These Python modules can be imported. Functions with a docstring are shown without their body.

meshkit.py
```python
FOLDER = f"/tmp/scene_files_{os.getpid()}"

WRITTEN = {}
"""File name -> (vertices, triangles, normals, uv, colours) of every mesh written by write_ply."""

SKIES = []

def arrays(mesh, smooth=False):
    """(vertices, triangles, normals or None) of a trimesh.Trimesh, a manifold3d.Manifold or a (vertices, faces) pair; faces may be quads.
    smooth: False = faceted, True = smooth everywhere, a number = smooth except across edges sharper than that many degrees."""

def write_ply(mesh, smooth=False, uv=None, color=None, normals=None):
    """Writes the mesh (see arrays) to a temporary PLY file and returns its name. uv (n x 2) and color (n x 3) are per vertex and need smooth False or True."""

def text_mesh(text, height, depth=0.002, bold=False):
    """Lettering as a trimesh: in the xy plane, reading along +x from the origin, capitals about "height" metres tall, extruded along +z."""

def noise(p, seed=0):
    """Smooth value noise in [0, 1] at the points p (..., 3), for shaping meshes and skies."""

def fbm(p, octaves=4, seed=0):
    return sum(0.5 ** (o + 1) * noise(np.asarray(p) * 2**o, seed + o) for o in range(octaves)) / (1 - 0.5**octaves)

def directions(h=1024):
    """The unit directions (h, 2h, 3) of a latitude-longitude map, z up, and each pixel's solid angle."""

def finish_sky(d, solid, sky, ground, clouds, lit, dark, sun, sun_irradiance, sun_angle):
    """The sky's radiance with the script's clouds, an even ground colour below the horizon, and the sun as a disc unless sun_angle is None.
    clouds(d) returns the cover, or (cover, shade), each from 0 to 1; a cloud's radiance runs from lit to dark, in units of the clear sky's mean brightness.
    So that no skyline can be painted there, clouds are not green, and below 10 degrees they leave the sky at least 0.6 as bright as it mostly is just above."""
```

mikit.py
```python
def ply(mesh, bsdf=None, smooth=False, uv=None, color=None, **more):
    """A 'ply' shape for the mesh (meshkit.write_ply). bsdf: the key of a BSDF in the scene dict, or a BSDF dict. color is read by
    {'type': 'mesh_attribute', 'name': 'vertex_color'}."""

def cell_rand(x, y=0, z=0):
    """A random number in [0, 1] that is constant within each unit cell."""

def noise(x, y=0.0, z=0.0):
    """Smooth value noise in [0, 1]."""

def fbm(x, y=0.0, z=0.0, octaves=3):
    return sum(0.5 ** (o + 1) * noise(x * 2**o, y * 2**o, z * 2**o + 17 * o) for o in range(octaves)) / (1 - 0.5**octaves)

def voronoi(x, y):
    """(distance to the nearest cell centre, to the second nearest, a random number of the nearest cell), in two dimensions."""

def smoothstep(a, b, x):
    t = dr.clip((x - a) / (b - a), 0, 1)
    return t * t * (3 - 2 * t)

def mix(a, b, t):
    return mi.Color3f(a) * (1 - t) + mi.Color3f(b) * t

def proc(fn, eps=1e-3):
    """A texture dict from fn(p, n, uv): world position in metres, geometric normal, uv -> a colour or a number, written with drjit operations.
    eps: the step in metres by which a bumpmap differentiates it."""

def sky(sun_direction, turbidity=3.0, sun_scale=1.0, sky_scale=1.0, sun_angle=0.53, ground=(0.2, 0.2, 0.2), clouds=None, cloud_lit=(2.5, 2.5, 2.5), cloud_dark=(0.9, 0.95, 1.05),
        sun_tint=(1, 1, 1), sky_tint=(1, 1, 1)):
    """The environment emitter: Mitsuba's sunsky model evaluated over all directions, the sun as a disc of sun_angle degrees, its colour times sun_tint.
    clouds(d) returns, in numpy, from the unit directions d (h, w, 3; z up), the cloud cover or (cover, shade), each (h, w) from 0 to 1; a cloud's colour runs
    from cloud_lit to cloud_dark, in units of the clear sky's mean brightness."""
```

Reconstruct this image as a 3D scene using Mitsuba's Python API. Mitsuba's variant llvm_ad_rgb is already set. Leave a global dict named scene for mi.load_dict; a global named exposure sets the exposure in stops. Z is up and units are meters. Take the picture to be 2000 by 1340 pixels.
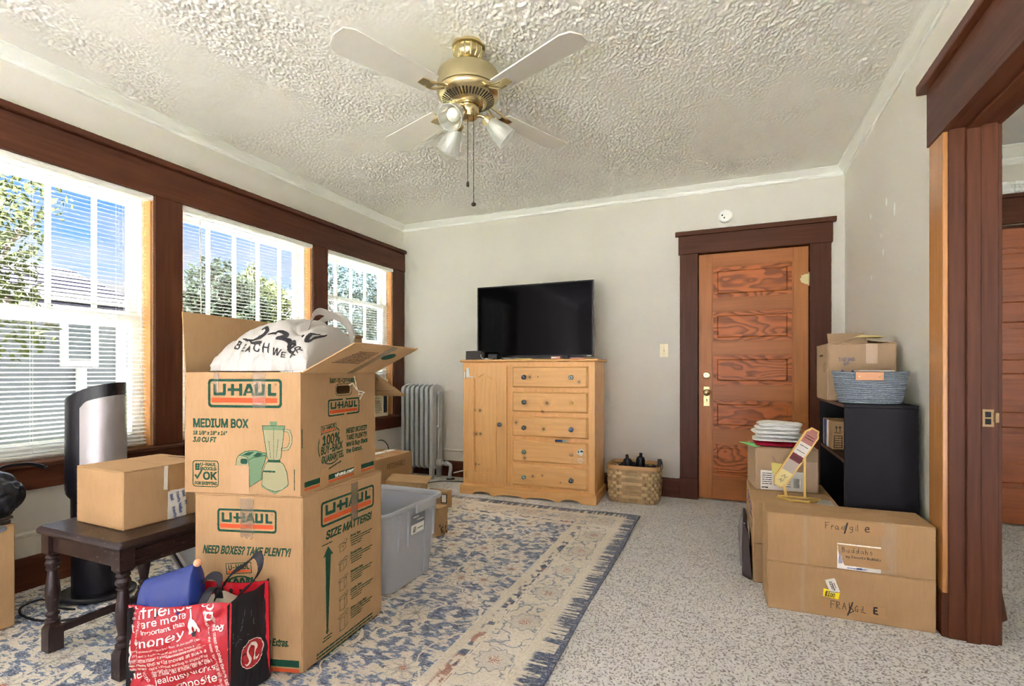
import math
import numpy as np
import drjit as dr
import trimesh
import mitsuba as mi
import mikit
import meshkit
from mikit import noise, fbm, voronoi, cell_rand, smoothstep, mix
from shapely.geometry import Polygon, LineString, Point, box as sbox
from shapely import affinity
from shapely.ops import unary_union

T = mi.ScalarTransform4f
PI = math.pi
rng = np.random.default_rng(7)
scene, labels = {}, {}


def S(r, g, b):
    """sRGB 0-255 -> linear"""
    return [((c / 255) / 12.92 if c / 255 <= 0.04045 else ((c / 255 + 0.055) / 1.055) ** 2.4) for c in (r, g, b)]


# ------------------------------------------------------------------ camera, sky, exposure
YAW = math.radians(23.1)
FW = np.array([-math.sin(YAW), math.cos(YAW), 0.0])
EYE = np.array([0.0, 0.0, 1.04])
scene['camera'] = {'type': 'perspective', 'fov': math.degrees(2 * math.atan(1000 / 977)), 'fov_axis': 'x', 'near_clip': 0.02, 'far_clip': 400.0,
                   'principal_point_offset_x': 0.0, 'principal_point_offset_y': -55 / 1340,
                   'to_world': T().look_at(origin=EYE.tolist(), target=(EYE + FW).tolist(), up=[0, 0, 1])}
exposure = 3.08


def cloud_cover(d):
    x, y, z = d[..., 0], d[..., 1], np.maximum(d[..., 2], 0.02)
    q = np.stack([x / (z + 0.25) * 1.6, y / (z + 0.25) * 1.6, z * 2], -1)
    n = meshkit.fbm(q + 3.1, 5, 4)
    low = np.clip((0.30 - z) / 0.22, 0, 1)
    cover = np.clip((n - 0.66 + 0.50 * low) / 0.22, 0, 1)
    return cover, np.clip(0.35 - n * 0.4, 0, 1)


SUN = (0.03, -0.56, 0.83)
scene['sky'] = mikit.sky(SUN, turbidity=2.6, sun_scale=29.0, sky_scale=0.54, ground=(0.25, 0.26, 0.2), clouds=cloud_cover,
                         cloud_lit=(1.9, 1.95, 2.0), cloud_dark=(1.2, 1.25, 1.3), sky_tint=(0.62, 0.95, 1.30), sun_tint=(0.80, 0.95, 1.68))

# ------------------------------------------------------------------ helpers


def mat(name, d):
    scene['mat_' + name] = d
    return 'mat_' + name


def rgb(c):
    return {'type': 'rgb', 'value': list(map(float, c))}


def plain(name, c, rough=0.6, spec=0.5, **k):
    return mat(name, {'type': 'twosided', 'bsdf': {'type': 'principled', 'base_color': rgb(c), 'roughness': rough, 'specular': spec, **k}})


def proc(name, fn, rough=0.6, spec=0.4, bump=None, bscale=0.002, eps=1e-3, **k):
    b = {'type': 'principled', 'base_color': mikit.proc(fn), 'roughness': rough, 'specular': spec, **k}
    if bump is not None:
        b = {'type': 'bumpmap', 'arbitrary': mikit.proc(bump, eps=eps), 'scale': bscale, 'bsdf': b}
    return mat(name, {'type': 'twosided', 'bsdf': b})


COUNT = {}


def key_for(name, parent=None):
    """the next free key: name, name_001, name_002 ..."""
    full = f'{parent}__{name}' if parent else name
    n = COUNT.get(full, 0)
    COUNT[full] = n + 1
    return full if n == 0 else f'{full}_{n:03d}'


def lab(key, label=None, cat=None, group=None, kind=None):
    d = labels.setdefault(key, {})
    for a, b in (('label', label), ('category', cat), ('group', group), ('kind', kind)):
        if b:
            d[a] = b


def add(name, mesh, m, parent=None, smooth=False, M=None, label=None, uv=None):
    key = key_for(name, parent)
    if M is not None:
        mesh = mesh.copy()
        mesh.apply_transform(M)
    scene[key] = mikit.ply(mesh, m, smooth=smooth, uv=uv)
    if label:
        lab(key, label)
    return key


def thing(name, label, cat, group=None):
    key = key_for(name)
    lab(key, label, cat, group)
    return key


def struct(name, mesh, m, parent=None, smooth=False):
    key = add(name, mesh, m, parent, smooth)
    if parent is None:
        lab(key, kind='structure')
    return key


def cat(ms):
    return trimesh.util.concatenate([m for m in ms if m is not None])


def bx(x0, x1, y0, y1, z0, z1):
    m = trimesh.creation.box((x1 - x0, y1 - y0, z1 - z0))
    m.apply_translation(((x0 + x1) / 2, (y0 + y1) / 2, (z0 + z1) / 2))
    return m


def cb(x0, x1, y0, y1, z0, z1, r=0.003):
    """box with chamfered edges"""
    r = min(r, (x1 - x0) * 0.45, (y1 - y0) * 0.45, (z1 - z0) * 0.45)
    P = []
    for sx in (0, 1):
        for sy in (0, 1):
            for sz in (0, 1):
                c = np.array([(x0, x1)[sx], (y0, y1)[sy], (z0, z1)[sz]], float)
                s = np.array([1 - 2 * sx, 1 - 2 * sy, 1 - 2 * sz]) * r
                for k in range(3):
                    q = c + s
                    q[k] = c[k]
                    P.append(q)
    return trimesh.convex.convex_hull(np.array(P))


def hull(P):
    return trimesh.convex.convex_hull(np.asarray(P, float))


def frame(o, ang=0.0):
    c, s = math.cos(ang), math.sin(ang)
    M = np.eye(4)
    M[:3, :3] = [[c, -s, 0], [s, c, 0], [0, 0, 1]]
    M[:3, 3] = o
    return M


def axes(o, x, y, z=None):
    """matrix whose columns are x, y and z (x cross y by default)"""
    x, y = np.asarray(x, float), np.asarray(y, float)
    z = np.cross(x, y) if z is None else np.asarray(z, float)
    M = np.eye(4)
    M[:3, 0], M[:3, 1], M[:3, 2], M[:3, 3] = x, y, z, o
    return M


def extrude(poly, h):
    polys = getattr(poly, 'geoms', [poly])
    return cat([trimesh.creation.extrude_polygon(g, h, engine='earcut') for g in polys if g.area > 1e-9])


def lathe(profile, n=32, cap=True):
    """profile: (r, z) from bottom to top"""
    pr = np.asarray(profile, float)
    a = np.arange(n) * 2 * PI / n
    V = np.stack([pr[:, None, 0] * np.cos(a), pr[:, None, 0] * np.sin(a), np.repeat(pr[:, 1:2], n, 1)], -1).reshape(-1, 3)
    F = []
    for i in range(len(pr) - 1):
        j = np.arange(n)
        k = (j + 1) % n
        F += np.stack([i * n + j, i * n + k, (i + 1) * n + k], 1).tolist()
        F += np.stack([i * n + j, (i + 1) * n + k, (i + 1) * n + j], 1).tolist()
    return trimesh.Trimesh(V, F, process=False)


def tube(P, r, n=8, closed=False, cap=True):
    P = np.asarray(P, float)
    m = len(P)
    r = np.broadcast_to(r, (m,))
    t = np.gradient(P, axis=0) if not closed else np.roll(P, -1, 0) - np.roll(P, 1, 0)
    t /= np.linalg.norm(t, axis=1, keepdims=True) + 1e-12
    up = np.array([0, 0, 1.0]) if abs(t[0][2]) < 0.9 else np.array([1.0, 0, 0])
    u = np.cross(t[0], up)
    u /= np.linalg.norm(u)
    V = []
    for i in range(m):
        u = u - t[i] * (u @ t[i])
        u /= np.linalg.norm(u)
        w = np.cross(t[i], u)
        a = np.arange(n) * 2 * PI / n
        V.append(P[i] + r[i] * (np.cos(a)[:, None] * u + np.sin(a)[:, None] * w))
    V = np.vstack(V)
    F = []
    j = np.arange(n)
    k = (j + 1) % n
    for i in range(m if closed else m - 1):
        b, c = i * n, ((i + 1) % m) * n
        F += np.stack([b + j, c + k, b + k], 1).tolist() + np.stack([b + j, c + j, c + k], 1).tolist()
    if cap and not closed:
        V = np.vstack([V, P[:1], P[-1:]])
        F += np.stack([j * 0 + len(V) - 2, j, k], 1).tolist() + np.stack([j * 0 + len(V) - 1, (m - 1) * n + k, (m - 1) * n + j], 1).tolist()
    return trimesh.Trimesh(V, F, process=False)


def spline(P, n=40):
    from scipy.interpolate import CubicSpline
    P = np.asarray(P, float)
    d = np.r_[0, np.cumsum(np.linalg.norm(np.diff(P, axis=0), axis=1))]
    return CubicSpline(d, P)(np.linspace(0, d[-1], n))


def ribbon(P, W, thick=0.0015):
    """a strap along P whose half width vector at each point is W"""
    P, W = np.asarray(P, float), np.asarray(W, float)
    t = np.gradient(P, axis=0)
    nrm = np.cross(t, W)
    nrm /= np.linalg.norm(nrm, axis=1, keepdims=True) + 1e-12
    h = nrm * thick / 2
    V = np.stack([P - W - h, P + W - h, P + W + h, P - W + h], 1).reshape(-1, 3)
    F = []
    for i in range(len(P) - 1):
        for a in range(4):
            b = (a + 1) % 4
            q = [i * 4 + a, i * 4 + b, i * 4 + 4 + b, i * 4 + 4 + a]
            F += [[q[0], q[1], q[2]], [q[0], q[2], q[3]]]
    e = (len(P) - 1) * 4
    F += [[0, 2, 1], [0, 3, 2], [e, e + 1, e + 2], [e, e + 2, e + 3]]
    m = trimesh.Trimesh(V, F, process=False)
    m.fix_normals()
    return m


def grid(fn, nu, nv, u0=0, u1=1, v0=0, v1=1, wrap=False):
    """surface from fn(u, v) -> (..., 3); returns mesh"""
    uu = np.linspace(u0, u1, nu)
    vv = np.linspace(v0, v1, nv)
    U, V = np.meshgrid(uu, vv, indexing='ij')
    P = fn(U, V).reshape(-1, 3)
    i, j = np.meshgrid(np.arange(nu - 1), np.arange(nv - 1), indexing='ij')
    a = (i * nv + j).ravel()
    F = np.vstack([np.stack([a, a + nv, a + nv + 1], 1), np.stack([a, a + nv + 1, a + 1], 1)])
    return trimesh.Trimesh(P, F, process=False)


def thick(m, t):
    """gives an open sheet a thickness t (towards the back of its normals)"""
    n = m.vertex_normals
    V = np.vstack([m.vertices, m.vertices - n * t])
    k = len(m.vertices)
    F = [m.faces, m.faces[:, ::-1] + k]
    e = m.edges_sorted
    u, idx, c = np.unique(e, axis=0, return_index=True, return_counts=True)
    b = m.edges[idx[c == 1]]
    F.append(np.stack([b[:, 0], b[:, 0] + k, b[:, 1] + k], 1))
    F.append(np.stack([b[:, 0], b[:, 1] + k, b[:, 1]], 1))
    return trimesh.Trimesh(V, np.vstack(F), process=False)


_TX = {}


def text(s, h, x=0.0, y=0.0, xs=1.0, shear=0.0, rot=0.0, bold=True, depth=0.0004, center=False, width=None):
    """flat lettering in the xy plane; width fits the line to that width"""
    k = (s, bold)
    if k not in _TX:
        m = meshkit.text_mesh(s, 1.0, 1.0, bold is True)
        if bold is not False:                     # heavier strokes: grow the outline of the letters' upper faces
            top = m.faces[(m.face_normals[:, 2] > 0.5)]
            P = unary_union([Polygon(m.vertices[f][:, :2]) for f in top]).buffer(0.028 if bold is True else bold, join_style=2).simplify(0.004)
            m = extrude(P, 1.0)
        _TX[k] = m
    m = _TX[k].copy()
    v = m.vertices * np.array([h, h, depth])
    w = np.ptp(v[:, 0])
    if width:
        xs = width / w
    v[:, 0] *= xs
    v[:, 0] += v[:, 1] * shear
    if center:
        v[:, 0] -= (v[:, 0].min() + v[:, 0].max()) / 2
    c, t = math.cos(rot), math.sin(rot)
    v = v @ np.array([[c, t, 0], [-t, c, 0], [0, 0, 1]])
    m.vertices = v + [x, y, 0]
    return m


def fill(geom, depth=0.0004):
    return extrude(geom, depth)


def rrect(x0, y0, x1, y1, r):
    return sbox(x0 + r, y0 + r, x1 - r, y1 - r).buffer(r, quad_segs=5)


def pen(lines, w, depth=0.0005):
    return fill(unary_union([LineString(l).buffer(w / 2, quad_segs=3) for l in lines]), depth)


def put(name, meshes, m, parent, M, label=None):
    k = add(name, cat(meshes), m, parent, M=M, label=label)
    if any(w in name for w in ('print', 'letter', 'handwriting', 'picture_', 'price', 'bar_code')):
        lab(k, kind='stuff')                      # print too small to pick apart
    return k


# ------------------------------------------------------------------ materials
XL, XR, YB, ZC = -3.071, 0.806, 4.331, 2.542


def f_wall(p, n, uv):
    g = fbm(p.x * 1.3, p.y * 1.3, p.z * 1.3, 2)
    return mix(S(216, 212, 203), S(223, 219, 210), g)


def f_wallbump(p, n, uv):
    return fbm(p.x * 55 + p.y * 20, p.y * 55, p.z * 75, 3)


proc('wall', f_wall, 0.75, 0.2, f_wallbump, 0.006, 0.002)


def f_ceil(p, n, uv):
    return mix(S(230, 228, 222), S(236, 234, 228), fbm(p.x * 2, p.y * 2, 0.5, 2))


def f_ceilbump(p, n, uv):
    # spattered plaster: drops pulled along one diagonal, thick in some places and thin in others
    a, b = p.x * 0.8 + p.y * 0.6, p.y * 0.8 - p.x * 0.6
    patch = smoothstep(0.3, 0.72, fbm(p.x * 1.4 + 5, p.y * 1.4, 1.5, 3))
    h = fbm(a * 60, b * 105, 3.0, 3)
    return smoothstep(0.42, 0.62, h) * (0.3 + 0.9 * patch) + 0.25 * noise(a * 160, b * 220, 1)


proc('ceiling', f_ceil, 0.8, 0.2, f_ceilbump, 0.016, 0.0012)
proc('plaster', f_ceil, 0.8, 0.2)


def f_carpet(p, n, uv):
    x = p.x + 0.004 * (noise(p.x * 120, p.y * 120, 4) - 0.5)
    f1, f2, r = voronoi(x * 190, p.y * 190)
    big = fbm(p.x * 3, p.y * 3, 2.2, 2)
    c = mix(S(196, 189, 181), S(254, 252, 248), 0.35 + r * 0.45 + 0.2 * big)
    k = cell_rand(dr.floor(r * 4096), 3, 1)         # darker yarn spun in
    return mix(c, mi.Color3f(S(116, 106, 98)), 0.85 * (1 - smoothstep(0.17, 0.25, k)))


def f_carpetbump(p, n, uv):
    f1, f2, r = voronoi(p.x * 190, p.y * 190)
    return (1 - f1) + 0.8 * noise(p.x * 70, p.y * 70, 2)


proc('carpet', f_carpet, 0.95, 0.05, f_carpetbump, 0.006, 0.001)


def wood_fn(axis, dark, lite, k=1.0, streak=0.45):
    def fn(p, n, uv):
        q = [p.x, p.y, p.z]
        a, b, c = q[axis], q[(axis + 1) % 3], q[(axis + 2) % 3]
        g = fbm(b * 9 * k, c * 9 * k, a * 0.9 * k, 3)
        s = fbm(b * 90 * k, c * 90 * k, a * 3.5 * k, 2)
        return mix(dark, lite, dr.clip((1 - streak) * g * 1.3 + streak * s * 1.1 - 0.1, 0, 1))
    return fn


# reddish brown varnished trim, one BSDF for each direction of the grain
for ax, nm in ((0, 'x'), (1, 'y'), (2, 'z')):
    proc('trim_' + nm, wood_fn(ax, S(46, 25, 15), S(84, 48, 28)), 0.45, 0.16)
proc('gold_trim', wood_fn(2, S(128, 84, 42), S(176, 124, 68)), 0.3, 0.5)


def flame_fn(dark, lite, ax):
    """flat-sawn fir: contour lines of a drawn-out field"""
    def fn(p, n, uv):
        a, b = (p.x, p.z) if ax == 0 else (p.z, p.x)
        w = fbm(a * 2.6 + 3, b * 7.0, p.y * 2 + dr.floor(p.z / 0.333) * 7.3, 3)
        r = b * 14 + 9.0 * w + 0.6 * noise(a * 9, b * 30, 2)
        t = r - dr.floor(r)
        late = smoothstep(0.25, 0.85, t) * (1 - smoothstep(0.9, 1.0, t))
        fine = fbm(a * 8, b * 160, 1.0, 2)
        return mix(lite, dark, dr.clip(late * 0.75 + 0.35 * (fine - 0.4), 0, 1))
    return fn


proc('door_panel', flame_fn(S(96, 48, 20), S(160, 90, 42), 0), 0.4, 0.25)
proc('door_rail', wood_fn(0, S(126, 73, 33), S(162, 103, 54), 1.0, 0.35), 0.4, 0.25)
proc('door_stile', wood_fn(2, S(130, 77, 35), S(168, 110, 58), 1.0, 0.35), 0.4, 0.25)
proc('door_red', wood_fn(0, S(110, 58, 30), S(158, 92, 52), 1.0, 0.5), 0.3, 0.5)

KNOTS = [(-1.455, 0.99, 0.014), (-1.385, 0.995, 0.006), (-1.05, 0.955, 0.013), (-1.31, 0.785, 0.02), (-1.35, 0.715, 0.012), (-1.572, 0.62, 0.016), (-1.338, 0.575, 0.014),
         (-1.50, 0.335, 0.014), (-1.43, 0.192, 0.012), (-1.35, 0.205, 0.008), (-1.90, 0.71, 0.014), (-1.945, 0.71, 0.007), (-1.935, 0.51, 0.016), (-1.895, 0.512, 0.014),
         (-1.94, 0.255, 0.008), (-1.91, 0.253, 0.007), (-1.2, 0.16, 0.006), (-1.12, 0.2, 0.005)]


def pine_fn(vertical):
    def fn(p, n, uv):
        a, b = (p.z, p.x) if vertical else (p.x, p.z)
        warp = mi.Float(0)
        kn = mi.Float(0)
        for (kx, kz, kr) in KNOTS:
            dx, dz = (p.x - kx) / kr, (p.z - kz) / kr
            d2 = dx * dx + dz * dz
            d = dr.sqrt(d2) + 0.35 * noise(p.x * 160, p.z * 160, kx * 50)
            kn = dr.maximum(kn, (1 - smoothstep(0.5, 1.15, d)) * 0.62 + 0.22 * (1 - smoothstep(1.2, 2.2, d)))
            warp += dr.exp(-d2 * 0.18) * 1.2
        w = fbm(a * 1.5, b * 6, p.y * 3, 3)
        r = b * 22 + 5 * w + warp
        t = 0.5 + 0.5 * dr.sin(r * 2 * PI)
        fine = fbm(a * 5, b * 140, p.y * 90, 2)
        c = mix(S(222, 172, 108), S(204, 148, 84), dr.clip(t * 0.26 + (fine - 0.30) * 0.6, 0, 1))
        return mix(c, S(104, 56, 24), dr.clip(kn, 0, 1))
    return fn


proc('pine_h', pine_fn(False), 0.42, 0.4)
proc('pine_v', pine_fn(True), 0.42, 0.4)


def card_fn(c1, c2):
    def fn(p, n, uv):
        g = fbm(p.x * 5, p.y * 5, p.z * 5, 3)
        f = noise(p.x * 260, p.y * 260, p.z * 26)
        s = noise((p.x + p.y) * 150, 0.5, 0.5)
        return mix(c1, c2, dr.clip(g * 0.7 + f * 0.22 + s * 0.14, 0, 1))
    return fn


proc('card_print', card_fn(S(132, 103, 70), S(156, 126, 88)), 0.8, 0.15)
proc('card', card_fn(S(134, 105, 70), S(158, 128, 88)), 0.8, 0.15)
proc('card_grey', card_fn(S(134, 111, 84), S(158, 134, 102)), 0.8, 0.15)
plain('card_inside', S(150, 120, 88), 0.85, 0.1)
plain('card_edge', S(132, 102, 70), 0.85, 0.1)
plain('green_ink', S(14, 54, 37), 0.7, 0.2)
plain('green_tint', S(84, 106, 76), 0.75, 0.2)
plain('green_pale', S(126, 122, 90), 0.75, 0.2)
plain('red_ink', S(164, 64, 32), 0.7, 0.2)
plain('black_ink', S(26, 24, 24), 0.6, 0.3)
plain('brown_ink', S(70, 48, 36), 0.7, 0.2)
plain('blue_ink', S(40, 58, 104), 0.7, 0.2)
plain('white_ink', S(240, 236, 230), 0.7, 0.2)
plain('paper', S(238, 236, 230), 0.8, 0.15)
plain('yellow_paper', S(232, 220, 132), 0.8, 0.15)
plain('green_paper', S(132, 214, 132), 0.8, 0.15)
plain('label_yellow', S(236, 216, 40), 0.6, 0.2)
plain('brown_tape', S(152, 118, 76), 0.3, 0.5)
mat('clear_tape', {'type': 'blendbsdf', 'weight': 0.07, 'a': {'type': 'thindielectric', 'int_ior': 1.5}, 'b': {'type': 'twosided', 'bsdf': {'type': 'principled', 'base_color': rgb(S(226, 206, 180)), 'roughness': 0.25, 'specular': 0.6}}})
plain('white_paint', S(250, 250, 249), 0.4, 0.4)
plain('white_vinyl', S(246, 246, 244), 0.4, 0.4)
mat('slat', {'type': 'principledthin', 'base_color': rgb(S(246, 245, 240)), 'roughness': 0.4, 'diff_trans': 0.25, 'spec_trans': 0.0, 'eta': 1.4})
plain('cord_white', S(236, 234, 228), 0.7, 0.2)
proc('jamb_wood', wood_fn(2, S(186, 122, 62), S(222, 164, 100)), 0.4, 0.4)
mat('glass', {'type': 'thindielectric', 'int_ior': 1.5})
plain('black_plastic', S(12, 12, 15), 0.3, 0.3)
plain('black_matte', S(16, 16, 17), 0.6, 0.2)
plain('grey_plastic', S(164, 167, 172), 0.42, 0.4)
plain('grey_label', S(92, 94, 98), 0.5, 0.3)
plain('tape_sheen', S(176, 150, 122), 0.2, 0.6)
mat('brass', {'type': 'twosided', 'bsdf': {'type': 'principled', 'base_color': rgb(S(206, 190, 144)), 'metallic': 1.0, 'roughness': 0.2}})
mat('brass_satin', {'type': 'twosided', 'bsdf': {'type': 'principled', 'base_color': rgb(S(172, 160, 118)), 'metallic': 0.9, 'roughness': 0.38}})
plain('aged_brass', S(112, 92, 62), 0.4, 0.4, metallic=0.6)
plain('dark_metal', S(52, 44, 36), 0.4, 0.5, metallic=0.6)
plain('nickel', S(180, 178, 170), 0.3, 0.5, metallic=0.9)

# ------------------------------------------------------------------ the room
Y0 = -3.1          # rear wall, behind the camera
ZB = 2.70
XO = 3.3            # far side of the next room
WY = [(0.78, 1.862), (2.023, 3.082), (3.24, 4.146)]
WZ0, WZ1 = 0.607, 2.062


def wall_panels(axis, c0, c1, a0, a1, z0, z1, holes):
    """a wall normal to axis between c0 and c1, running a0..a1 and z0..z1, with rectangular holes (a0, a1, z0, z1)"""
    poly = sbox(a0, z0, a1, z1)
    for h in holes:
        poly = poly.difference(sbox(h[0], h[2], h[1], h[3]))
    m = extrude(poly, c1 - c0)
    M = axes([0, 0, 0], [0, 1, 0], [0, 0, 1]) if axis == 0 else axes([0, 0, 0], [1, 0, 0], [0, 0, 1], [0, 1, 0])
    M[axis, 3] = c0
    m.apply_transform(M)
    m.fix_normals()
    return m


struct('wall_left', wall_panels(0, XL - 0.16, XL, Y0 - 0.1, YB + 0.1, -0.3, ZB, [(a, b, WZ0 - 0.02, WZ1) for a, b in WY]), 'mat_wall')
struct('wall_back', wall_panels(1, YB, YB + 0.14, XL - 0.16, XR + 0.14, -0.3, ZB, [(-0.21, 0.585, -0.3, 1.995)]), 'mat_wall')
RW = [(-2.3, -0.9), (-0.8, 0.6)]
struct('wall_rear', wall_panels(1, Y0 - 0.14, Y0, XL - 0.16, XO + 0.14, -0.3, ZB, [(a, b, 0.12, 2.25) for a, b in RW] + [(1.4, 2.8, 0.12, 2.25)]), 'mat_wall')
struct('wall_right', wall_panels(0, XR, XR + 0.136, Y0, YB + 0.1, -0.3, ZB, [(1.30, 2.476, -0.3, 2.0)]), 'mat_wall')
for (py_, pz_, h_) in ((3.62, 1.97, .035), (3.30, 1.96, .05), (3.16, 1.88, .075), (3.40, 1.80, .03), (3.36, 1.70, .04), (3.60, 1.60, .03)):
    sp = trimesh.creation.icosphere(2, 1.0)
    sp.vertices = sp.vertices * [0.0022, 0.011, h_ / 2] + [XR, py_, pz_]
    struct('spackle_patch', sp, 'mat_white_paint', 'wall_right', True)
struct('wall_next_room', wall_panels(1, 4.42, 4.56, XR + 0.136, XO + 0.14, -0.3, ZB, [(1.545, 2.395, -0.3, 2.03)]), 'mat_wall')
struct('wall_far_right', wall_panels(0, XO, XO + 0.14, Y0, 4.5, -0.3, ZB, []), 'mat_wall')
struct('floor', bx(XL - 0.1, XO + 0.1, Y0 - 0.1, 4.6, -0.3, 0.0), 'mat_carpet')
struct('ceiling', bx(XL - 0.1, XO + 0.1, Y0 - 0.1, 4.56, ZC, ZC + 0.16), 'mat_ceiling')


def plaster(U, V):
    # spattered plaster: drops drawn out along one diagonal, thick in some places and thin in others
    x = XL + (XR - XL) * U
    y = 0.25 + (YB - 0.25) * V
    a, b = x * 0.6 - y * 0.8, y * 0.6 + x * 0.8
    h = meshkit.noise(np.stack([a * 92, b * 142, 0 * x + 3], -1), 21)
    amount = np.clip((meshkit.fbm(np.stack([x * 1.5 + 4, y * 1.5, 0 * x + 8], -1), 3, 5) - 0.34) / 0.30, 0, 1)
    d = np.clip((h - 0.40) / 0.30, 0, 1)
    d = d * d * (3 - 2 * d)
    return np.stack([x, y, ZC - 0.0006 - d * (0.0010 + 0.0075 * amount)], -1)


pm = grid(plaster, 860, 900)
pm = trimesh.Trimesh(pm.vertices, pm.faces[:, ::-1], process=False)
scene['ceiling__plaster'] = mikit.ply(pm, 'mat_plaster', smooth=True)
lab('ceiling__plaster', kind='stuff')

# crown moulding: profile (out from wall, down from ceiling)
CROWN = [(0, 0), (0.056, 0), (0.056, 0.006), (0.048, 0.010), (0.040, 0.020), (0.028, 0.034), (0.018, 0.042), (0.016, 0.047), (0.012, 0.048), (0.012, 0.058), (0.0075, 0.064), (0, 0.064)]


def run(profile, p0, p1, inward, z, down=True, miter0=1, miter1=1):
    """moulding between p0 and p1 along a wall; inward = unit vector into the room; ends mitred by +-1 (inner corner) or 0"""
    p0, p1, n = np.array(p0, float), np.array(p1, float), np.array(inward, float)
    t = (p1 - p0) / np.linalg.norm(p1 - p0)
    A, B = [], []
    for (o, d) in profile:
        zz = z - d if down else z + d
        A.append([*(p0 + n * o + t * o * miter0), zz])
        B.append([*(p1 + n * o - t * o * miter1), zz])
    k = len(profile)
    V = np.array(A + B)
    F = []
    for i in range(k):
        j = (i + 1) % k
        F += [[i, j, k + j], [i, k + j, k + i]]
    tri = trimesh.creation.triangulate_polygon(Polygon(profile), engine='earcut')
    lookup = {tuple(np.round(v, 6)): i for i, v in enumerate(np.asarray(profile, float))}
    ids = [lookup[tuple(np.round(v, 6))] for v in tri[0]]
    for f in tri[1]:
        a, b, c = (ids[q] for q in f)
        F += [[a, b, c], [k + a, k + c, k + b]]
    m = trimesh.Trimesh(V, F, process=False)
    m.fix_normals()
    return m


struct('trim_1', run(CROWN, (XL, Y0), (XL, YB), (1, 0), ZC), 'mat_white_paint')
struct('trim_2', run(CROWN, (XL, YB), (XR, YB), (0, -1), ZC), 'mat_white_paint')
struct('trim_3', run(CROWN, (XR, Y0), (XR, YB), (-1, 0), ZC), 'mat_white_paint')
CR2 = [(a * 1.5, b * 1.75) for a, b in CROWN]
struct('trim_4', run(CR2, (XR + 0.136, 4.42), (XO, 4.42), (0, -1), ZC), 'mat_white_paint')
struct('trim_5', run(CR2, (XR + 0.136, Y0), (XR + 0.136, 4.42), (1, 0), ZC), 'mat_white_paint')

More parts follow.
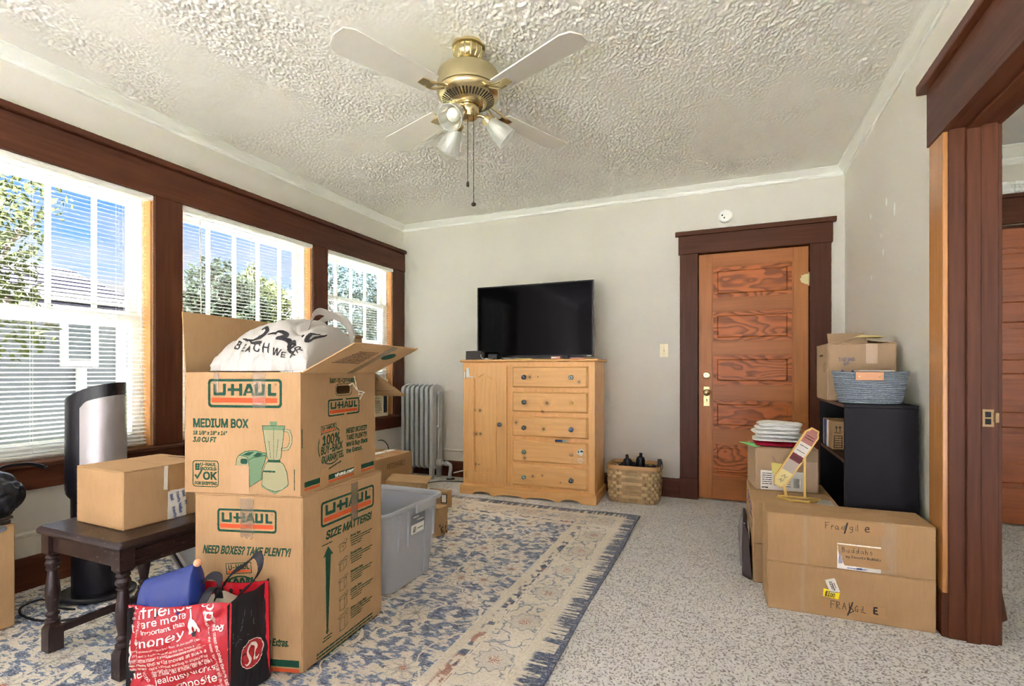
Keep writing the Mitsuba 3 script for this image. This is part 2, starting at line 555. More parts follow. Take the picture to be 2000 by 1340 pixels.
# skirting boards and the white painted board above them
BASE = [(0, 0), (0.02, 0), (0.02, 0.138), (0.016, 0.150), (0.010, 0.155), (0, 0.155)]
RAIL = [(0, 0.155), (0.008, 0.155), (0.008, 0.248), (0.013, 0.252), (0.013, 0.262), (0.004, 0.272), (0, 0.272)]
struct('baseboard_left', run(BASE, (XL, Y0), (XL, YB), (1, 0), 0, False), 'mat_trim_y')
struct('baseboard_back', run(BASE, (XL, YB), (-0.345, YB), (0, -1), 0, False, 1, 0), 'mat_trim_x')
struct('baseboard_corner', run(BASE, (0.72, YB), (XR, YB), (0, -1), 0, False, 0, 1), 'mat_trim_x')
struct('baseboard_right', run(BASE, (XR, 2.62), (XR, YB), (-1, 0), 0, False, 0, 1), 'mat_trim_y')
struct('trim_6', run(RAIL, (XL, Y0), (XL, YB), (1, 0), 0, False), 'mat_wall')
struct('trim_7', run(RAIL, (XL, YB), (-2.0, YB), (0, -1), 0, False, 1, 0), 'mat_wall')

# window casing of the left wall: posts, head with cap, stool and apron
for a, b in ((0.60, 0.78), (1.862, 2.023), (3.082, 3.24)):
    struct('window_casing', cb(XL, XL + 0.02, a, b, WZ0, WZ1, 0.002), 'mat_trim_z')
struct('window_casing', cb(XL, XL + 0.02, 4.146, 4.318, 0.475, WZ1, 0.002), 'mat_trim_z')
struct('window_head', cb(XL, XL + 0.026, 0.58, 4.322, WZ1, 2.242, 0.002), 'mat_trim_y')
struct('window_head', cb(XL, XL + 0.045, 0.56, 4.329, 2.248, 2.281, 0.004), 'mat_trim_y')
struct('window_head', bx(XL, XL + 0.016, 0.58, 4.322, 2.240, 2.250), 'mat_trim_y')
struct('window_stool', cb(XL - 0.16, XL + 0.06, 0.58, 4.322, 0.583, 0.607, 0.006), 'mat_trim_y')
struct('window_apron', cb(XL, XL + 0.02, 0.60, 4.318, 0.472, 0.583, 0.002), 'mat_trim_y')


def sash(win, name, x, y0, y1, z0, z1, bars, sw=0.042, rail=(0.05, 0.042), t=0.034):
    P = sbox(y0, z0, y1, z1).difference(sbox(y0 + sw, z0 + rail[0], y1 - sw, z1 - rail[1]))
    m = extrude(P, t)
    m.apply_transform(axes([x - t / 2, 0, 0], [0, 1, 0], [0, 0, 1]))
    k = add(name, m, 'mat_white_vinyl', win)
    edges = [y0 + sw] + list(bars) + [y1 - sw]
    for b in bars:
        add('muntin', cb(x - 0.012, x + 0.012, b - 0.010, b + 0.010, z0 + rail[0], z1 - rail[1], 0.002), 'mat_white_vinyl', k)
    for a, b in zip(edges[:-1], edges[1:]):
        p = trimesh.Trimesh([[x, a, z0 + rail[0]], [x, b, z0 + rail[0]], [x, b, z1 - rail[1]], [x, a, z1 - rail[1]]], [[0, 1, 2], [0, 2, 3]], process=False)
        add('pane', p, 'mat_glass', k)
    return k


BARS = [[1.028, 1.224, 1.423, 1.627], [2.285, 2.479, 2.672, 2.868], [3.474, 3.674, 3.869]]
for i, (a, b) in enumerate(WY):
    w = f'window_{i + 1}'
    fr = sbox(a, WZ0, b, WZ1).difference(sbox(a + 0.028, WZ0 + 0.014, b - 0.028, WZ1 - 0.02))
    m = extrude(fr, 0.10)
    m.apply_transform(axes([XL - 0.16, 0, 0], [0, 1, 0], [0, 0, 1]))
    scene[w] = mikit.ply(m, 'mat_white_vinyl')
    lab(w, kind='structure')
    for s, yy in ((0, a), (1, b)):
        add('stop', cb(XL - 0.058, XL - 0.002, yy if not s else yy - 0.016, yy + 0.016 if not s else yy, WZ0, WZ1, 0.002), 'mat_jamb_wood', w)
    sash(w, 'upper_sash', XL - 0.12, a + 0.03, b - 0.03, 1.295, WZ1 - 0.022, BARS[i])
    up = 0.0 if i < 2 else 0.335
    sash(w, 'lower_sash', XL - 0.082, a + 0.03, b - 0.03, WZ0 + 0.016 + up, 1.362 + up, [], 0.045, (0.055, 0.04))
    # a small lock on the meeting rail
    yc = (a + b) / 2
    add('sash_lock', cb(XL - 0.082, XL - 0.055, yc - 0.03, yc + 0.03, 1.362 + up, 1.374 + up, 0.003), 'mat_white_vinyl', w)

# mini blinds, each slat a piece of its own
NAMES = ['left', 'middle', 'right']
BL = ['white mini blind on the leftmost window, behind the tower heater', 'white mini blind on the middle window, partly behind the open moving box',
      'white mini blind on the narrow window beside the corner, above the air conditioner']
PITCH, TILT = 0.0228, math.radians(15)
for i, (a, b) in enumerate(WY):
    k = thing('window_blind', BL[i], 'window blind', None)
    xb = XL - 0.032
    y0, y1 = a + 0.02, b - 0.022
    add('head_rail', cb(xb - 0.018, XL + 0.012, a + 0.004, b - 0.002, WZ1 - 0.032, WZ1 - 0.001, 0.003), 'mat_white_vinyl', k)
    bottom = WZ0 + 0.012 if i < 2 else 1.02
    add('bottom_rail', cb(xb - 0.013, xb + 0.013, y0, y1, bottom, bottom + 0.013, 0.003), 'mat_white_vinyl', k)
    ww = np.linspace(-0.0132, 0.0132, 5)
    prof = np.stack([ww * math.cos(TILT), -ww * math.sin(TILT) + 0.0022 * (1 - (ww / 0.0132) ** 2)], 1)
    V = np.vstack([np.c_[prof[:, 0], np.full(5, y), prof[:, 1]] for y in (y0, y1)])
    F = [[j, j + 1, 6 + j] for j in range(4)] + [[j, 6 + j, 5 + j] for j in range(4)]
    slat = mikit.ply(trimesh.Trimesh(V, F, process=False), 'mat_slat', smooth=True)
    z = WZ1 - 0.048
    while z > bottom + 0.022:
        kk = key_for('slat', k)
        scene[kk] = {**slat, 'to_world': T().translate([xb + 0.0004 * math.sin(z * 91), 0.0, float(z)])}
        z -= PITCH
    for f in (0.14, 0.5, 0.86):
        y = y0 + f * (y1 - y0)
        for s in (-1, 1):
            add('ladder_cord', tube([[xb + s * 0.0125, y, bottom + 0.01], [xb + s * 0.0125, y, WZ1 - 0.03]], 0.0007, 4), 'mat_cord_white', k)
    add('tilt_wand', tube([[XL + 0.006, a + 0.13, 1.16], [XL + 0.002, a + 0.12, WZ1 - 0.03]], 0.0032, 6), 'mat_white_vinyl', k)
    add('lift_cord', tube(spline([[XL + 0.002, b - 0.16, WZ1 - 0.03], [XL + 0.003, b - 0.158, 1.7], [XL + 0.004, b - 0.155, 1.35]], 6), 0.0012, 4), 'mat_cord_white', k)

# windows of the rear wall (behind the camera) and of the next room
for i, (a, b) in enumerate(RW + [(1.4, 2.8)]):
    w = f'window_{i + 4}'
    fr = sbox(a, 0.12, b, 2.25).difference(sbox(a + 0.05, 0.17, b - 0.05, 2.2))
    m = extrude(fr, 0.06)
    m.apply_transform(axes([0, Y0 - 0.1, 0], [1, 0, 0], [0, 0, 1], [0, 1, 0]))
    m.fix_normals()
    scene[w] = mikit.ply(m, 'mat_white_vinyl')
    lab(w, kind='structure')
    for z0, z1 in ((0.17, 2.2),):
        p = trimesh.Trimesh([[a + 0.05, Y0 - 0.07, z0], [b - 0.05, Y0 - 0.07, z0], [b - 0.05, Y0 - 0.07, z1], [a + 0.05, Y0 - 0.07, z1]], [[0, 1, 2], [0, 2, 3]], process=False)
        add('pane', p, 'mat_glass', w)

# ------------------------------------------------------------------ the door of the back wall
DZ = 1.985


def panel_door(root, x0, x1, yf, zs, top, stile, mats, t=0.035, z_bottom=0.012):
    """five-panel door; its face is at y = yf, looking towards -y. zs: list of (z0, z1) of the panels"""
    ms, mr, mp = mats
    add('stile', cb(x0, x0 + stile, yf, yf + t, z_bottom, top, 0.002), ms, root)
    add('stile', cb(x1 - stile, x1, yf, yf + t, z_bottom, top, 0.002), ms, root)
    cuts = [z_bottom] + [z for p in sorted(zs) for z in p] + [top]
    for a, b in zip(cuts[0::2], cuts[1::2]):
        add('rail', cb(x0 + stile, x1 - stile, yf + 0.0004, yf + t, a, b, 0.0015), mr, root)
    for (a, b) in sorted(zs):
        xa, xb = x0 + stile, x1 - stile
        w, e = 0.036, 0.010
        V = [[xa, yf + 0.014, a], [xb, yf + 0.014, a], [xb, yf + 0.014, b], [xa, yf + 0.014, b],
             [xa + w, yf + 0.014, a + w], [xb - w, yf + 0.014, a + w], [xb - w, yf + 0.014, b - w], [xa + w, yf + 0.014, b - w],
             [xa + w + e, yf + 0.006, a + w + e], [xb - w - e, yf + 0.006, a + w + e], [xb - w - e, yf + 0.006, b - w - e], [xa + w + e, yf + 0.006, b - w - e],
             [xa, yf + 0.028, a], [xb, yf + 0.028, a], [xb, yf + 0.028, b], [xa, yf + 0.028, b]]
        F = []
        for k in range(4):
            j = (k + 1) % 4
            F += [[k, j, 4 + j], [k, 4 + j, 4 + k], [4 + k, 4 + j, 8 + j], [4 + k, 8 + j, 8 + k], [12 + k, j, k], [12 + k, 12 + j, j]]
        F += [[8, 9, 10], [8, 10, 11], [14, 13, 12], [15, 14, 12]]
        m = trimesh.Trimesh(V, F, process=False)
        m.fix_normals()
        add('panel', m, mp, root)
        # the small moulding around the panel
        q = 0.008
        fr = sbox(xa, a, xb, b).difference(sbox(xa + q, a + q, xb - q, b - q))
        mm = extrude(fr, 0.006)
        mm.apply_transform(axes([0, yf + 0.004, 0], [1, 0, 0], [0, 0, 1], [0, 1, 0]))
        mm.fix_normals()
        add('moulding', mm, mr, root)


lab('door_1', kind='structure')
panel_door('door_1', -0.200, 0.577, YB + 0.012, [(0.192, 0.462), (0.571, 0.814), (0.925, 1.172), (1.272, 1.522), (1.622, 1.880)], DZ, 0.102,
           ('mat_door_stile', 'mat_door_rail', 'mat_door_panel'))
# hinge, latch plate with knob, deadbolt
hx, hz, yf = 0.577, 1.735, YB + 0.012
leafpts = [(-0.052, -0.008), (-0.056, 0.004), (-0.044, 0.016), (-0.048, 0.028), (-0.032, 0.030), (-0.022, 0.038), (-0.006, 0.036), (-0.002, 0.046), (0.0, 0.046), (0.0, -0.046),
           (-0.002, -0.046), (-0.008, -0.036), (-0.024, -0.036), (-0.03, -0.026), (-0.046, -0.024)]
m = extrude(Polygon(leafpts).buffer(0.002), 0.003)
m.apply_transform(axes([hx, yf - 0.003, hz], [1, 0, 0], [0, 0, 1], [0, 1, 0]))
m.fix_normals()
kn = lathe([(0, -0.058), (0.003, -0.056), (0.005, -0.052), (0.0065, -0.048), (0.0065, 0.048), (0.005, 0.052), (0.003, 0.056), (0, 0.058)], 12)
kn.apply_translation((hx + 0.005, yf - 0.004, hz))
add('hinge', cat([m, kn]), 'mat_brass_satin', 'door_1', label='ornate brass hinge near the top of the door')
pl = cb(-0.163, -0.117, yf - 0.004, yf, 0.757, 0.916, 0.0025)
key = add('latch_plate', pl, 'mat_brass_satin', 'door_1', label='tall brass latch plate')
kb = lathe([(0, 0), (0.011, 0), (0.010, 0.016), (0.013, 0.022), (0.024, 0.028), (0.027, 0.038), (0.024, 0.049), (0.014, 0.055), (0, 0.056)], 24)
kb.apply_transform(axes([-0.138, yf - 0.004, 0.868], [1, 0, 0], [0, 0, 1], [0, -1, 0]))
kb.fix_normals()
add('knob', kb, 'mat_brass', key, smooth=50)
kh = fill(unary_union([Point(0, 0.008).buffer(0.005), sbox(-0.002, -0.008, 0.002, 0.006)]), 0.0006)
kh.apply_transform(axes([-0.138, yf - 0.0048, 0.802], [1, 0, 0], [0, 0, 1], [0, 1, 0]))
kh.fix_normals()
add('keyhole', kh, 'mat_black_matte', key)
db = lathe([(0, 0), (0.030, 0), (0.030, 0.006), (0.026, 0.013), (0.018, 0.015), (0, 0.016)], 28)
db.apply_transform(axes([-0.140, yf, 1.006], [1, 0, 0], [0, 0, 1], [0, -1, 0]))
db.fix_normals()
key = add('deadbolt', db, 'mat_brass', 'door_1', smooth=40, label='round brass deadbolt above the latch plate')
add('thumb_turn', cb(-0.152, -0.128, yf - 0.024, yf - 0.014, 1.002, 1.010, 0.003), 'mat_brass', key)

struct('door_casing', cb(-0.343, -0.204, YB - 0.021, YB + 0.05, 0.17, 1.992, 0.002), 'mat_trim_z')
struct('door_casing', cb(0.581, 0.718, YB - 0.021, YB + 0.05, 0.17, 1.992, 0.002), 'mat_trim_z')
struct('door_plinth', cb(-0.345, -0.204, YB - 0.024, YB + 0.05, 0, 0.17, 0.002), 'mat_trim_z')
struct('door_plinth', cb(0.581, 0.720, YB - 0.024, YB + 0.05, 0, 0.17, 0.002), 'mat_trim_z')
struct('door_head', cb(-0.354, 0.728, YB - 0.027, YB + 0.05, 1.992, 2.140, 0.002), 'mat_trim_x')
struct('door_head', cb(-0.378, 0.750, YB - 0.042, YB, 2.140, 2.176, 0.003), 'mat_trim_x')
struct('door_backing', bx(-0.3, 0.66, YB + 0.06, YB + 0.13, -0.1, 2.05), 'mat_trim_z')

# ------------------------------------------------------------------ cased opening of the right wall
JY = 2.456
struct('doorway_casing', cb(XR - 0.022, XR, JY + 0.012, JY + 0.153, 0.17, 1.978, 0.002), 'mat_gold_trim')
struct('doorway_plinth', cb(XR - 0.026, XR, JY + 0.008, JY + 0.156, 0, 0.17, 0.002), 'mat_trim_z')
struct('doorway_jamb', cb(XR - 0.006, XR + 0.142, JY, JY + 0.02, 0, 1.982, 0.002), 'mat_trim_z')
struct('doorway_stop', cb(XR + 0.044, XR + 0.088, JY - 0.013, JY, 0, 1.97, 0.003), 'mat_trim_z')
struct('doorway_jamb', cb(XR - 0.006, XR + 0.142, 1.30, 1.32, 0, 1.982, 0.002), 'mat_trim_z')
struct('doorway_jamb', cb(XR - 0.006, XR + 0.142, 1.30, JY + 0.02, 1.980, 2.0, 0.002), 'mat_trim_y')
struct('doorway_stop', cb(XR + 0.044, XR + 0.088, 1.32, JY, 1.967, 1.980, 0.003), 'mat_trim_y')
struct('doorway_casing', cb(XR + 0.136, XR + 0.158, JY + 0.012, JY + 0.15, 0.0, 1.978, 0.002), 'mat_trim_z')
struct('doorway_casing', cb(XR - 0.022, XR, 1.168, 1.308, 0.0, 1.978, 0.002), 'mat_trim_z')
struct('doorway_head', cb(XR - 0.027, XR, 1.15, JY + 0.166, 1.978, 2.214, 0.002), 'mat_trim_y')
struct('doorway_head', cb(XR - 0.055, XR, 1.12, JY + 0.198, 2.216, 2.258, 0.003), 'mat_trim_y')
struct('doorway_head', cb(XR + 0.136, XR + 0.16, 1.15, JY + 0.166, 1.978, 2.15, 0.002), 'mat_trim_y')
k = thing('strike_plate', 'worn metal strike plate on the jamb of the cased opening', 'strike plate')
fr = sbox(-0.017, -0.033, 0.017, 0.033).difference(unary_union([sbox(-0.009, 0.003, 0.009, 0.024), sbox(-0.009, -0.024, 0.009, -0.003)]))
m = extrude(fr, 0.0025)
m.apply_transform(axes([0.917, JY - 0.0025, 0.862], [1, 0, 0], [0, 0, 1], [0, 1, 0]))
m.fix_normals()
add('plate', m, 'mat_aged_brass', k)
add('recess', cat([bx(0.908, 0.926, JY - 0.0006, JY, 0.865, 0.886), bx(0.908, 0.926, JY - 0.0006, JY, 0.838, 0.859)]), 'mat_black_matte', k)
add('lip', cb(0.934, 0.947, JY - 0.012, JY - 0.001, 0.845, 0.884, 0.002), 'mat_aged_brass', k)

# next room: panelled door on its back wall, board end behind the casing, mosaic strip
lab('door_2', kind='structure')
panel_door('door_2', 1.55, 2.39, 4.414, [(0.245, 0.455), (0.62, 0.803), (0.982, 1.157), (1.329, 1.546), (1.69, 1.872)], 2.0, 0.11,
           ('mat_door_red', 'mat_door_red', 'mat_door_red'))
struct('door_head', cb(1.40, 2.53, 4.396, 4.42, 2.03, 2.20, 0.002), 'mat_trim_x')
struct('door_head', cb(1.38, 2.55, 4.378, 4.42, 2.20, 2.228, 0.003), 'mat_trim_x')
struct('door_casing', cb(1.41, 1.545, 4.398, 4.43, 0, 2.03, 0.002), 'mat_trim_z')
struct('door_backing', bx(1.5, 2.45, 4.46, 4.54, -0.1, 2.1), 'mat_trim_x')
struct('baseboard_next_room', run(BASE, (XR + 0.136, 2.62), (XR + 0.136, 4.42), (1, 0), 0, False, 0, 1), 'mat_trim_y')
m = hull([[0.985, 2.62, 0], [1.085, 2.735, 0], [0.985, 2.735, 0], [0.985, 2.62, 0.40], [0.985, 2.70, 0.40], [0.995, 2.70, 0.40]])
k = add('doorway_board', m, 'mat_trim_z')
lab(k, 'dark wooden board end standing on the carpet behind the doorway jamb', 'board')
k = thing('wall_art', 'pale strip of stepped mosaic blocks above the door in the next room', 'wall art')
add('backing', cb(1.60, 2.42, 4.408, 4.42, 2.20, 2.315, 0.001), 'mat_card_inside', k)
scene.pop(k + '__backing')
tl = []
for i in range(34):
    for j in range(5):
        d = rng.uniform(0.006, 0.022)
        x, z = 1.60 + i * 0.0235, 2.203 + j * 0.0225
        b = hull([[x, 4.42, z], [x + .022, 4.42, z], [x, 4.42, z + .021], [x + .022, 4.42, z + .021]] +
                 [[x + a * .022, 4.42 - d - rng.uniform(-.004, .004), z + c * .021] for a in (0, 1) for c in (0, 1)])
        tl.append(b)
add('block', cat(tl), 'mat_white_paint', k)
lab(k + '__block', kind='stuff')
# ------------------------------------------------------------------ rug
RX1, RY1, RX0, RY0 = -0.553, 3.632, -2.99, 0.55


def floral(x, y, k):
    """flower heads on a jittered net: (distance in cell units with petal wobble, id)"""
    x, y = x * k, y * k
    best, ang, rid = mi.Float(9), mi.Float(0), mi.Float(0)
    for a in (-1, 0, 1):
        for b in (-1, 0, 1):
            cx, cy = dr.floor(x) + a, dr.floor(y) + b
            dx = cx + 0.25 + 0.5 * cell_rand(cx, cy, 11) - x
            dy = cy + 0.25 + 0.5 * cell_rand(cx, cy, 12) - y
            d = dr.sqrt(dx * dx + dy * dy)
            t = dr.atan2(dy, dx)
            near = d < best
            best = dr.select(near, d, best)
            ang = dr.select(near, t, ang)
            rid = dr.select(near, cell_rand(cx, cy, 13), rid)
    return best * (1 + 0.13 * dr.sin(ang * 8 + rid * 9)), ang, rid


def band(v, a, b, s=0.002):
    return smoothstep(a - s, a + s, v) * (1 - smoothstep(b - s, b + s, v))


def f_rug(p, n, uv):
    ex = RX1 - p.x
    ey = RY1 - p.y
    e = dr.minimum(ex, ey)                       # distance from the nearest visible edge
    along = dr.select(ex < ey, p.y, p.x)
    wx = p.x + 0.012 * (fbm(p.x * 22, p.y * 22, 1, 2) - 0.5)
    wy = p.y + 0.012 * (fbm(p.x * 22, p.y * 22, 7, 2) - 0.5)
    streak = fbm(p.x * 55, p.y * 260, 2, 2)      # weave worn along the weft
    fine = noise(p.x * 420, p.y * 420, 1)
    cream = mix(S(208, 196, 176), S(238, 231, 218), fbm(p.x * 4, p.y * 4, 3, 2))
    navy, blue, grey = mi.Color3f(S(50, 62, 82)), mi.Color3f(S(100, 116, 136)), mi.Color3f(S(138, 138, 134))
    # field: blue leaves, scrolling stems, cream flower heads
    leaf = fbm(wx * 30, wy * 46, 4.4, 3)
    lv = smoothstep(0.46, 0.50, leaf + 0.28 * (streak - 0.5))
    c = mix(cream, mix(blue, navy, smoothstep(0.52, 0.66, leaf)), lv * smoothstep(0.2, 0.5, streak + 0.16))
    stem = dr.abs(fbm(wx * 6.5 + 3, wy * 6.5, 9.1, 2) - 0.5)
    c = mix(c, cream * 1.06, 1 - smoothstep(0.012, 0.02, stem))
    c = mix(c, navy, 0.7 * band(stem, 0.020, 0.027, 0.003) * smoothstep(0.42, 0.58, streak))
    d, t, rid = floral(wx, wy, 5.2)
    big = smoothstep(0.42, 0.46, rid)
    head = (1 - smoothstep(0.30, 0.32, d)) * big * (0.55 + 0.45 * smoothstep(0.3, 0.5, streak))
    c = mix(c, navy, 0.7 * big * band(d, 0.30, 0.335, 0.012) * smoothstep(0.42, 0.58, streak))
    petals = smoothstep(0.86, 0.97, dr.abs(dr.sin(t * 4 + rid * 9))) * band(d, 0.12, 0.29, 0.02)
    hc = mix(mix(cream * 1.02, grey, petals * 0.6), mix(S(128, 116, 96), S(150, 92, 62), smoothstep(0.6, 0.7, rid)), 1 - smoothstep(0.06, 0.11, d))
    hc = mix(hc, blue, 0.6 * band(d, 0.10, 0.125, 0.008))
    c = mix(c, hc, head)
    # borders
    sway = dr.abs(fbm(wx * 15, wy * 15, 6.6, 3) - 0.5)
    mb = mix(cream, mix(grey, blue, fbm(p.x * 8, p.y * 8, 5, 2)), (1 - smoothstep(0.01, 0.035, sway)) * smoothstep(0.3, 0.55, streak + 0.1))
    s = along * 3.4
    cell = dr.floor(s)
    du, dv = (s - cell - 0.5) / 3.4, e - 0.205
    dd = dr.sqrt(du * du + dv * dv) * (1 + 0.12 * dr.sin(dr.atan2(dv, du) * 9))
    mb = mix(mb, mix(cream, grey, 0.25), 1 - smoothstep(0.062, 0.068, dd))
    mb = mix(mb, grey * 0.7, 0.7 * band(dd, 0.062, 0.068, 0.002))
    mb = mix(mb, mix(S(146, 84, 58), cream, smoothstep(0.35, 0.6, fine)), 1 - smoothstep(0.018, 0.032, dd))
    g1 = mix(cream, mix(S(150, 100, 78), navy, smoothstep(0.18, 0.24, noise(along * 24, 3))), smoothstep(0.52, 0.6, noise(along * 46, e * 60, 2) + 0.4 * (streak - 0.5)) * (1 - smoothstep(0.34, 0.36, e)))
    comb = smoothstep(0.46, 0.6, noise(along * 95, 1.5) + 0.5 * (streak - 0.5) + 0.16 * (1 - smoothstep(0.03, 0.10, e)))
    g2 = mix(cream, navy, comb * (1 - smoothstep(0.075, 0.10, e)))
    c = mix(c, g1, band(e, 0.300, 0.385))
    c = mix(c, mb, band(e, 0.125, 0.300))
    c = mix(c, g2, band(e, 0.0, 0.125))
    for at in (0.112, 0.128, 0.296, 0.306, 0.385):
        c = mix(c, mi.Color3f(S(232, 224, 208)), band(e, at, at + 0.007, 0.0015) * 0.9)
    c = mix(c, navy * (0.8 + 0.5 * fine), 1 - smoothstep(0.018, 0.021, e + 0.004 * (fine - 0.5)))
    scr = fbm(p.x * 130, p.y * 330, 5.5, 2)
    c = mix(c, cream, 0.5 * smoothstep(0.52, 0.66, scr))
    c = mix(c, mix(grey, navy, 0.4), 0.45 * (1 - smoothstep(0.30, 0.42, scr)))
    return c * (0.86 + 0.26 * fine)


def f_rugbump(p, n, uv):
    return noise(p.x * 420, p.y * 420, 1) + 0.7 * noise(p.x * 90, p.y * 260, 2)


proc('rug', f_rug, 0.9, 0.1, f_rugbump, 0.0015, 0.0007)


def rug_sheet(U, V):
    x = RX0 + (RX1 - RX0) * U
    y = RY0 + (RY1 - RY0) * V
    y = y + (V > 0.999) * 0.008 * np.sin(x * 7)
    x = x + (U > 0.999) * 0.004 * np.sin(y * 5)
    z = 0.009 + 0.003 * np.sin(x * 4 + 1) * np.sin(y * 3.3) + 0.004 * np.exp(-((y - 3.4) / 0.12) ** 2) * (np.sin(x * 9) > 0.3)
    return np.stack([x, y, z], -1)


k = add('area_rug', thick(grid(rug_sheet, 60, 70), 0.010), 'mat_rug', smooth=40)
lab(k, 'large worn oriental style area rug in cream and navy with flower border', 'rug')

# ------------------------------------------------------------------ pine wardrobe chest
CM = frame((-2.085, 3.752, 0), 0.0427)
ch = thing('dresser', 'knotty pine dresser with one arched door and five drawers under the television', 'dresser')


def cadd(name, mesh, m, parent=ch, smooth=False, label=None):
    return add(name, mesh, m, parent, smooth, CM, label)


cadd('carcass', cb(0.022, 1.156, 0.02, 0.43, 0.06, 1.117, 0.003), 'mat_pine_v')
cadd('top', cb(-0.002, 1.180, -0.002, 0.445, 1.117, 1.1375, 0.006), 'mat_pine_h')
sc = sbox(0, 0, 1.17, 0.072)
bumps = []
for a, b in ((0.10, 0.27), (0.27, 0.585), (0.585, 0.90), (0.90, 1.07)):
    pass
for cx, rx, rz in ((0.205, 0.085, 0.028), (0.455, 0.125, 0.018), (0.715, 0.125, 0.018), (0.965, 0.085, 0.028)):
    bumps.append(affinity.scale(Point(cx, 0).buffer(1, quad_segs=12), rx, rz))
m = extrude(sc.difference(unary_union(bumps)), 0.022)
m.apply_transform(axes([0, 0.022, 0], [1, 0, 0], [0, 0, 1]))
cadd('plinth', m, 'mat_pine_h')
cadd('plinth', cb(1.150, 1.170, 0.0, 0.44, 0, 0.072, 0.002), 'mat_pine_h')
cadd('plinth', cb(0.0, 0.02, 0.0, 0.44, 0, 0.072, 0.002), 'mat_pine_h')
cadd('plinth_cap', hull([[0, 0, .072], [1.17, 0, .072], [1.17, .44, .072], [0, .44, .072], [0.018, 0.018, .084], [1.158, 0.018, .084], [1.158, .43, .084], [0.018, .43, .084]]), 'mat_pine_h')


def bevel_front(x0, x1, z0, z1, y1=0.02, y0=-0.002, e=0.012):
    return hull([[x0, y1, z0], [x1, y1, z0], [x1, y1, z1], [x0, y1, z1], [x0, y0 + e * 0.7, z0], [x1, y0 + e * 0.7, z0], [x1, y0 + e * 0.7, z1], [x0, y0 + e * 0.7, z1],
                 [x0 + e, y0, z0 + e], [x1 - e, y0, z0 + e], [x1 - e, y0, z1 - e], [x0 + e, y0, z1 - e]])


# door: frame with an arched opening, recessed panel
arch = [(0.13, 0.185), (0.358, 0.185), (0.358, 0.985)]
for t in np.linspace(0, 1, 17):
    x = 0.358 - 0.228 * t
    arch.append((x, 0.985 + 0.038 * (0.5 - 0.5 * math.cos(2 * PI * min(max((t - 0.08) / 0.84, 0), 1)))))
arch.append((0.13, 0.985))
hole = Polygon(arch)
dm = extrude(sbox(0.062, 0.117, 0.428, 1.080).difference(hole), 0.021)
dm.apply_transform(axes([0, 0.0195, 0], [1, 0, 0], [0, 0, 1]))
dk = cadd('door', dm, 'mat_pine_v')
pn = extrude(hole.buffer(0.004), 0.006)
pn.apply_transform(axes([0, 0.019, 0], [1, 0, 0], [0, 0, 1]))
inner = hole.buffer(-0.024)
pi = extrude(inner, 0.006)
pi.apply_transform(axes([0, 0.0135, 0], [1, 0, 0], [0, 0, 1]))
cadd('panel', cat([pn, pi]), 'mat_pine_v', dk)


def bead_ring(poly, w, d, y):
    m = extrude(poly.difference(poly.buffer(-w)), d)
    m.apply_transform(axes([0, y, 0], [1, 0, 0], [0, 0, 1]))
    return m


cadd('bead', bead_ring(hole, 0.007, 0.012, 0.0165), 'mat_pine_h', dk)
plain('ceramic_dark', S(58, 62, 66), 0.2, 0.6)
plain('ceramic_pale', S(176, 182, 178), 0.2, 0.6)
plain('ceramic_yellow', S(222, 184, 92), 0.3, 0.5)
plain('ceramic_tan', S(196, 158, 112), 0.3, 0.5)
plain('ceramic_blue', S(66, 84, 128), 0.2, 0.6)
plain('ceramic_green', S(112, 124, 104), 0.2, 0.6)
KN = lathe([(0, 0), (0.007, 0), (0.007, 0.010), (0.013, 0.013), (0.0165, 0.019), (0.0165, 0.024), (0.012, 0.030), (0.004, 0.032), (0, 0.032)], 20)


def knob(x, z, m1, m2, parent, s=1.0, y=-0.002):
    s *= 1.2
    M = axes([x, y, z], [s, 0, 0], [0, 0, s], [0, -s, 0])
    a = KN.copy()
    a.apply_transform(M)
    a.fix_normals()
    k = cadd('knob', a, 'mat_' + m1, parent, 40)
    dots = []
    for i in range(6):
        t = i * PI / 3
        d = trimesh.creation.icosphere(1, 0.0036)
        d.apply_translation((0.0125 * math.cos(t), 0.0125 * math.sin(t), 0.0262))
        dots.append(d)
    d = trimesh.creation.icosphere(1, 0.004)
    d.apply_translation((0, 0, 0.031))
    q = cat(dots + [d])
    q.apply_transform(M)
    q.fix_normals()
    cadd('petal_dots', q, 'mat_' + m2, k)
    return k


knob(0.377, 0.600, 'ceramic_dark', 'ceramic_pale', dk)
cadd('hinge', cat([cb(0.052, 0.061, -0.003, 0.02, 0.135, 0.19, 0.002), cb(0.052, 0.061, -0.003, 0.02, 1.00, 1.05, 0.002)]), 'mat_brass_satin', dk)
cadd('child_lock', cat([cb(0.066, 0.094, -0.012, 0.0, 0.985, 1.068, 0.003), cb(0.094, 0.128, -0.010, 0.0, 0.985, 0.998, 0.003), cb(0.046, 0.056, -0.012, 0.018, 0.975, 1.04, 0.003)]),
     'mat_white_vinyl', dk, label='white plastic child lock at the top corner of the door')
DR = [(0.907, 1.077), (0.710, 0.872), (0.510, 0.676), (0.304, 0.480), (0.109, 0.283)]
KC = [('ceramic_dark', 'ceramic_blue', 'ceramic_pale', 'ceramic_blue'), ('ceramic_dark', 'ceramic_green', 'ceramic_yellow', 'ceramic_tan'), ('ceramic_dark', 'ceramic_tan', 'ceramic_blue', 'ceramic_pale'),
      ('ceramic_green', 'ceramic_dark', 'ceramic_tan', 'ceramic_tan'), ('ceramic_green', 'ceramic_pale', 'ceramic_dark', 'ceramic_pale')]
KZ = [0.991, 0.789, 0.583, 0.387, 0.184]
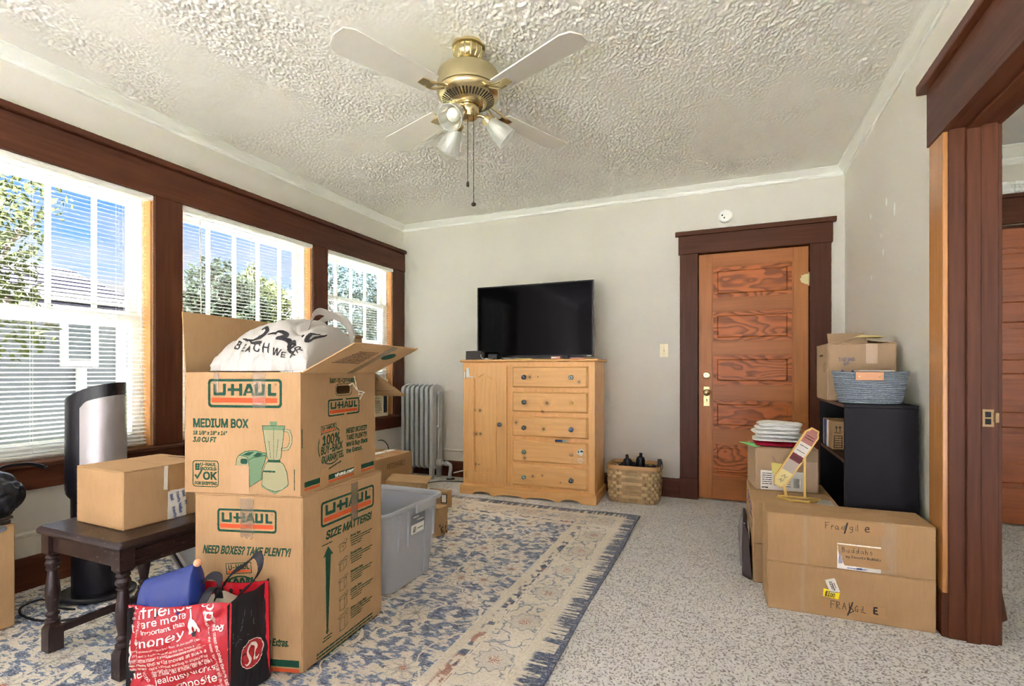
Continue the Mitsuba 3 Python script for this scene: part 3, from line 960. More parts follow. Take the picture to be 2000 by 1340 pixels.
for (z0, z1), kc, kz in zip(DR, KC, KZ):
    dk = cadd('drawer', bevel_front(0.478, 1.103, z0, z1), 'mat_pine_h')
    knob(0.588, kz, kc[0], kc[1], dk)
    knob(0.978, kz, kc[2], kc[3], dk, 0.8 if 'tan' in kc[2] or 'yellow' in kc[2] else 1.0)
# two stickers on the fourth drawer
SM = CM @ axes([1.045, -0.0021, 0.408], [1, 0, 0], [0, 0, 1])
dog = unary_union([Point(0, 0).buffer(0.022), Point(0.014, 0.012).buffer(0.014), Point(-0.016, -0.004).buffer(0.014), Point(0.006, -0.016).buffer(0.012)])
k = put('sticker', [fill(dog, 0.0006)], 'mat_paper', ch, SM, 'white puppy sticker on the fourth drawer')
put('print', [fill(unary_union([affinity.scale(Point(0.012, 0.006).buffer(0.012), 1, 0.6), affinity.scale(Point(-0.014, 0.002).buffer(0.008), 0.7, 1)]), 0.0009)], 'mat_dark_metal', k, SM)
SM = CM @ axes([1.047, -0.0021, 0.342], [1, 0, 0], [0, 0, 1])
paw = unary_union([affinity.scale(Point(0, -0.006).buffer(0.010), 1.15, 0.85)] + [Point(0.0145 * math.cos(t), 0.0135 * math.sin(t) - 0.002).buffer(0.0052) for t in (0.35, 1.15, 2.0, 2.8)])
k = put('sticker', [fill(paw.buffer(0.0045), 0.0006)], 'mat_paper', ch, SM, 'white paw print sticker on the fourth drawer')
put('print', [fill(paw, 0.0009)], 'mat_pine_h', k, SM)
# something blue and white wedged between the third and fourth drawers
k = thing('marker', 'blue and white tube lying in the gap above the fourth drawer', 'marker')
a = tube([[0.845, -0.008, 0.489], [0.905, -0.008, 0.488]], [0.008, 0.009], 10)
b = tube([[0.905, -0.008, 0.488], [0.952, -0.008, 0.487]], [0.0085, 0.0075], 10)
add('barrel', a, 'mat_blue_ink', k, 50, CM)
add('cap', b, 'mat_ceramic_pale', k, 50, CM)

# ------------------------------------------------------------------ television and small things on the dresser
tv = thing('television', 'large black flat screen television standing on the pine dresser', 'television')
x0, x1, z0, z1, y = -2.036, -0.984, 1.158, 1.783, 3.985
fr = sbox(x0, z0, x1, z1).difference(sbox(x0 + 0.011, z0 + 0.017, x1 - 0.011, z1 - 0.010))
m = extrude(fr, 0.03)
m.apply_transform(axes([0, y + 0.03, 0], [1, 0, 0], [0, 0, 1]))
add('bezel', m, 'mat_black_plastic', tv)
plain('screen', S(5, 5, 6), 0.05, 0.05)
add('screen', bx(x0 + 0.010, x1 - 0.010, y + 0.003, y + 0.02, z0 + 0.016, z1 - 0.009), 'mat_screen', tv)
add('back_cover', hull([[x0 + .01, y + .03, z0 + .01], [x1 - .01, y + .03, z0 + .01], [x1 - .01, y + .03, z1 - .01], [x0 + .01, y + .03, z1 - .01],
                        [x0 + .2, y + .075, z0 + .05], [x1 - .2, y + .075, z0 + .05], [x1 - .2, y + .075, z0 + .35], [x0 + .2, y + .075, z0 + .35]]), 'mat_black_matte', tv)
for xx in (x0 + 0.2, x1 - 0.2):
    add('foot', cat([tube([[xx, y + 0.02, z0 + 0.01], [xx - 0.01, y - 0.08, 1.143]], 0.006, 8), tube([[xx, y + 0.02, z0 + 0.01], [xx + 0.01, y + 0.10, 1.143]], 0.006, 8)]), 'mat_black_plastic', tv)
add('badge', bx(x1 - 0.052, x1 - 0.016, y - 0.0006, y + 0.002, z0 + 0.005, z0 + 0.013), 'mat_ceramic_pale', tv, label='small pale maker badge in the lower corner of the bezel')
TOP = 1.1376
k = thing('speaker', 'small dark grey box shaped speaker at the left end of the dresser top', 'speaker')
add('body', cb(-2.055, -1.905, 3.80, 3.88, TOP, TOP + 0.075, 0.005), 'mat_dark_speaker', k)
plain('dark_speaker', S(62, 58, 54), 0.75, 0.2)
add('foot', bx(-2.03, -1.93, 3.81, 3.87, TOP, TOP + 0.004), 'mat_black_matte', k)
add('side_buttons', cat([cb(-1.906, -1.9035, 3.825, 3.84, TOP + 0.02 + 0.012 * i, TOP + 0.028 + 0.012 * i, 0.001) for i in range(4)]), 'mat_ceramic_pale', k)
k = thing('media_box', 'little black box with a cable in front of the television, beside the grey speaker', 'media player')
add('body', cb(-1.855, -1.765, 3.82, 3.89, TOP, TOP + 0.05, 0.006), 'mat_black_plastic', k)
add('cable', tube(spline([[-1.80, 3.81, TOP + 0.012], [-1.86, 3.79, TOP + 0.004], [-1.90, 3.795, TOP + 0.02], [-1.905, 3.80, TOP + 0.045]], 16), 0.0022, 6), 'mat_paper', k)
k = thing('card', 'pale strip of paper lying on the dresser top below the screen', 'paper')
add('sheet', cb(-1.60, -1.455, 3.79, 3.85, TOP, TOP + 0.006, 0.001), 'mat_yellow_paper', k)
k = thing('cards', 'small red and white packet on the dresser top near the right edge of the television', 'packet')
plain('pale_red', S(206, 150, 136), 0.5, 0.3)
add('packet', cb(-1.285, -1.205, 3.80, 3.86, TOP, TOP + 0.021, 0.003), 'mat_pale_red', k)
add('print', bx(-1.275, -1.235, 3.7994, 3.801, TOP + 0.005, TOP + 0.016), 'mat_paper', k)
k = thing('remote_control', 'black remote control lying at the right end of the dresser top', 'remote control')
add('body', cb(-1.19, -1.02, 3.81, 3.85, TOP, TOP + 0.014, 0.004), 'mat_black_plastic', k)
add('buttons', cat([bx(-1.18 + 0.016 * i, -1.172 + 0.016 * i, 3.82 + 0.01 * j, 3.826 + 0.01 * j, TOP + 0.0135, TOP + 0.0155) for i in range(9) for j in (0, 1)]), 'mat_grey_label', k)
k = thing('card', 'tan folded card lying at the right end of the dresser top, before the remote', 'paper')
add('sheet', cb(-1.12, -1.0, 3.782, 3.803, TOP, TOP + 0.008, 0.001), 'mat_pale_red', k)

# ------------------------------------------------------------------ radiator
rad = thing('radiator', 'silver painted cast iron column radiator in the corner by the window', 'radiator')


def f_orn(p, n, uv):
    a = fbm(p.x * 60 + p.y * 40, p.z * 60, 3, 2)
    zone = smoothstep(0.62, 0.68, p.z) + (1 - smoothstep(0.30, 0.36, p.z))
    return dr.abs(dr.sin(p.z * 190 + 7 * a)) * 0.5 * zone + dr.abs(fbm(p.x * 45 + p.y * 45, p.z * 45, 8, 2) - 0.5) * 2 * zone + 0.2 * noise(p.x * 300, p.y * 300, p.z * 300)


mat('silver_paint', {'type': 'twosided', 'bsdf': {'type': 'bumpmap', 'arbitrary': mikit.proc(f_orn, eps=0.0015), 'scale': 0.004,
    'bsdf': {'type': 'principled', 'base_color': rgb(S(188, 190, 190)), 'metallic': 0.3, 'roughness': 0.36, 'specular': 0.5}}})
NS, RXA, RXB = 7, -2.955, -2.573
pitch = (RXB - RXA) / NS
yf, yb_, zb, zt = 4.105, 4.285, 0.095, 0.905


def col(y0, y1, z0, z1, hw, n=10):
    """one hollow column of a section: elliptical in plan, in the frame of the section"""
    t = np.arange(n) * 2 * PI / n
    return hull(np.vstack([np.c_[hw * np.cos(t), (y0 + y1) / 2 + (y1 - y0) / 2 * np.sin(t), np.full(n, z)] for z in (z0, z1)]))


shape = rrect(yf, zb, yb_, zt, 0.05).difference(rrect(4.182, zb + 0.10, 4.206, zt - 0.10, 0.011))
for i in range(NS):
    cx = RXA + (i + 0.5) * pitch
    w = pitch * 0.30
    core = extrude(shape.buffer(-0.010), 2 * w)
    core.apply_transform(axes([cx - w, 0, 0], [0, 1, 0], [0, 0, 1]))
    edge = extrude(shape, 0.016)
    edge.apply_transform(axes([cx + w - 0.010, 0, 0], [0, 1, 0], [0, 0, 1]))
    k = add('section', cat([core, edge]), 'mat_silver_paint', rad)
    nip = trimesh.creation.cylinder(0.03, pitch, sections=16)
    nip.apply_transform(axes([cx - pitch * 0.5, 4.195, 0.17], [0, 1, 0], [0, 0, 1]))
    n2 = nip.copy()
    n2.apply_translation((0, 0, 0.66))
    if i:
        add('nipple', cat([nip, n2]), 'mat_silver_paint', k)
    cap = trimesh.creation.icosphere(1, 0.011)
    cap.apply_translation((cx + w - 0.002, 4.195, zt + 0.004))
    add('cap_nut', cap, 'mat_silver_paint', k)
    if i in (0, NS - 1):
        for y in (4.13, 4.26):
            add('foot', hull([[cx - .02, y - .02, .13], [cx + .02, y - .02, .13], [cx + .02, y + .02, .13], [cx - .02, y + .02, .13],
                              [cx - .015, y - .025, 0], [cx + .015, y - .025, 0], [cx + .015, y + .02, 0], [cx - .015, y + .02, 0]]), 'mat_silver_paint', k)
add('end_rib', cat([tube([[RXB + 0.004, 4.195, 0.16], [RXB + 0.004, 4.195, 0.84]], 0.009, 8)] + [tube([[RXB, 4.195, z], [RXB + 0.018, 4.195, z]], [0.022, 0.016], 12) for z in (0.17, 0.5, 0.83)]), 'mat_silver_paint', rad, 50)
pp = spline([[RXB, 4.195, 0.15], [RXB + 0.10, 4.195, 0.15], [RXB + 0.135, 4.195, 0.14], [RXB + 0.142, 4.195, 0.10], [RXB + 0.142, 4.195, 0.0]], 30)
k = add('pipe', tube(pp, 0.017, 14), 'mat_silver_paint', rad, 50)
for a, b, r in ((0.004, 0.03, 0.045), (0.03, 0.048, 0.032), (0.085, 0.105, 0.026)):
    m = trimesh.creation.cylinder(r, b - a, sections=20)
    m.apply_transform(axes([RXB + (a + b) / 2, 4.195, 0.15], [0, 1, 0], [0, 0, 1]))
    add('union_nut', m, 'mat_silver_paint', k, 40)
esc = lathe([(0.018, 0), (0.042, 0), (0.04, 0.006), (0.018, 0.01)], 20)
esc.apply_translation((RXB + 0.142, 4.195, 0))
add('escutcheon', esc, 'mat_dark_metal', k, 40)
k = add('thin_pipe', tube(spline([[RXB + 0.165, 4.21, 0.06], [RXB + 0.22, 4.24, 0.075], [-2.08, 4.29, 0.10]], 12), 0.006, 8), 'mat_white_paint', None, 50)
lab(k, 'thin white tube running along the skirting from the radiator pipe to the dresser', 'pipe')

# ------------------------------------------------------------------ woven basket beside the dresser
bk = thing('woven_basket', 'tan woven splint basket on the carpet between the dresser and the door', 'basket')
plain('splint', S(188, 162, 116), 0.6, 0.3)
plain('splint_dark', S(158, 130, 88), 0.6, 0.3)
plain('splint_rim', S(178, 138, 88), 0.55, 0.3)
plain('leather_dark', S(44, 46, 46), 0.5, 0.4)


def bloop(t, s):
    """superellipse outline in plan, t in turns, scaled by s"""
    a = t * 2 * PI
    c, d = np.cos(a), np.sin(a)
    e = 0.42
    return np.stack([-0.675 + 0.205 * s * np.sign(c) * np.abs(c) ** e, 4.118 + 0.152 * s * np.sign(d) * np.abs(d) ** e], -1)


NSTK = 28
NROW = 10
tt = np.linspace(0, 1, 161)
for r in range(NROW):
    za = 0.012 + r * 0.0262
    P, W = [], []
    V, F = [], []
    for i, t in enumerate(tt[:-1]):
        ph = math.cos(PI * (t * NSTK + r))
        for (z, o) in ((za, -0.002), (za + 0.006, 0.0), (za + 0.019, 0.0), (za + 0.0248, -0.002)):
            s = 0.93 + 0.07 * z / 0.28
            q = bloop(np.array(t), s + (ph * 0.0075 + o) / 0.17)
            V.append([q[0], q[1], z])
    n = len(tt) - 1
    for i in range(n):
        j = (i + 1) % n
        for c in range(3):
            F += [[i * 4 + c, j * 4 + c, j * 4 + c + 1], [i * 4 + c, j * 4 + c + 1, i * 4 + c + 1]]
    add('weaver', trimesh.Trimesh(V, F, process=False), 'mat_splint' if r % 3 else 'mat_splint_dark', bk)
for i in range(NSTK):
    t0 = (i + 0.5 - 0.36) / NSTK
    t1 = (i + 0.5 + 0.36) / NSTK
    V = []
    for z in np.linspace(0.0, 0.275, 12):
        s = 0.93 + 0.07 * z / 0.28 - 0.004
        V += [[*bloop(np.array(t0), s), z], [*bloop(np.array(t1), s), z]]
    F = []
    for a in range(11):
        F += [[2 * a, 2 * a + 1, 2 * a + 3], [2 * a, 2 * a + 3, 2 * a + 2]]
    add('stake', trimesh.Trimesh(V, F, process=False), 'mat_splint_dark', bk)
rim = []
for z, o in ((0.268, 1.035), (0.292, 1.035), (0.296, 1.01), (0.292, 0.985), (0.268, 0.985)):
    rim.append(np.c_[bloop(tt[:-1], o), np.full(160, z)])
V = np.vstack(rim)
F = []
for a in range(5):
    b = (a + 1) % 5
    for i in range(160):
        j = (i + 1) % 160
        F += [[a * 160 + i, b * 160 + j, a * 160 + j], [a * 160 + i, b * 160 + i, b * 160 + j]]
m = trimesh.Trimesh(V, F, process=False)
m.fix_normals()
add('rim', m, 'mat_splint_rim', bk, 50)
lin = np.vstack([np.c_[bloop(tt[:-1], 0.90), np.full(160, 0.006)], np.c_[bloop(tt[:-1], 0.965), np.full(160, 0.26)]])
F = []
for i in range(160):
    j = (i + 1) % 160
    F += [[i, 160 + j, j], [i, 160 + i, 160 + j]]
tri = trimesh.creation.triangulate_polygon(Polygon(bloop(tt[:-1], 0.90)), engine='earcut')
base = trimesh.Trimesh(np.c_[tri[0], np.full(len(tri[0]), 0.006)], tri[1], process=False)
add('lining', cat([trimesh.Trimesh(lin, F, process=False), base]), 'mat_splint_dark', bk)
hp = spline([[-0.478, 4.03, 0.262], [-0.475, 4.045, 0.31], [-0.478, 4.075, 0.345], [-0.476, 4.12, 0.325], [-0.474, 4.15, 0.262]], 24)
add('handle', ribbon(hp, np.tile([0.012, 0.008, 0], (24, 1)), 0.004), 'mat_leather_dark', bk, label='dark leather loop handle')
k = thing('sneaker', 'black shoe with a white sole edge lying in the woven basket, left of the bottles', 'shoe', None)


def shoe(cx, cy, cz, ang, tilt):
    body = hull(np.vstack([[[0.11 * math.cos(t) * (1.0 if math.cos(t) > 0 else 0.9), 0.038 * math.sin(t), 0.0] for t in np.linspace(0, 2 * PI, 18)[:-1]],
                           [[0.05 * math.cos(t) - 0.04, 0.026 * math.sin(t), 0.075] for t in np.linspace(0, 2 * PI, 12)[:-1]]]))
    sole = hull(np.vstack([[[0.117 * math.cos(t), 0.042 * math.sin(t), z] for t in np.linspace(0, 2 * PI, 22)[:-1]] for z in (-0.022, 0.0)]))
    R = trimesh.transformations.euler_matrix(tilt, 0.35, ang)
    R[:3, 3] = (cx, cy, cz)
    return body, sole, R


b, s, R = shoe(-0.775, 4.12, 0.235, 1.4, 0.9)
add('upper', b, 'mat_black_matte', k, 40, R)
add('sole', s, 'mat_paper', k, 40, R)
k = thing('sneaker', 'black shoe with a white sole edge lying in the woven basket, below the black bottles', 'shoe', None)
b, s, R = shoe(-0.56, 4.10, 0.225, 1.5, 0.9)
add('upper', b, 'mat_black_matte', k, 40, R)
add('sole', s, 'mat_paper', k, 40, R)
for i, (x, y, h, a) in enumerate(((-0.722, 4.07, 0.37, -0.08), (-0.628, 4.10, 0.385, 0.04))):
    k = thing('black_bottle', ('black rounded bottle leaning left in the woven basket', 'black rounded bottle standing upright on the right in the woven basket')[i], 'bottle')
    pr = [(0, 0), (0.034, 0), (0.036, 0.01), (0.036, h - 0.09), (0.03, h - 0.068), (0.016, h - 0.06), (0.014, h - 0.056)]
    R = trimesh.transformations.euler_matrix(0, a, 0)
    R[:3, 3] = (x - a * 0.25, y, 0.03)
    add('body', lathe(pr, 20), 'mat_black_plastic', k, 40, R)
    add('cap', lathe([(0.013, h - 0.058), (0.013, h - 0.036), (0.009, h - 0.03), (0, h - 0.03)], 16), 'mat_black_matte', k, 40, R)
k = add('dark_cloth', trimesh.smoothing.filter_taubin(hull([[-0.83, 4.17, 0.1], [-0.52, 4.17, 0.1], [-0.52, 4.24, 0.1], [-0.83, 4.24, 0.1], [-0.80, 4.18, 0.285], [-0.55, 4.18, 0.25], [-0.56, 4.23, 0.262], [-0.78, 4.23, 0.30]]).subdivide().subdivide().subdivide()), 'mat_black_matte', None, True)
lab(k, 'crumpled black cloth at the back of the woven basket', 'cloth')

# ------------------------------------------------------------------ wall switch and smoke alarm
k = thing('light_switch', 'ivory light switch plate on the wall left of the panelled door', 'light switch')
plain('ivory', S(226, 214, 178), 0.4, 0.4)
add('plate', cb(-0.505, -0.435, YB - 0.006, YB, 1.155, 1.268, 0.003), 'mat_ivory', k)
add('toggle', hull([[-0.475, YB - 0.006, 1.20], [-0.465, YB - 0.006, 1.20], [-0.475, YB - 0.006, 1.222], [-0.465, YB - 0.006, 1.222], [-0.474, YB - 0.018, 1.217], [-0.466, YB - 0.018, 1.217], [-0.474, YB - 0.018, 1.224], [-0.466, YB - 0.018, 1.224]]), 'mat_ivory', k)
add('screw', cat([trimesh.creation.icosphere(1, 0.0035).apply_translation((-0.47, YB - 0.006, z)) for z in (1.178, 1.246)]), 'mat_brass', k)
k = thing('smoke_alarm', 'round white smoke alarm on the wall above the panelled door', 'smoke alarm')
m = lathe([(0, 0), (0.052, 0), (0.055, 0.006), (0.053, 0.018), (0.044, 0.026), (0, 0.028)], 40)
MM = axes([0.0, YB, 2.271], [1, 0, 0], [0, 0, 1], [0, -1, 0])
m.apply_transform(MM)
m.fix_normals()
add('body', m, 'mat_white_vinyl', k, 30)
dots = cat([trimesh.creation.cylinder(0.006, 0.004, sections=12).apply_translation((x, z, 0.0275)) for x, z in ((-0.022, 0.006), (-0.008, -0.016))])
dots.apply_transform(MM)
add('sensor', dots, 'mat_black_matte', k)

# ------------------------------------------------------------------ ceiling fan
fan = thing('ceiling_fan', 'brass ceiling fan with pale blades and three ribbed glass lamp shades', 'ceiling fan')
FO = np.array([-1.094, 2.050, 0.0])


def fadd(name, mesh, m, parent=fan, smooth=40, label=None):
    mesh = mesh.copy()
    mesh.apply_translation(FO)
    return add(name, mesh, m, parent, smooth, None, label)


k = fadd('canopy', lathe([(0, 2.4725), (0.034, 2.4725), (0.05, 2.478), (0.062, 2.495), (0.066, 2.512), (0.064, 2.526), (0.076, 2.530), (0.078, 2.542), (0, 2.542)], 40), 'mat_brass')
fadd('canopy_rib', cat([tube([[0.067 * math.cos(a), 0.067 * math.sin(a), 2.526], [0.064 * math.cos(a), 0.064 * math.sin(a), 2.497], [0.05 * math.cos(a), 0.05 * math.sin(a), 2.479]], 0.004, 6) for a in np.arange(14) * 2 * PI / 14]), 'mat_brass_satin', k)
fadd('neck', lathe([(0, 2.42), (0.06, 2.42), (0.062, 2.43), (0.046, 2.44), (0.036, 2.455), (0.036, 2.475), (0, 2.475)], 32), 'mat_brass')
k = fadd('motor_housing', lathe([(0.0, 2.325), (0.128, 2.325), (0.141, 2.333), (0.143, 2.345), (0.143, 2.398), (0.138, 2.410), (0.10, 2.424), (0, 2.428)], 56), 'mat_brass_satin')
fadd('lower_bowl', lathe([(0.05, 2.262), (0.066, 2.264), (0.070, 2.270), (0.078, 2.276), (0.126, 2.296), (0.140, 2.312), (0.143, 2.322), (0.141, 2.328), (0.128, 2.327), (0.05, 2.29)], 56), 'mat_brass', k)
vents = []
for a in np.arange(44) * 2 * PI / 44:
    q = hull([[0.086, -0.0028, 2.2785], [0.086, 0.0028, 2.2785], [0.120, 0.0042, 2.2925], [0.120, -0.0042, 2.2925], [0.086, -0.0028, 2.285], [0.086, 0.0028, 2.285], [0.120, 0.0042, 2.299], [0.120, -0.0042, 2.299]])
    q.apply_transform(trimesh.transformations.rotation_matrix(a, [0, 0, 1]))
    vents.append(q)
fadd('vent_slots', cat(vents), 'mat_dark_metal', k, False)
hub = fadd('switch_housing', lathe([(0, 2.205), (0.03, 2.205), (0.038, 2.210), (0.040, 2.222), (0.048, 2.230), (0.050, 2.252), (0.046, 2.264), (0, 2.266)], 36), 'mat_brass')
plain('blade', S(214, 210, 200), 0.5, 0.2)
for i in range(4):
    a = math.radians(68 + 90 * i)
    R = trimesh.transformations.rotation_matrix(a, [0, 0, 1])
    arm = cat([tube(spline([[0.10, 0, 2.318], [0.145, 0.016, 2.300], [0.185, 0.024, 2.285], [0.23, 0.02, 2.281]], 14), 0.006, 8),
               tube(spline([[0.10, 0, 2.318], [0.145, -0.016, 2.300], [0.185, -0.024, 2.285], [0.23, -0.02, 2.281]], 14), 0.006, 8),
               hull([[0.20, -0.03, 2.278], [0.20, 0.03, 2.278], [0.265, 0.022, 2.278], [0.265, -0.022, 2.278], [0.20, -0.03, 2.282], [0.20, 0.03, 2.282], [0.265, 0.022, 2.282], [0.265, -0.022, 2.282]])])
    arm.apply_transform(R)
    ak = fadd('blade_arm', arm, 'mat_brass')
    bl = Polygon([(0.215, -0.052), (0.60, -0.068), (0.635, -0.052), (0.648, 0.0), (0.635, 0.052), (0.60, 0.068), (0.215, 0.052)]).buffer(0.006)
    b = extrude(bl, 0.006)
    b.apply_translation((0, 0, 2.2825))
    P = trimesh.transformations.rotation_matrix(math.radians(9), [1, 0, 0], [0, 0, 2.2855])
    b.apply_transform(P)
    b.apply_transform(R)
    fadd('blade', b, 'mat_blade', ak, False)
mat('ribbed_glass', {'type': 'principled', 'base_color': rgb(S(232, 236, 232)), 'roughness': 0.16, 'spec_trans': 0.75, 'eta': 1.12, 'specular': 0.5})
mat('shade_glass', {'type': 'twosided', 'bsdf': {'type': 'blendbsdf', 'weight': 0.42, 'a': {'type': 'thindielectric', 'int_ior': 1.5}, 'b': {'type': 'principled', 'base_color': rgb(S(214, 218, 214)), 'roughness': 0.2, 'specular': 0.6}}})
scene['mat_shade_glass'] = {'type': 'blendbsdf', 'weight': 0.45, 'a': {'type': 'thindielectric', 'int_ior': 1.5},
                            'b': {'type': 'principledthin', 'base_color': rgb(S(210, 214, 210)), 'roughness': 0.2, 'diff_trans': 1.0, 'spec_trans': 0.0, 'eta': 1.5}}
scene.pop('mat_ribbed_glass')
plain('bulb', S(250, 248, 240), 0.35, 0.4)
for i, az in enumerate((-88, 32, 152)):
    a = math.radians(az)
    d = np.array([math.cos(a), math.sin(a), 0])
    axis = d * math.sin(math.radians(50)) + np.array([0, 0, -math.cos(math.radians(50))])
    root = d * 0.036 + [0, 0, 2.222]
    neck = d * 0.074 + [0, 0, 2.218]
    lk = fadd('lamp_arm', tube(spline([root, (root + neck) / 2 + [0, 0, 0.006], neck + axis * 0.012], 10), 0.008, 10), 'mat_brass')
    u = np.cross(axis, [0, 0, 1.0])
    u /= np.linalg.norm(u)
    M = axes(neck + axis * 0.004, u, np.cross(axis, u), axis)
    so = lathe([(0, 0), (0.022, 0), (0.026, 0.006), (0.026, 0.026), (0.022, 0.03), (0, 0.03)], 24)
    so.apply_transform(M)
    so.fix_normals()
    fadd('socket', so, 'mat_brass', lk)
    pr = np.array([(0.022, 0.02), (0.030, 0.036), (0.038, 0.062), (0.046, 0.095), (0.053, 0.128), (0.0545, 0.136)])
    n = 96
    t = np.arange(n) * 2 * PI / n
    rib = 1 + 0.012 * np.cos(t * 32)
    V = np.vstack([np.c_[r * rib * np.cos(t), r * rib * np.sin(t), np.full(n, z)] for r, z in pr])
    F = []
    for q in range(len(pr) - 1):
        for j in range(n):
            e = (j + 1) % n
            F += [[q * n + j, q * n + e, (q + 1) * n + e], [q * n + j, (q + 1) * n + e, (q + 1) * n + j]]
    sh = trimesh.Trimesh(V, F, process=False)
    sh.apply_transform(M)
    fadd('lamp_shade', sh, 'mat_shade_glass', lk, True)
    lip = tube(np.c_[0.0545 * np.cos(t), 0.0545 * np.sin(t), np.full(n, 0.136)], 0.0017, 6, closed=True)
    lip.apply_transform(M)
    fadd('shade_lip', lip, 'mat_ceramic_pale', lk, True)
    bu = lathe([(0, 0.03), (0.012, 0.03), (0.014, 0.05), (0.026, 0.078), (0.029, 0.092), (0.025, 0.108), (0.012, 0.119), (0, 0.121)], 24)
    bu.apply_transform(M)
    bu.fix_normals()
    fadd('bulb', bu, 'mat_bulb', lk, 50)
for (dx, dy, zz, s) in ((0.012, -0.028, 1.905, 0), (0.034, -0.012, 1.812, 1)):
    pts = [trimesh.creation.icosphere(0, 0.0026).apply_translation((dx, dy, z)) for z in np.arange(zz, 2.212, 0.0055)]
    ck = fadd('pull_chain', cat(pts), 'mat_dark_metal', fan, False)
    if s:
        p = trimesh.creation.icosphere(2, 0.011)
        p.vertices = p.vertices * [1, 1, 0.85] + [dx, dy, zz - 0.008]
    else:
        p = lathe([(0, zz - 0.022), (0.006, zz - 0.022), (0.007, zz - 0.012), (0.005, zz), (0, zz)], 12)
        p.apply_translation((dx, dy, 0))
    fadd('pull', p, 'mat_dark_metal', ck)
# ------------------------------------------------------------------ cartons
def prism(corners, z0, z1, r=0.004):
    """upright box over four plan corners (counter-clockwise), edges chamfered"""
    c = np.asarray(corners, float)
    P = []
    ctr = c.mean(0)
    for i in range(4):
        a = c[i] + (c[i - 1] - c[i]) / np.linalg.norm(c[i - 1] - c[i]) * r
        b = c[i] + (c[(i + 1) % 4] - c[i]) / np.linalg.norm(c[(i + 1) % 4] - c[i]) * r
        inn = c[i] + (ctr - c[i]) / np.linalg.norm(ctr - c[i]) * r * 1.3
        for (z, dz) in ((z0, r), (z1, -r)):
            P += [[*a, z + dz], [*b, z + dz], [*inn, z]]
    return hull(P)


def wallframe(p0, p1, z, off=0.0003):
    """frame on the upright face p0 -> p1 (seen from its right-hand side): x along, y up, z out"""
    p0, p1 = np.array(p0, float), np.array(p1, float)
    t = (p1 - p0) / np.linalg.norm(p1 - p0)
    n = np.array([t[1], -t[0], 0])
    return axes([*(p0 + n[:2] * off), z], [*t, 0], [0, 0, 1], n)


def fit(s, x0, y0, x1, y1, shear=0.0, bold=True, rot=0.0):
    return text(s, y1 - y0, x0, y0, 1.0, shear, rot, bold, width=x1 - x0 - shear * (y1 - y0) if shear else x1 - x0)


def dashes(x0, x1, y, h, r, gap=0.35):
    """a line of print too small to read, as short strokes"""
    out, x = [], x0
    while x < x1:
        w = r.uniform(1.2, 4.5) * h
        out.append(sbox(x, y, min(x + w, x1), y + h * 0.8))
        x += w + h * gap
    return out


def haul_logo(x0, y0, x1, y1, cuts=()):
    """the mover's badge: (green shapes, orange shapes)"""
    w, h = x1 - x0, y1 - y0
    t = h * 0.088
    ring = rrect(x0, y0, x1, y1, h * 0.14).difference(rrect(x0 + t, y0 + t, x1 - t, y1 - t, h * 0.08))
    for c in cuts:
        ring = ring.difference(c)
    ly0, ly1 = y0 + h * 0.42, y0 + h * 0.83
    lx0, lx1 = x0 + w * 0.075, x0 + w * 0.925
    W = lx1 - lx0
    s = 0.040 * w
    q = []
    u0, u1 = lx0, lx0 + 0.20 * W
    q.append(rrect(u0, ly0, u1, ly1 + 0.05 * h, 0.07 * h).difference(sbox(u0 + s, ly0 + s * 0.95, u1 - s, ly1 + h)).intersection(sbox(u0, ly0, u1, ly1)))
    hx = lx0 + 0.285 * W
    q += [sbox(hx, ly0, hx + s, ly1), sbox(hx + 0.13 * W, ly0, hx + 0.13 * W + s, ly1), sbox(lx0 + 0.23 * W, (ly0 + ly1) / 2 - s * 0.42, hx + 0.14 * W, (ly0 + ly1) / 2 + s * 0.42)]
    a0, a1 = lx0 + 0.475 * W, lx0 + 0.665 * W
    am = (a0 + a1) / 2
    q.append(Polygon([(a0, ly0), (am - s * 0.62, ly1), (am + s * 0.62, ly1), (a1, ly0), (a1 - s * 1.05, ly0), (am + s * 0.95, ly0 + 0.09 * h), (am - s * 0.95, ly0 + 0.09 * h), (a0 + s * 1.05, ly0)])
             .difference(Polygon([(am - s * 0.62, ly0 + 0.155 * h), (am + s * 0.62, ly0 + 0.155 * h), (am, ly0 + 0.29 * h)])))
    b0, b1 = lx0 + 0.665 * W, lx0 + 0.82 * W
    q.append(rrect(b0, ly0, b1, ly1 + 0.05 * h, 0.07 * h).difference(sbox(b0 + s, ly0 + s * 0.95, b1 - s, ly1 + h)).intersection(sbox(b0, ly0, b1, ly1)))
    c0 = lx0 + 0.87 * W
    q += [sbox(c0, ly0, c0 + s, ly1), sbox(c0, ly0, lx1, ly0 + s * 0.9)]
    q.append(Point(lx1 - 0.01 * W, ly1 - 0.02 * h).buffer(0.03 * h).difference(Point(lx1 - 0.01 * W, ly1 - 0.02 * h).buffer(0.02 * h)))
    bar = sbox(lx0 - 0.03 * W, y0 + h * 0.175, lx1 + 0.015 * W, y0 + h * 0.345)
    return fill(unary_union([ring] + q)), fill(bar)


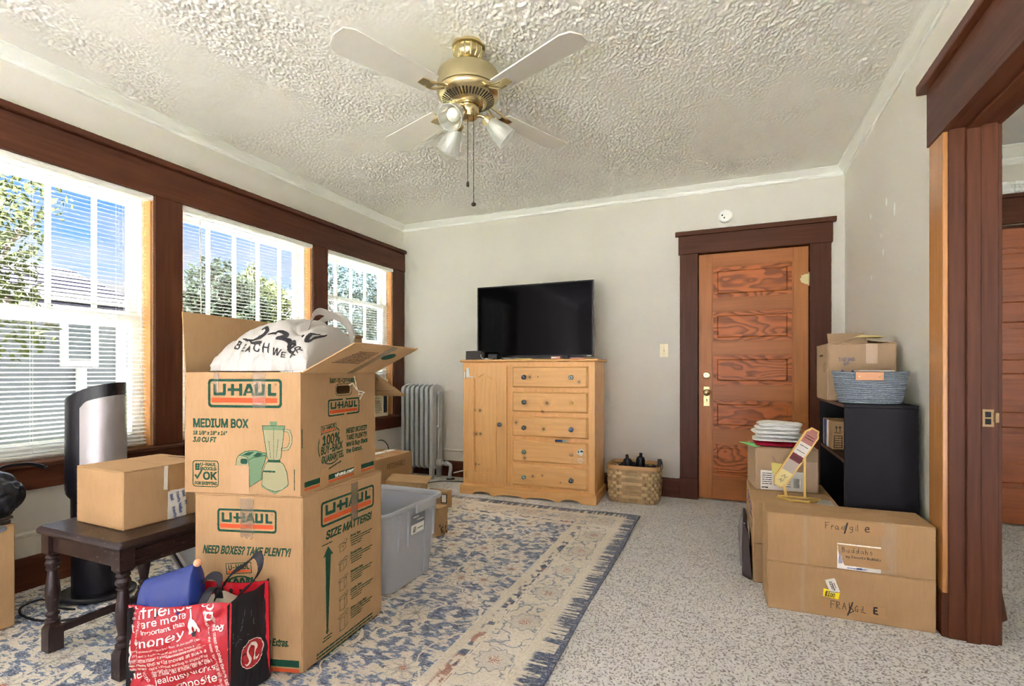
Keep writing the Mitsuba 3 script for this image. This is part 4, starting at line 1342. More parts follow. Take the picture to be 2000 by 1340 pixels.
# ---- large moving box on the rug
lp = [(-1.700, 1.168), (-1.318, 1.279), (-1.349, 1.745), (-1.735, 1.636)]
ZR = 0.014
lb = thing('large_moving_box', 'tall printed cardboard moving box standing on the rug, below the open moving box', 'moving box', None)
add('body', prism(lp, ZR, 0.612, 0.004), 'mat_card_print', lb)
mid0, mid1 = (np.array(lp[0]) + np.array(lp[1])) / 2, (np.array(lp[3]) + np.array(lp[2])) / 2
add('flap', prism([lp[0], mid0 - [0.001, 0], mid1 - [0.001, 0], lp[3]], 0.612, 0.6165, 0.001), 'mat_card_print', lb)
add('flap', prism([mid0 + [0.001, 0], lp[1], lp[2], mid1 + [0.001, 0]], 0.612, 0.6165, 0.001), 'mat_card_print', lb)
MF = wallframe(lp[0], lp[1], 0)
r = np.random.default_rng(3)
g, o = haul_logo(0.087, 0.486, 0.306, 0.566)
gm = [g, text('NEED BOXES? TAKE PLENTY!', 0.026, 0.030, 0.410, shear=0.22, width=0.322), text('the Extras.', 0.024, 0.255, 0.104, shear=0.15, width=0.094)]
ring = affinity.scale(Point(0.178, 0.245).buffer(1, quad_segs=20), 0.088, 0.092)
ring2 = affinity.scale(Point(0.178, 0.245).buffer(1, quad_segs=20), 0.083, 0.087)
tag = affinity.rotate(sbox(0.121, 0.338, 0.216, 0.376), 6, origin=(0.12, 0.34))
hole = affinity.rotate(sbox(0.1235, 0.3405, 0.2135, 0.3735), 6, origin=(0.12, 0.34))
gm += [fill(ring.difference(ring2).difference(tag)), fill(tag.difference(hole)), text('U-HAUL', 0.017, 0.128, 0.354, rot=0.1, width=0.078),
       text('100%', 0.05, 0.125, 0.272, rot=0.1, width=0.10), text('BUY-BACK', 0.034, 0.113, 0.226, rot=0.1, width=0.126), text('GUARANTEE.', 0.032, 0.118, 0.184, rot=0.1, width=0.122), fill(sbox(0.028, 0.035, 0.387, 0.058))]
put('green_print', gm, 'mat_green_ink', lb, MF)
put('orange_print', [o, fill(affinity.rotate(sbox(0.126, 0.3425, 0.211, 0.3505), 6, origin=(0.12, 0.34)), 0.0006), fill(sbox(0.028, 0.017, 0.387, 0.029))], 'mat_red_ink', lb, MF)
tp = Polygon([(0.172, 0.603), (0.222, 0.603), (0.221, 0.47), (0.213, 0.462), (0.205, 0.47), (0.196, 0.464), (0.186, 0.472), (0.178, 0.466), (0.173, 0.473)])
put('clear_tape', [fill(tp, 0.0009)], 'mat_clear_tape', lb, MF, 'shiny clear packing tape over the printed badge')
MR = wallframe(lp[1], lp[2], 0)
g, o = haul_logo(0.092, 0.480, 0.409, 0.571)
gm = [g, text('SIZE MATTERS!', 0.028, 0.115, 0.432, shear=0.22, width=0.275)]
gm += [fill(Polygon([(0.130, 0.404), (0.104, 0.370), (0.116, 0.372), (0.121, 0.10), (0.1155, 0.101), (0.125, 0.087), (0.1345, 0.101), (0.129, 0.10), (0.144, 0.372), (0.157, 0.369)]))]
put('green_print', gm, 'mat_green_ink', lb, MR)
put('orange_print', [o], 'mat_red_ink', lb, MR)
gm = []
for i, (nm, y) in enumerate((('Book Box', 0.405), ('Small Box', 0.337), ('Medium Box', 0.266), ('Large Box', 0.197), ('Extra-Large Box', 0.124))):
    gm.append(text(nm, 0.0098, 0.257, y - 0.008, shear=0.1, width=min(0.0078 * len(nm), 0.10)))
    L = []
    for q in range(4):
        L += dashes(0.257 + (0.004 if q > 1 else 0), (0.40, 0.385, 0.33, 0.325)[q], y - 0.0165 - q * 0.0088, 0.0045, r)
    gm.append(fill(unary_union(L)))
    # little drawing of an open box
    w, d, h = 0.020 + 0.002 * i, 0.014, 0.018 + 0.007 * i
    bx0, by0 = 0.195, y - 0.045 - 0.004 * i
    lines = [[(bx0, by0), (bx0 + w, by0), (bx0 + w, by0 + h), (bx0, by0 + h), (bx0, by0)], [(bx0 + w, by0), (bx0 + w + d, by0 + 0.010), (bx0 + w + d, by0 + h + 0.010), (bx0 + w, by0 + h)],
             [(bx0, by0 + h), (bx0 + d, by0 + h + 0.010), (bx0 + w + d, by0 + h + 0.010)], [(bx0, by0 + h), (bx0 - 0.010, by0 + h + 0.004), (bx0 + 0.004, by0 + h + 0.014), (bx0 + d, by0 + h + 0.010)],
             [(bx0 + w + d, by0 + h + 0.010), (bx0 + w + d + 0.008, by0 + h + 0.020), (bx0 + w + 0.012, by0 + h + 0.022), (bx0 + d, by0 + h + 0.010)]]
    gm.append(pen(lines, 0.0011))
L = []
for q, (a, b) in enumerate(((0.07, 0.40), (0.07, 0.40), (0.105, 0.34))):
    L += dashes(a, b, 0.036 - q * 0.0125, 0.0075, r)
gm.append(fill(unary_union(L)))
L = dashes(0.098, 0.152, 0.413, 0.004, r) + dashes(0.105, 0.15, 0.078, 0.005, r) + dashes(0.10, 0.145, 0.068, 0.005, r)
gm.append(fill(unary_union(L)))
put('small_print', gm, 'mat_green_ink', lb, MR)
put('clear_tape', [fill(sbox(0.262, 0.462, 0.302, 0.603), 0.0009)], 'mat_clear_tape', lb, MR)

# ---- open medium box on top of it
mp = [(-1.743, 1.163), (-1.319, 1.273), (-1.376, 1.736), (-1.800, 1.626)]
Z0, Z1 = 0.6172, 1.0365
mb = thing('open_moving_box', 'open printed cardboard moving box with raised flaps, stacked on the tall moving box', 'moving box', None)
cw = 0.0045
walls = []
for i in range(4):
    a, b = np.array(mp[i]), np.array(mp[(i + 1) % 4])
    L = np.linalg.norm(b - a)
    P = sbox(0, 0, L, Z1 - Z0)
    if i in (1, 3):
        P = P.difference(rrect(0.197, 0.336, 0.290, 0.368, 0.012))
    w = extrude(P, cw)
    w.apply_transform(wallframe(a, b, Z0, -cw))
    walls.append(w)
walls.append(prism([np.array(p) * 0.985 + np.mean(mp, 0) * 0.015 for p in mp], Z0 + 0.0005, Z0 + 0.006, 0.001))
add('body', cat(walls), 'mat_card_print', mb)


def flap(a, b, d, w, t=0.004, trim=0.004):
    """flap hinged on a -> b (3d), pointing along d"""
    a, b, d = np.array(a, float), np.array(b, float), np.array(d, float)
    t_ = (b - a) / np.linalg.norm(b - a)
    d = d / np.linalg.norm(d)
    n = np.cross(t_, d)
    a2, b2 = a + t_ * trim, b - t_ * trim
    P = []
    for s in (0, t):
        P += [a2 + n * s, b2 + n * s, b2 + d * w + n * s - t_ * 0.004, a2 + d * w + n * s + t_ * 0.004]
    return hull(P), axes(a - n * 0.0004, t_, d, -n), axes(a + n * (t + 0.0004), t_, d, n)


m3 = [np.array([*p, Z1]) for p in mp]
fl, _, _ = flap(m3[3], m3[0], [-0.09, -0.01, 1.0], 0.215)
add('flap', fl, 'mat_card', mb, label='flap standing straight up on the window side')
c25 = math.radians(25)
fl, Mo, Mi = flap(m3[1], m3[2], [math.cos(c25) * 0.995, 0.07, math.sin(c25)], 0.232)
fk = add('flap', fl, 'mat_card', mb, label='flap folded out to the right and tilted up')
lower = Mi if Mi[2, 2] < 0 else Mo
oval = affinity.scale(Point(0, 0).buffer(1, quad_segs=16), 0.042, 0.026)
oval = affinity.translate(oval, 0.345, 0.150)
if lower is Mo:
    pass
put('green_seal', [fill(oval)], 'mat_green_ink', fk, lower)
L = []
for q in range(9):
    L += dashes(0.06 + 0.006 * q, 0.23, 0.085 + q * 0.011, 0.0065, r, 0.5)
put('print', [fill(unary_union(L))], 'mat_brown_ink', fk, lower)
put('clear_tape', [fill(sbox(0.262, 0.0, 0.302, 0.225), 0.0006)], 'mat_clear_tape', fk, lower)
fl, Mo, Mi = flap(m3[2], m3[3], [0.13, 0.86, -0.48], 0.225)
fk = add('flap', fl, 'mat_card', mb, label='flap hanging down at the back')
up = Mo if Mo[2, 2] > 0 else Mi
lo = Mi if Mo[2, 2] > 0 else Mo
for MM in (up, lo):
    put('print', [pen([[(0.03, 0.06), (0.17, 0.06), (0.17, 0.17), (0.03, 0.17)], [(0.05, 0.02), (0.2, 0.02)], [(0.06, 0.10), (0.15, 0.10)]], 0.003)], 'mat_brown_ink', fk, MM)
fl, _, _ = flap(m3[0] + [0, 0.006, -0.004], m3[1] + [0, 0.006, -0.004], [-0.06, 0.25, -1.0], 0.21)
add('flap', fl, 'mat_card', mb, label='flap folded down inside')
MF = wallframe(mp[0], mp[1], Z0)
g, o = haul_logo(0.091, 0.297, 0.370, 0.396)
gm = [g, text('MEDIUM BOX', 0.0285, 0.031, 0.2285, width=0.212), text('18 1/8" x 18" x 16"', 0.0125, 0.031, 0.202, shear=0.15, width=0.130), text('3.0 CU FT', 0.0165, 0.031, 0.1765, shear=0.15, width=0.089)]
sq = rrect(0.031, 0.020, 0.132, 0.112, 0.012)
gm += [fill(sq.difference(sq.buffer(-0.0028))), text('U-HAUL', 0.0105, 0.060, 0.093, width=0.062), text('BOXES', 0.0105, 0.060, 0.0785, width=0.062), text('OK', 0.025, 0.070, 0.0465, width=0.053), text('FOR SHIPPING', 0.0105, 0.039, 0.0275, width=0.086)]
gm += [pen([[(0.042, 0.060), (0.049, 0.050), (0.066, 0.077)]], 0.006), fill(unary_union([affinity.rotate(rrect(0.041 + 0.009 * (i % 2), 0.078 + 0.008 * (i // 2), 0.050 + 0.009 * (i % 2), 0.085 + 0.008 * (i // 2), 0.002), 20) for i in range(6)]).intersection(sbox(0.036, 0.07, 0.058, 0.103)))]
tiny = dashes(0.02, 0.09, 0.0, 0.0035, r)
gm.append(fill(affinity.translate(affinity.rotate(unary_union(tiny), 90, origin=(0, 0)), 0.417, 0.0)))
put('green_print', gm, 'mat_green_ink', mb, MF)
put('orange_print', [o], 'mat_red_ink', mb, MF)
# printed picture: toaster and blender
jar = Polygon([(0.297, 0.237), (0.381, 0.237), (0.379, 0.228), (0.366, 0.128), (0.360, 0.120), (0.322, 0.120), (0.316, 0.128), (0.299, 0.228)])
base = Polygon([(0.318, 0.115), (0.364, 0.115), (0.376, 0.106), (0.388, 0.08), (0.394, 0.040), (0.372, 0.020), (0.345, 0.013), (0.318, 0.020), (0.295, 0.034), (0.300, 0.08), (0.308, 0.104)])
handle = LineString([(0.379, 0.222), (0.396, 0.220), (0.403, 0.200), (0.402, 0.178), (0.392, 0.160), (0.372, 0.157)]).buffer(0.0045)
toast_f = Polygon([(0.198, 0.10), (0.202, 0.124), (0.210, 0.134), (0.238, 0.128), (0.246, 0.118), (0.250, 0.026), (0.238, 0.022), (0.200, 0.030)])
toast_s = Polygon([(0.246, 0.118), (0.250, 0.026), (0.294, 0.053), (0.297, 0.09), (0.306, 0.112), (0.312, 0.135), (0.300, 0.136), (0.262, 0.126)])
toast_t = Polygon([(0.210, 0.134), (0.232, 0.147), (0.270, 0.151), (0.312, 0.142), (0.312, 0.135), (0.262, 0.126), (0.246, 0.118), (0.238, 0.128)])
put('picture_tint', [fill(jar, 0.0003), fill(handle, 0.0003), fill(base, 0.0003), fill(toast_f, 0.0003)], 'mat_green_pale', mb, MF)
put('picture_shade', [fill(toast_s, 0.0004), fill(toast_t, 0.0004), fill(sbox(0.326, 0.237, 0.352, 0.251), 0.0004), fill(Polygon([(0.297, 0.237), (0.381, 0.237), (0.380, 0.222), (0.298, 0.222)]), 0.0005),
                      fill(Polygon([(0.295, 0.034), (0.318, 0.020), (0.345, 0.013), (0.372, 0.020), (0.394, 0.040), (0.393, 0.032), (0.345, 0.004), (0.296, 0.026)]), 0.0005)], 'mat_green_tint', mb, MF)
ol = [jar.exterior, base.exterior, toast_f.exterior, toast_s.exterior, toast_t.exterior]
dk = [fill(unary_union([LineString(l.coords).buffer(0.0008) for l in ol]), 0.0007), fill(unary_union([handle.boundary.buffer(0.0006)]), 0.0007),
      fill(Polygon([(0.222, 0.133), (0.242, 0.144), (0.268, 0.147), (0.250, 0.134)]), 0.0008), fill(Polygon([(0.262, 0.131), (0.280, 0.145), (0.300, 0.141), (0.285, 0.130)]), 0.0008),
      fill(rrect(0.216, 0.104, 0.242, 0.122, 0.006), 0.0008), fill(sbox(0.318, 0.112, 0.364, 0.120), 0.0008), fill(unary_union(dashes(0.302, 0.345, 0.078, 0.007, r)), 0.0008),
      pen([[(0.322, 0.185), (0.328, 0.128)], [(0.356, 0.190), (0.350, 0.13)], [(0.34, 0.23), (0.34, 0.125)]], 0.0012)]
put('picture_lines', dk, 'mat_green_ink', mb, MF)
put('clear_tape', [fill(sbox(0.261, 0.298, 0.309, 0.4185), 0.0009)], 'mat_clear_tape', mb, MF, 'clear packing tape hanging over the printed badge')
put('clear_tape', [fill(Polygon([(0.112, 0.418), (0.132, 0.418), (0.131, 0.345), (0.112, 0.352)]), 0.0009)], 'mat_clear_tape', mb, MF)
put('brown_tape', [fill(Polygon([(0.179, 0.001), (0.248, 0.001), (0.248, 0.097), (0.23, 0.100), (0.212, 0.097), (0.2, 0.099), (0.1795, 0.096)]), 0.0010)], 'mat_brown_tape', mb, MF, 'brown packing tape at the bottom edge')
MR = wallframe(mp[1], mp[2], Z0)
g, o = haul_logo(0.147, 0.255, 0.347, 0.318, [sbox(0.235, 0.31, 0.256, 0.32), sbox(0.245, 0.25, 0.262, 0.262)])
gm = [g, text('EASY-TO-LIFT HANDLE', 0.0155, 0.157, 0.3795, width=0.166)]
ring = rrect(0.190, 0.329, 0.297, 0.375, 0.018)
rr = ring.difference(ring.buffer(-0.003))
for a in np.arange(0, 40):
    rr = rr.difference(sbox(0.19 + a * 0.0055, 0.32, 0.1915 + a * 0.0055, 0.38))
gm.append(fill(rr))
circ = affinity.scale(Point(0.164, 0.150).buffer(1, quad_segs=20), 0.074, 0.070)
circ2 = affinity.scale(Point(0.164, 0.150).buffer(1, quad_segs=20), 0.070, 0.066)
tag = affinity.rotate(sbox(0.108, 0.196, 0.197, 0.224), 4, origin=(0.108, 0.2))
hole = affinity.rotate(sbox(0.110, 0.198, 0.195, 0.222), 4, origin=(0.108, 0.2))
words = unary_union([affinity.rotate(sbox(0.100, 0.093, 0.240, 0.196), 3)])
gm += [fill(circ.difference(circ2).difference(tag).difference(words)), fill(tag.difference(hole)), text('U-HAUL', 0.0125, 0.114, 0.2085, rot=0.07, width=0.076),
       text('100%', 0.033, 0.112, 0.154, shear=0.1, rot=0.05, width=0.102), text('BUY-BACK', 0.027, 0.105, 0.122, shear=0.1, rot=0.05, width=0.128), text('GUARANTEE.', 0.0235, 0.109, 0.0905, shear=0.1, rot=0.05, width=0.132)]
gm += [text('NEED BOXES?', 0.0185, 0.257, 0.182, shear=0.15, width=0.142), text('TAKE PLENTY!', 0.0185, 0.257, 0.155, shear=0.15, width=0.142), text("We'll Buy Back", 0.0165, 0.257, 0.130, shear=0.15, width=0.150), text('the Extras.', 0.0165, 0.257, 0.105, shear=0.15, width=0.110)]
L = unary_union(dashes(0.0, 0.10, 0, 0.006, r))
gm.append(fill(affinity.translate(affinity.rotate(L, 12, origin=(0, 0)), 0.13, 0.058)))
gm.append(fill(sbox(0.020, 0.0245, 0.455, 0.0425)))
tiny = unary_union(dashes(0, 0.065, 0, 0.0045, r))
gm.append(fill(affinity.translate(affinity.rotate(tiny, -90, origin=(0, 0)), 0.006, 0.225)))
put('green_print', gm, 'mat_green_ink', mb, MR)
put('orange_print', [o, fill(sbox(0.020, 0.0125, 0.455, 0.0205)), fill(affinity.rotate(sbox(0.112, 0.2005, 0.193, 0.2055), 4, origin=(0.108, 0.2)), 0.0006)], 'mat_red_ink', mb, MR)
put('web_print', [text('uhaul.com', 0.0125, 0.187, 0.0275, width=0.125, depth=0.0008)], 'mat_white_ink', mb, MR)
put('brown_tape', [fill(Polygon([(0.101, 0.0), (0.149, 0.0), (0.149, 0.070), (0.138, 0.074), (0.112, 0.074), (0.101, 0.066)]), 0.0011)], 'mat_brown_tape', mb, MR)
put('brown_tape', [fill(Polygon([(0.308, 0.0), (0.359, 0.0), (0.357, 0.086), (0.335, 0.103), (0.312, 0.090)]), 0.0011)], 'mat_brown_tape', mb, MR)
tear = [[(0.276, 0.368), (0.30, 0.375), (0.326, 0.350), (0.345, 0.342), (0.376, 0.338), (0.366, 0.325), (0.35, 0.31)], [(0.312, 0.402), (0.326, 0.36), (0.345, 0.335)], [(0.34, 0.33), (0.37, 0.331), (0.385, 0.336)]]
put('torn_paper', [pen(tear, 0.004, 0.002)], 'mat_paper', mb, MR, 'torn paper strips beside the hand hole')

# ---- white printed bag lying in the open box
wb = thing('white_shopping_bag', 'crumpled white fabric shopping bag with black beachwear lettering, stuffed into the open box', 'shopping bag')
plain('bag_white', S(166, 162, 153), 0.6, 0.3)
e1 = np.array([0.9679, 0.2511])
e2 = np.array([-0.12, 0.993])
PX = [0.0, 0.010, 0.05, 0.10, 0.18, 0.25, 0.30, 0.33, 0.36, 0.385, 0.398, 0.405, 0.60]
PH = [0.004, 0.065, 0.125, 0.168, 0.200, 0.226, 0.215, 0.185, 0.190, 0.160, 0.10, 0.004, 0.0]
from scipy.interpolate import PchipInterpolator
hprof = PchipInterpolator(PX, PH)


def bag_surf(s, ph):
    """s: metres along the box front, ph: 0 at the front rim .. pi at the back"""
    s, ph = np.asarray(s, float), np.asarray(ph, float)
    h = hprof(np.clip(s, 0, 0.6))
    a = 0.185 + 0.01 * np.sin(s * 9)
    dy = 0.200 - a * np.cos(ph) * np.clip(h / 0.10, 0.15, 1.0) ** 0.5
    q = np.stack([s * 9, ph * 1.6, 0 * s], -1)
    cre = np.abs(meshkit.fbm(q + 2.0, 4, 5) - 0.5)
    cre2 = np.abs(meshkit.fbm(np.stack([s * 22 + ph * 1.2, ph * 2.2 - s * 8, 0 * s + 3], -1), 3, 8) - 0.5)
    k = np.sin(np.clip(ph, 0, PI)) ** 0.5
    z = h * np.sin(np.clip(ph, 0, PI)) ** 0.8 * (0.90 + 0.30 * meshkit.fbm(np.stack([s * 6, ph * 1.1, 0 * s + 9], -1), 3, 2) - 0.14)
    z = z - k * (0.07 * (0.12 - np.minimum(cre, 0.12)) + 0.022 * (0.1 - np.minimum(cre2, 0.1)))
    dy = dy + (0.09 * (0.12 - np.minimum(cre, 0.12)) + 0.03 * (0.1 - np.minimum(cre2, 0.1))) * np.cos(ph)
    o = np.array([-1.70, 1.178]) + 0 * 1
    xy = o + s[..., None] * e1 + dy[..., None] * e2
    return np.concatenate([xy, (Z1 + 0.004 + np.maximum(z, -0.02))[..., None]], -1)


def bag_normal(s, ph, d=1e-3):
    a = (bag_surf(s + d, ph) - bag_surf(s - d, ph)) / (2 * d)
    b = (bag_surf(s, ph + d * 8) - bag_surf(s, ph - d * 8)) / (16 * d)
    n = np.cross(a, b)
    n /= np.linalg.norm(n, axis=-1, keepdims=True) + 1e-9
    return -n * np.sign((n * np.array([0.1, -0.9, 0.5])).sum(-1, keepdims=True)) * -1


m = grid(bag_surf, 130, 80, 0.0, 0.404, 0.0, PI)
m.fix_normals()
add('bag', m, 'mat_bag_white', wb, True)


def on_bag(mesh, lift=0.0016, hs=0.16):
    """flat lettering (x: metres along, y: metres up from the rim along the cloth) laid on the bag"""
    v, f = trimesh.remesh.subdivide_to_size(mesh.vertices, mesh.faces, 0.010)
    ph = np.arcsin(np.clip(np.clip(v[:, 1], 0.004, 1) / hprof(np.clip(v[:, 0], 0, .6)), 0.02, 0.97) ** 1.25)
    P = bag_surf(v[:, 0], ph) + bag_normal(v[:, 0], ph) * (lift + v[:, 2])[:, None]
    return trimesh.Trimesh(P, f, process=False)


lt = []
for ch_, x, y, rot, h in (('B', 0.062, 0.088, -0.05, 0.028), ('E', 0.098, 0.080, -0.12, 0.028), ('A', 0.130, 0.076, -0.1, 0.022), ('C', 0.166, 0.076, -0.05, 0.028), ('H', 0.206, 0.074, -0.05, 0.030), ('W', 0.250, 0.064, -0.15, 0.026), ('E', 0.292, 0.054, 0, 0.022), ('A', 0.332, 0.052, 0.5, 0.024), ('R', 0.356, 0.070, 0.6, 0.028)):
    lt.append(text(ch_, h, 0.062 + 0.83 * x, y, 0.95, 0, rot, 0.012))


def brush(pts, widths, n=40):
    P = spline(np.c_[np.array(pts, float), np.zeros(len(pts))], n)[:, :2]
    w = np.interp(np.linspace(0, 1, n), np.linspace(0, 1, len(widths)), widths)
    return unary_union([hullpoly(P[i], w[i], P[i + 1], w[i + 1]) for i in range(n - 1)])


def hullpoly(a, ra, b, rb):
    return unary_union([Point(a).buffer(max(ra, 4e-4), quad_segs=4), Point(b).buffer(max(rb, 4e-4), quad_segs=4)]).convex_hull


Zs = [brush([(0.098, 0.098), (0.14, 0.094), (0.19, 0.098), (0.212, 0.118), (0.204, 0.132), (0.186, 0.128)], [0.001, 0.004, 0.003, 0.008, 0.009, 0.004]),
      brush([(0.15, 0.092), (0.17, 0.080), (0.192, 0.078), (0.208, 0.080)], [0.002, 0.003, 0.006, 0.005]),
      brush([(0.228, 0.110), (0.25, 0.116)], [0.002, 0.004]),
      brush([(0.256, 0.112), (0.282, 0.122), (0.296, 0.112), (0.270, 0.098), (0.292, 0.098), (0.314, 0.092), (0.318, 0.072)], [0.002, 0.006, 0.008, 0.006, 0.006, 0.008, 0.005]),
      brush([(0.318, 0.078), (0.334, 0.088), (0.338, 0.078), (0.322, 0.064), (0.332, 0.054), (0.346, 0.060)], [0.004, 0.006, 0.004, 0.006, 0.006, 0.003]),
      brush([(0.350, 0.116), (0.352, 0.108)], [0.005, 0.002]),
      brush([(0.384, 0.122), (0.372, 0.108), (0.380, 0.090), (0.390, 0.108), (0.392, 0.118)], [0.003, 0.007, 0.005, 0.004, 0.002])]
lt.append(fill(affinity.translate(affinity.scale(unary_union(Zs), 0.88, 1, origin=(0.25, 0)), 0.012, 0.026)))
lk_ = add('lettering', cat([on_bag(q) for q in lt]), 'mat_black_ink', wb)
lab(lk_, kind='stuff')
hb = lambda s, dy, z: [*(np.array([-1.70, 1.178]) + s * e1 + dy * e2), Z1 + z]
hp = spline([hb(0.325, 0.12, 0.12), hb(0.335, 0.13, 0.185), hb(0.345, 0.15, 0.222), hb(0.36, 0.20, 0.218), hb(0.385, 0.26, 0.19), hb(0.40, 0.28, 0.13), hb(0.395, 0.25, 0.08)], 40)
add('handle', ribbon(hp, np.tile([0.003, -0.004, 0.014], (40, 1)) + np.linspace(0, 1, 40)[:, None] * [0.012, 0, -0.008], 0.0015), 'mat_bag_white', wb)
hp = spline([hb(0.25, 0.24, 0.15), hb(0.28, 0.27, 0.20), hb(0.32, 0.31, 0.225), hb(0.36, 0.33, 0.19), hb(0.385, 0.31, 0.11)], 30)
add('handle', ribbon(hp, np.tile([0.004, -0.002, 0.013], (30, 1)), 0.0015), 'mat_bag_white', wb)
k = thing('small_box', 'small brown carton peeping out behind the white bag in the open box', 'box')
add('body', prism([(-1.50, 1.60), (-1.405, 1.612), (-1.414, 1.70), (-1.508, 1.688)], 0.90, 1.178, 0.003), 'mat_card', k)
add('lid', prism([(-1.502, 1.598), (-1.403, 1.61), (-1.412, 1.702), (-1.51, 1.69)], 1.178, 1.19, 0.002), 'mat_card_edge', k)

# ---- box on the end table
eb = thing('table_box', 'plain cardboard box with mail tape lying on the dark wooden end table', 'cardboard box', None)
tz = 0.4745
tb = [(-2.250, 1.091), (-1.953, 1.084), (-1.945, 1.385), (-2.242, 1.392)]
add('body', prism(tb, tz, tz + 0.206, 0.003), 'mat_card', eb)
A, B = np.array(tb[1]), np.array(tb[2])
add('flap', prism([tb[0], tb[1], A + (B - A) * 0.497, np.array(tb[0]) + (np.array(tb[3]) - np.array(tb[0])) * 0.497], tz + 0.206, tz + 0.2095, 0.001), 'mat_card', eb)
add('flap', prism([np.array(tb[0]) + (np.array(tb[3]) - np.array(tb[0])) * 0.503, A + (B - A) * 0.503, tb[2], tb[3]], tz + 0.206, tz + 0.2095, 0.001), 'mat_card', eb)
MR = wallframe(tb[1], tb[2], tz)
put('mail_tape', [fill(Polygon([(0.150, 0.002), (0.220, 0.002), (0.218, 0.108), (0.206, 0.112), (0.190, 0.108), (0.170, 0.112), (0.152, 0.106)]), 0.0006), fill(Polygon([(0.136, 0.118), (0.150, 0.115), (0.152, 0.207), (0.138, 0.207)]), 0.0006)], 'mat_paper', eb, MR, 'white printed mail tape')
put('brown_tape', [fill(Polygon([(0.152, 0.112), (0.210, 0.108), (0.214, 0.207), (0.155, 0.207)]), 0.0007)], 'mat_brown_tape', eb, MR)
wd = []
for i, (x, y) in enumerate(((0.158, 0.095), (0.180, 0.10), (0.203, 0.10), (0.166, 0.045), (0.190, 0.04), (0.212, 0.06))):
    wd.append(text(('Mail', 'Priority Mail', 'Mail', 'Priority', 'Mail', 'Pri')[i], 0.0105, x, y, 0.9, 0, -1.35, True, 0.0009))
put('tape_print', wd, 'mat_blue_ink', eb, MR)
MT = axes([tb[0][0], tb[0][1], tz + 0.2096], [1, -0.02, 0], [0.02, 1, 0], [0, 0, 1])
put('top_print', [fill(unary_union(dashes(0.10, 0.27, 0.27, 0.012, r) + dashes(0.12, 0.25, 0.30, 0.008, r)), 0.0004)], 'mat_brown_ink', eb, MT)

# ---- box at the left edge of the picture, with the black bag on it
k = thing('tall_box', 'plain cardboard box at the left edge, carrying the black leather bag', 'cardboard box', None)
add('body', prism([(-3.03, 0.70), (-2.637, 0.695), (-2.637, 1.071), (-3.03, 1.076)], ZR, 0.421, 0.004), 'mat_card', k)
add('lid', prism([(-3.03, 0.70), (-2.637, 0.695), (-2.637, 1.071), (-3.03, 1.076)], 0.421, 0.4245, 0.001), 'mat_card', k)

# ---- box with PERISHABLE print near the radiator
k = thing('perishable_box', 'brown cardboard box with the word perishable in black, in front of the radiator', 'cardboard box', None)
pb = [(-2.85, 2.95), (-2.45, 2.95), (-2.45, 3.58), (-2.85, 3.58)]
add('body', prism(pb, 0.021, 0.356, 0.003), 'mat_card', k)
add('flap', prism([(-2.85, 2.95), (-2.651, 2.95), (-2.651, 3.58), (-2.85, 3.58)], 0.356, 0.360, 0.001), 'mat_card', k)
add('flap', prism([(-2.649, 2.95), (-2.45, 2.95), (-2.45, 3.58), (-2.649, 3.58)], 0.356, 0.360, 0.001), 'mat_card', k)
MR = wallframe(pb[1], pb[2], 0)
put('print', [text('PERISHABLE', 0.042, 0.285, 0.262, 1, 0, 0.02, False, width=0.24)], 'mat_brown_ink', k, MR)
MT = axes([-2.85, 2.95, 0.3604], [1, 0, 0], [0, 1, 0])
put('mail_tape', [fill(sbox(0.165, 0.0, 0.235, 0.63))], 'mat_paper', k, MT)
put('tape_print', [fill(unary_union(dashes(0.05, 0.36, 0.12, 0.02, r) + dashes(0.05, 0.36, 0.30, 0.02, r) + dashes(0.1, 0.37, 0.5, 0.016, r)), 0.0008)], 'mat_red_ink', k, MT)

# ---- boxes behind the bin
k = thing('flat_box', 'low open cardboard box behind the grey storage bin', 'cardboard box', None)
fb = [(-2.34, 2.86), (-1.99, 2.90), (-2.015, 3.14), (-2.365, 3.10)]
W_ = []
for i in range(4):
    a, b = np.array(fb[i]), np.array(fb[(i + 1) % 4])
    w = extrude(sbox(0, 0, np.linalg.norm(b - a), 0.20), 0.004)
    w.apply_transform(wallframe(a, b, 0.014, -0.004))
    W_.append(w)
W_.append(prism(fb, 0.013, 0.018, 0.001))
add('body', cat(W_), 'mat_card', k)
fl, _, _ = flap([*fb[2], 0.213], [*fb[3], 0.213], [0.01, 0.5, 0.25], 0.09)
add('flap', fl, 'mat_card', k)
fl, _, _ = flap([*fb[0], 0.213], [*fb[1], 0.213], [0.0, 0.3, -1], 0.15)
add('flap', fl, 'mat_card', k)
k = thing('small_box', 'small brown carton on the rug edge behind the grey storage bin', 'box', None)
sb = [(-2.08, 3.215), (-1.902, 3.235), (-1.91, 3.315), (-2.088, 3.295)]
add('body', prism(sb, 0.019, 0.140, 0.002), 'mat_card', k)
MF = wallframe(sb[0], sb[1], 0.014)
put('label', [fill(sbox(0.13, 0.045, 0.170, 0.105))], 'mat_paper', k, MF)
put('label_edge', [fill(sbox(0.126, 0.041, 0.174, 0.109).difference(sbox(0.132, 0.047, 0.168, 0.103)), 0.0007)], 'mat_black_ink', k, MF)
k = thing('berry_box', 'small brown box with dark printed pattern beside the back corner of the grey storage bin', 'box', None)
bb = [(-1.87, 2.655), (-1.627, 2.663), (-1.619, 2.757), (-1.862, 2.749)]
add('body', prism(bb, 0.017, 0.190, 0.002), 'mat_card', k)
MR = wallframe(bb[1], bb[2], 0.014)
q = [Point(r.uniform(0.006, 0.088), r.uniform(0.008, 0.06) * (1.2 - 0.0)).buffer(r.uniform(0.003, 0.009)) for _ in range(26)]
put('print', [fill(unary_union(q).intersection(sbox(0.003, 0.003, 0.091, 0.17)))], 'mat_brown_ink', k, MR)
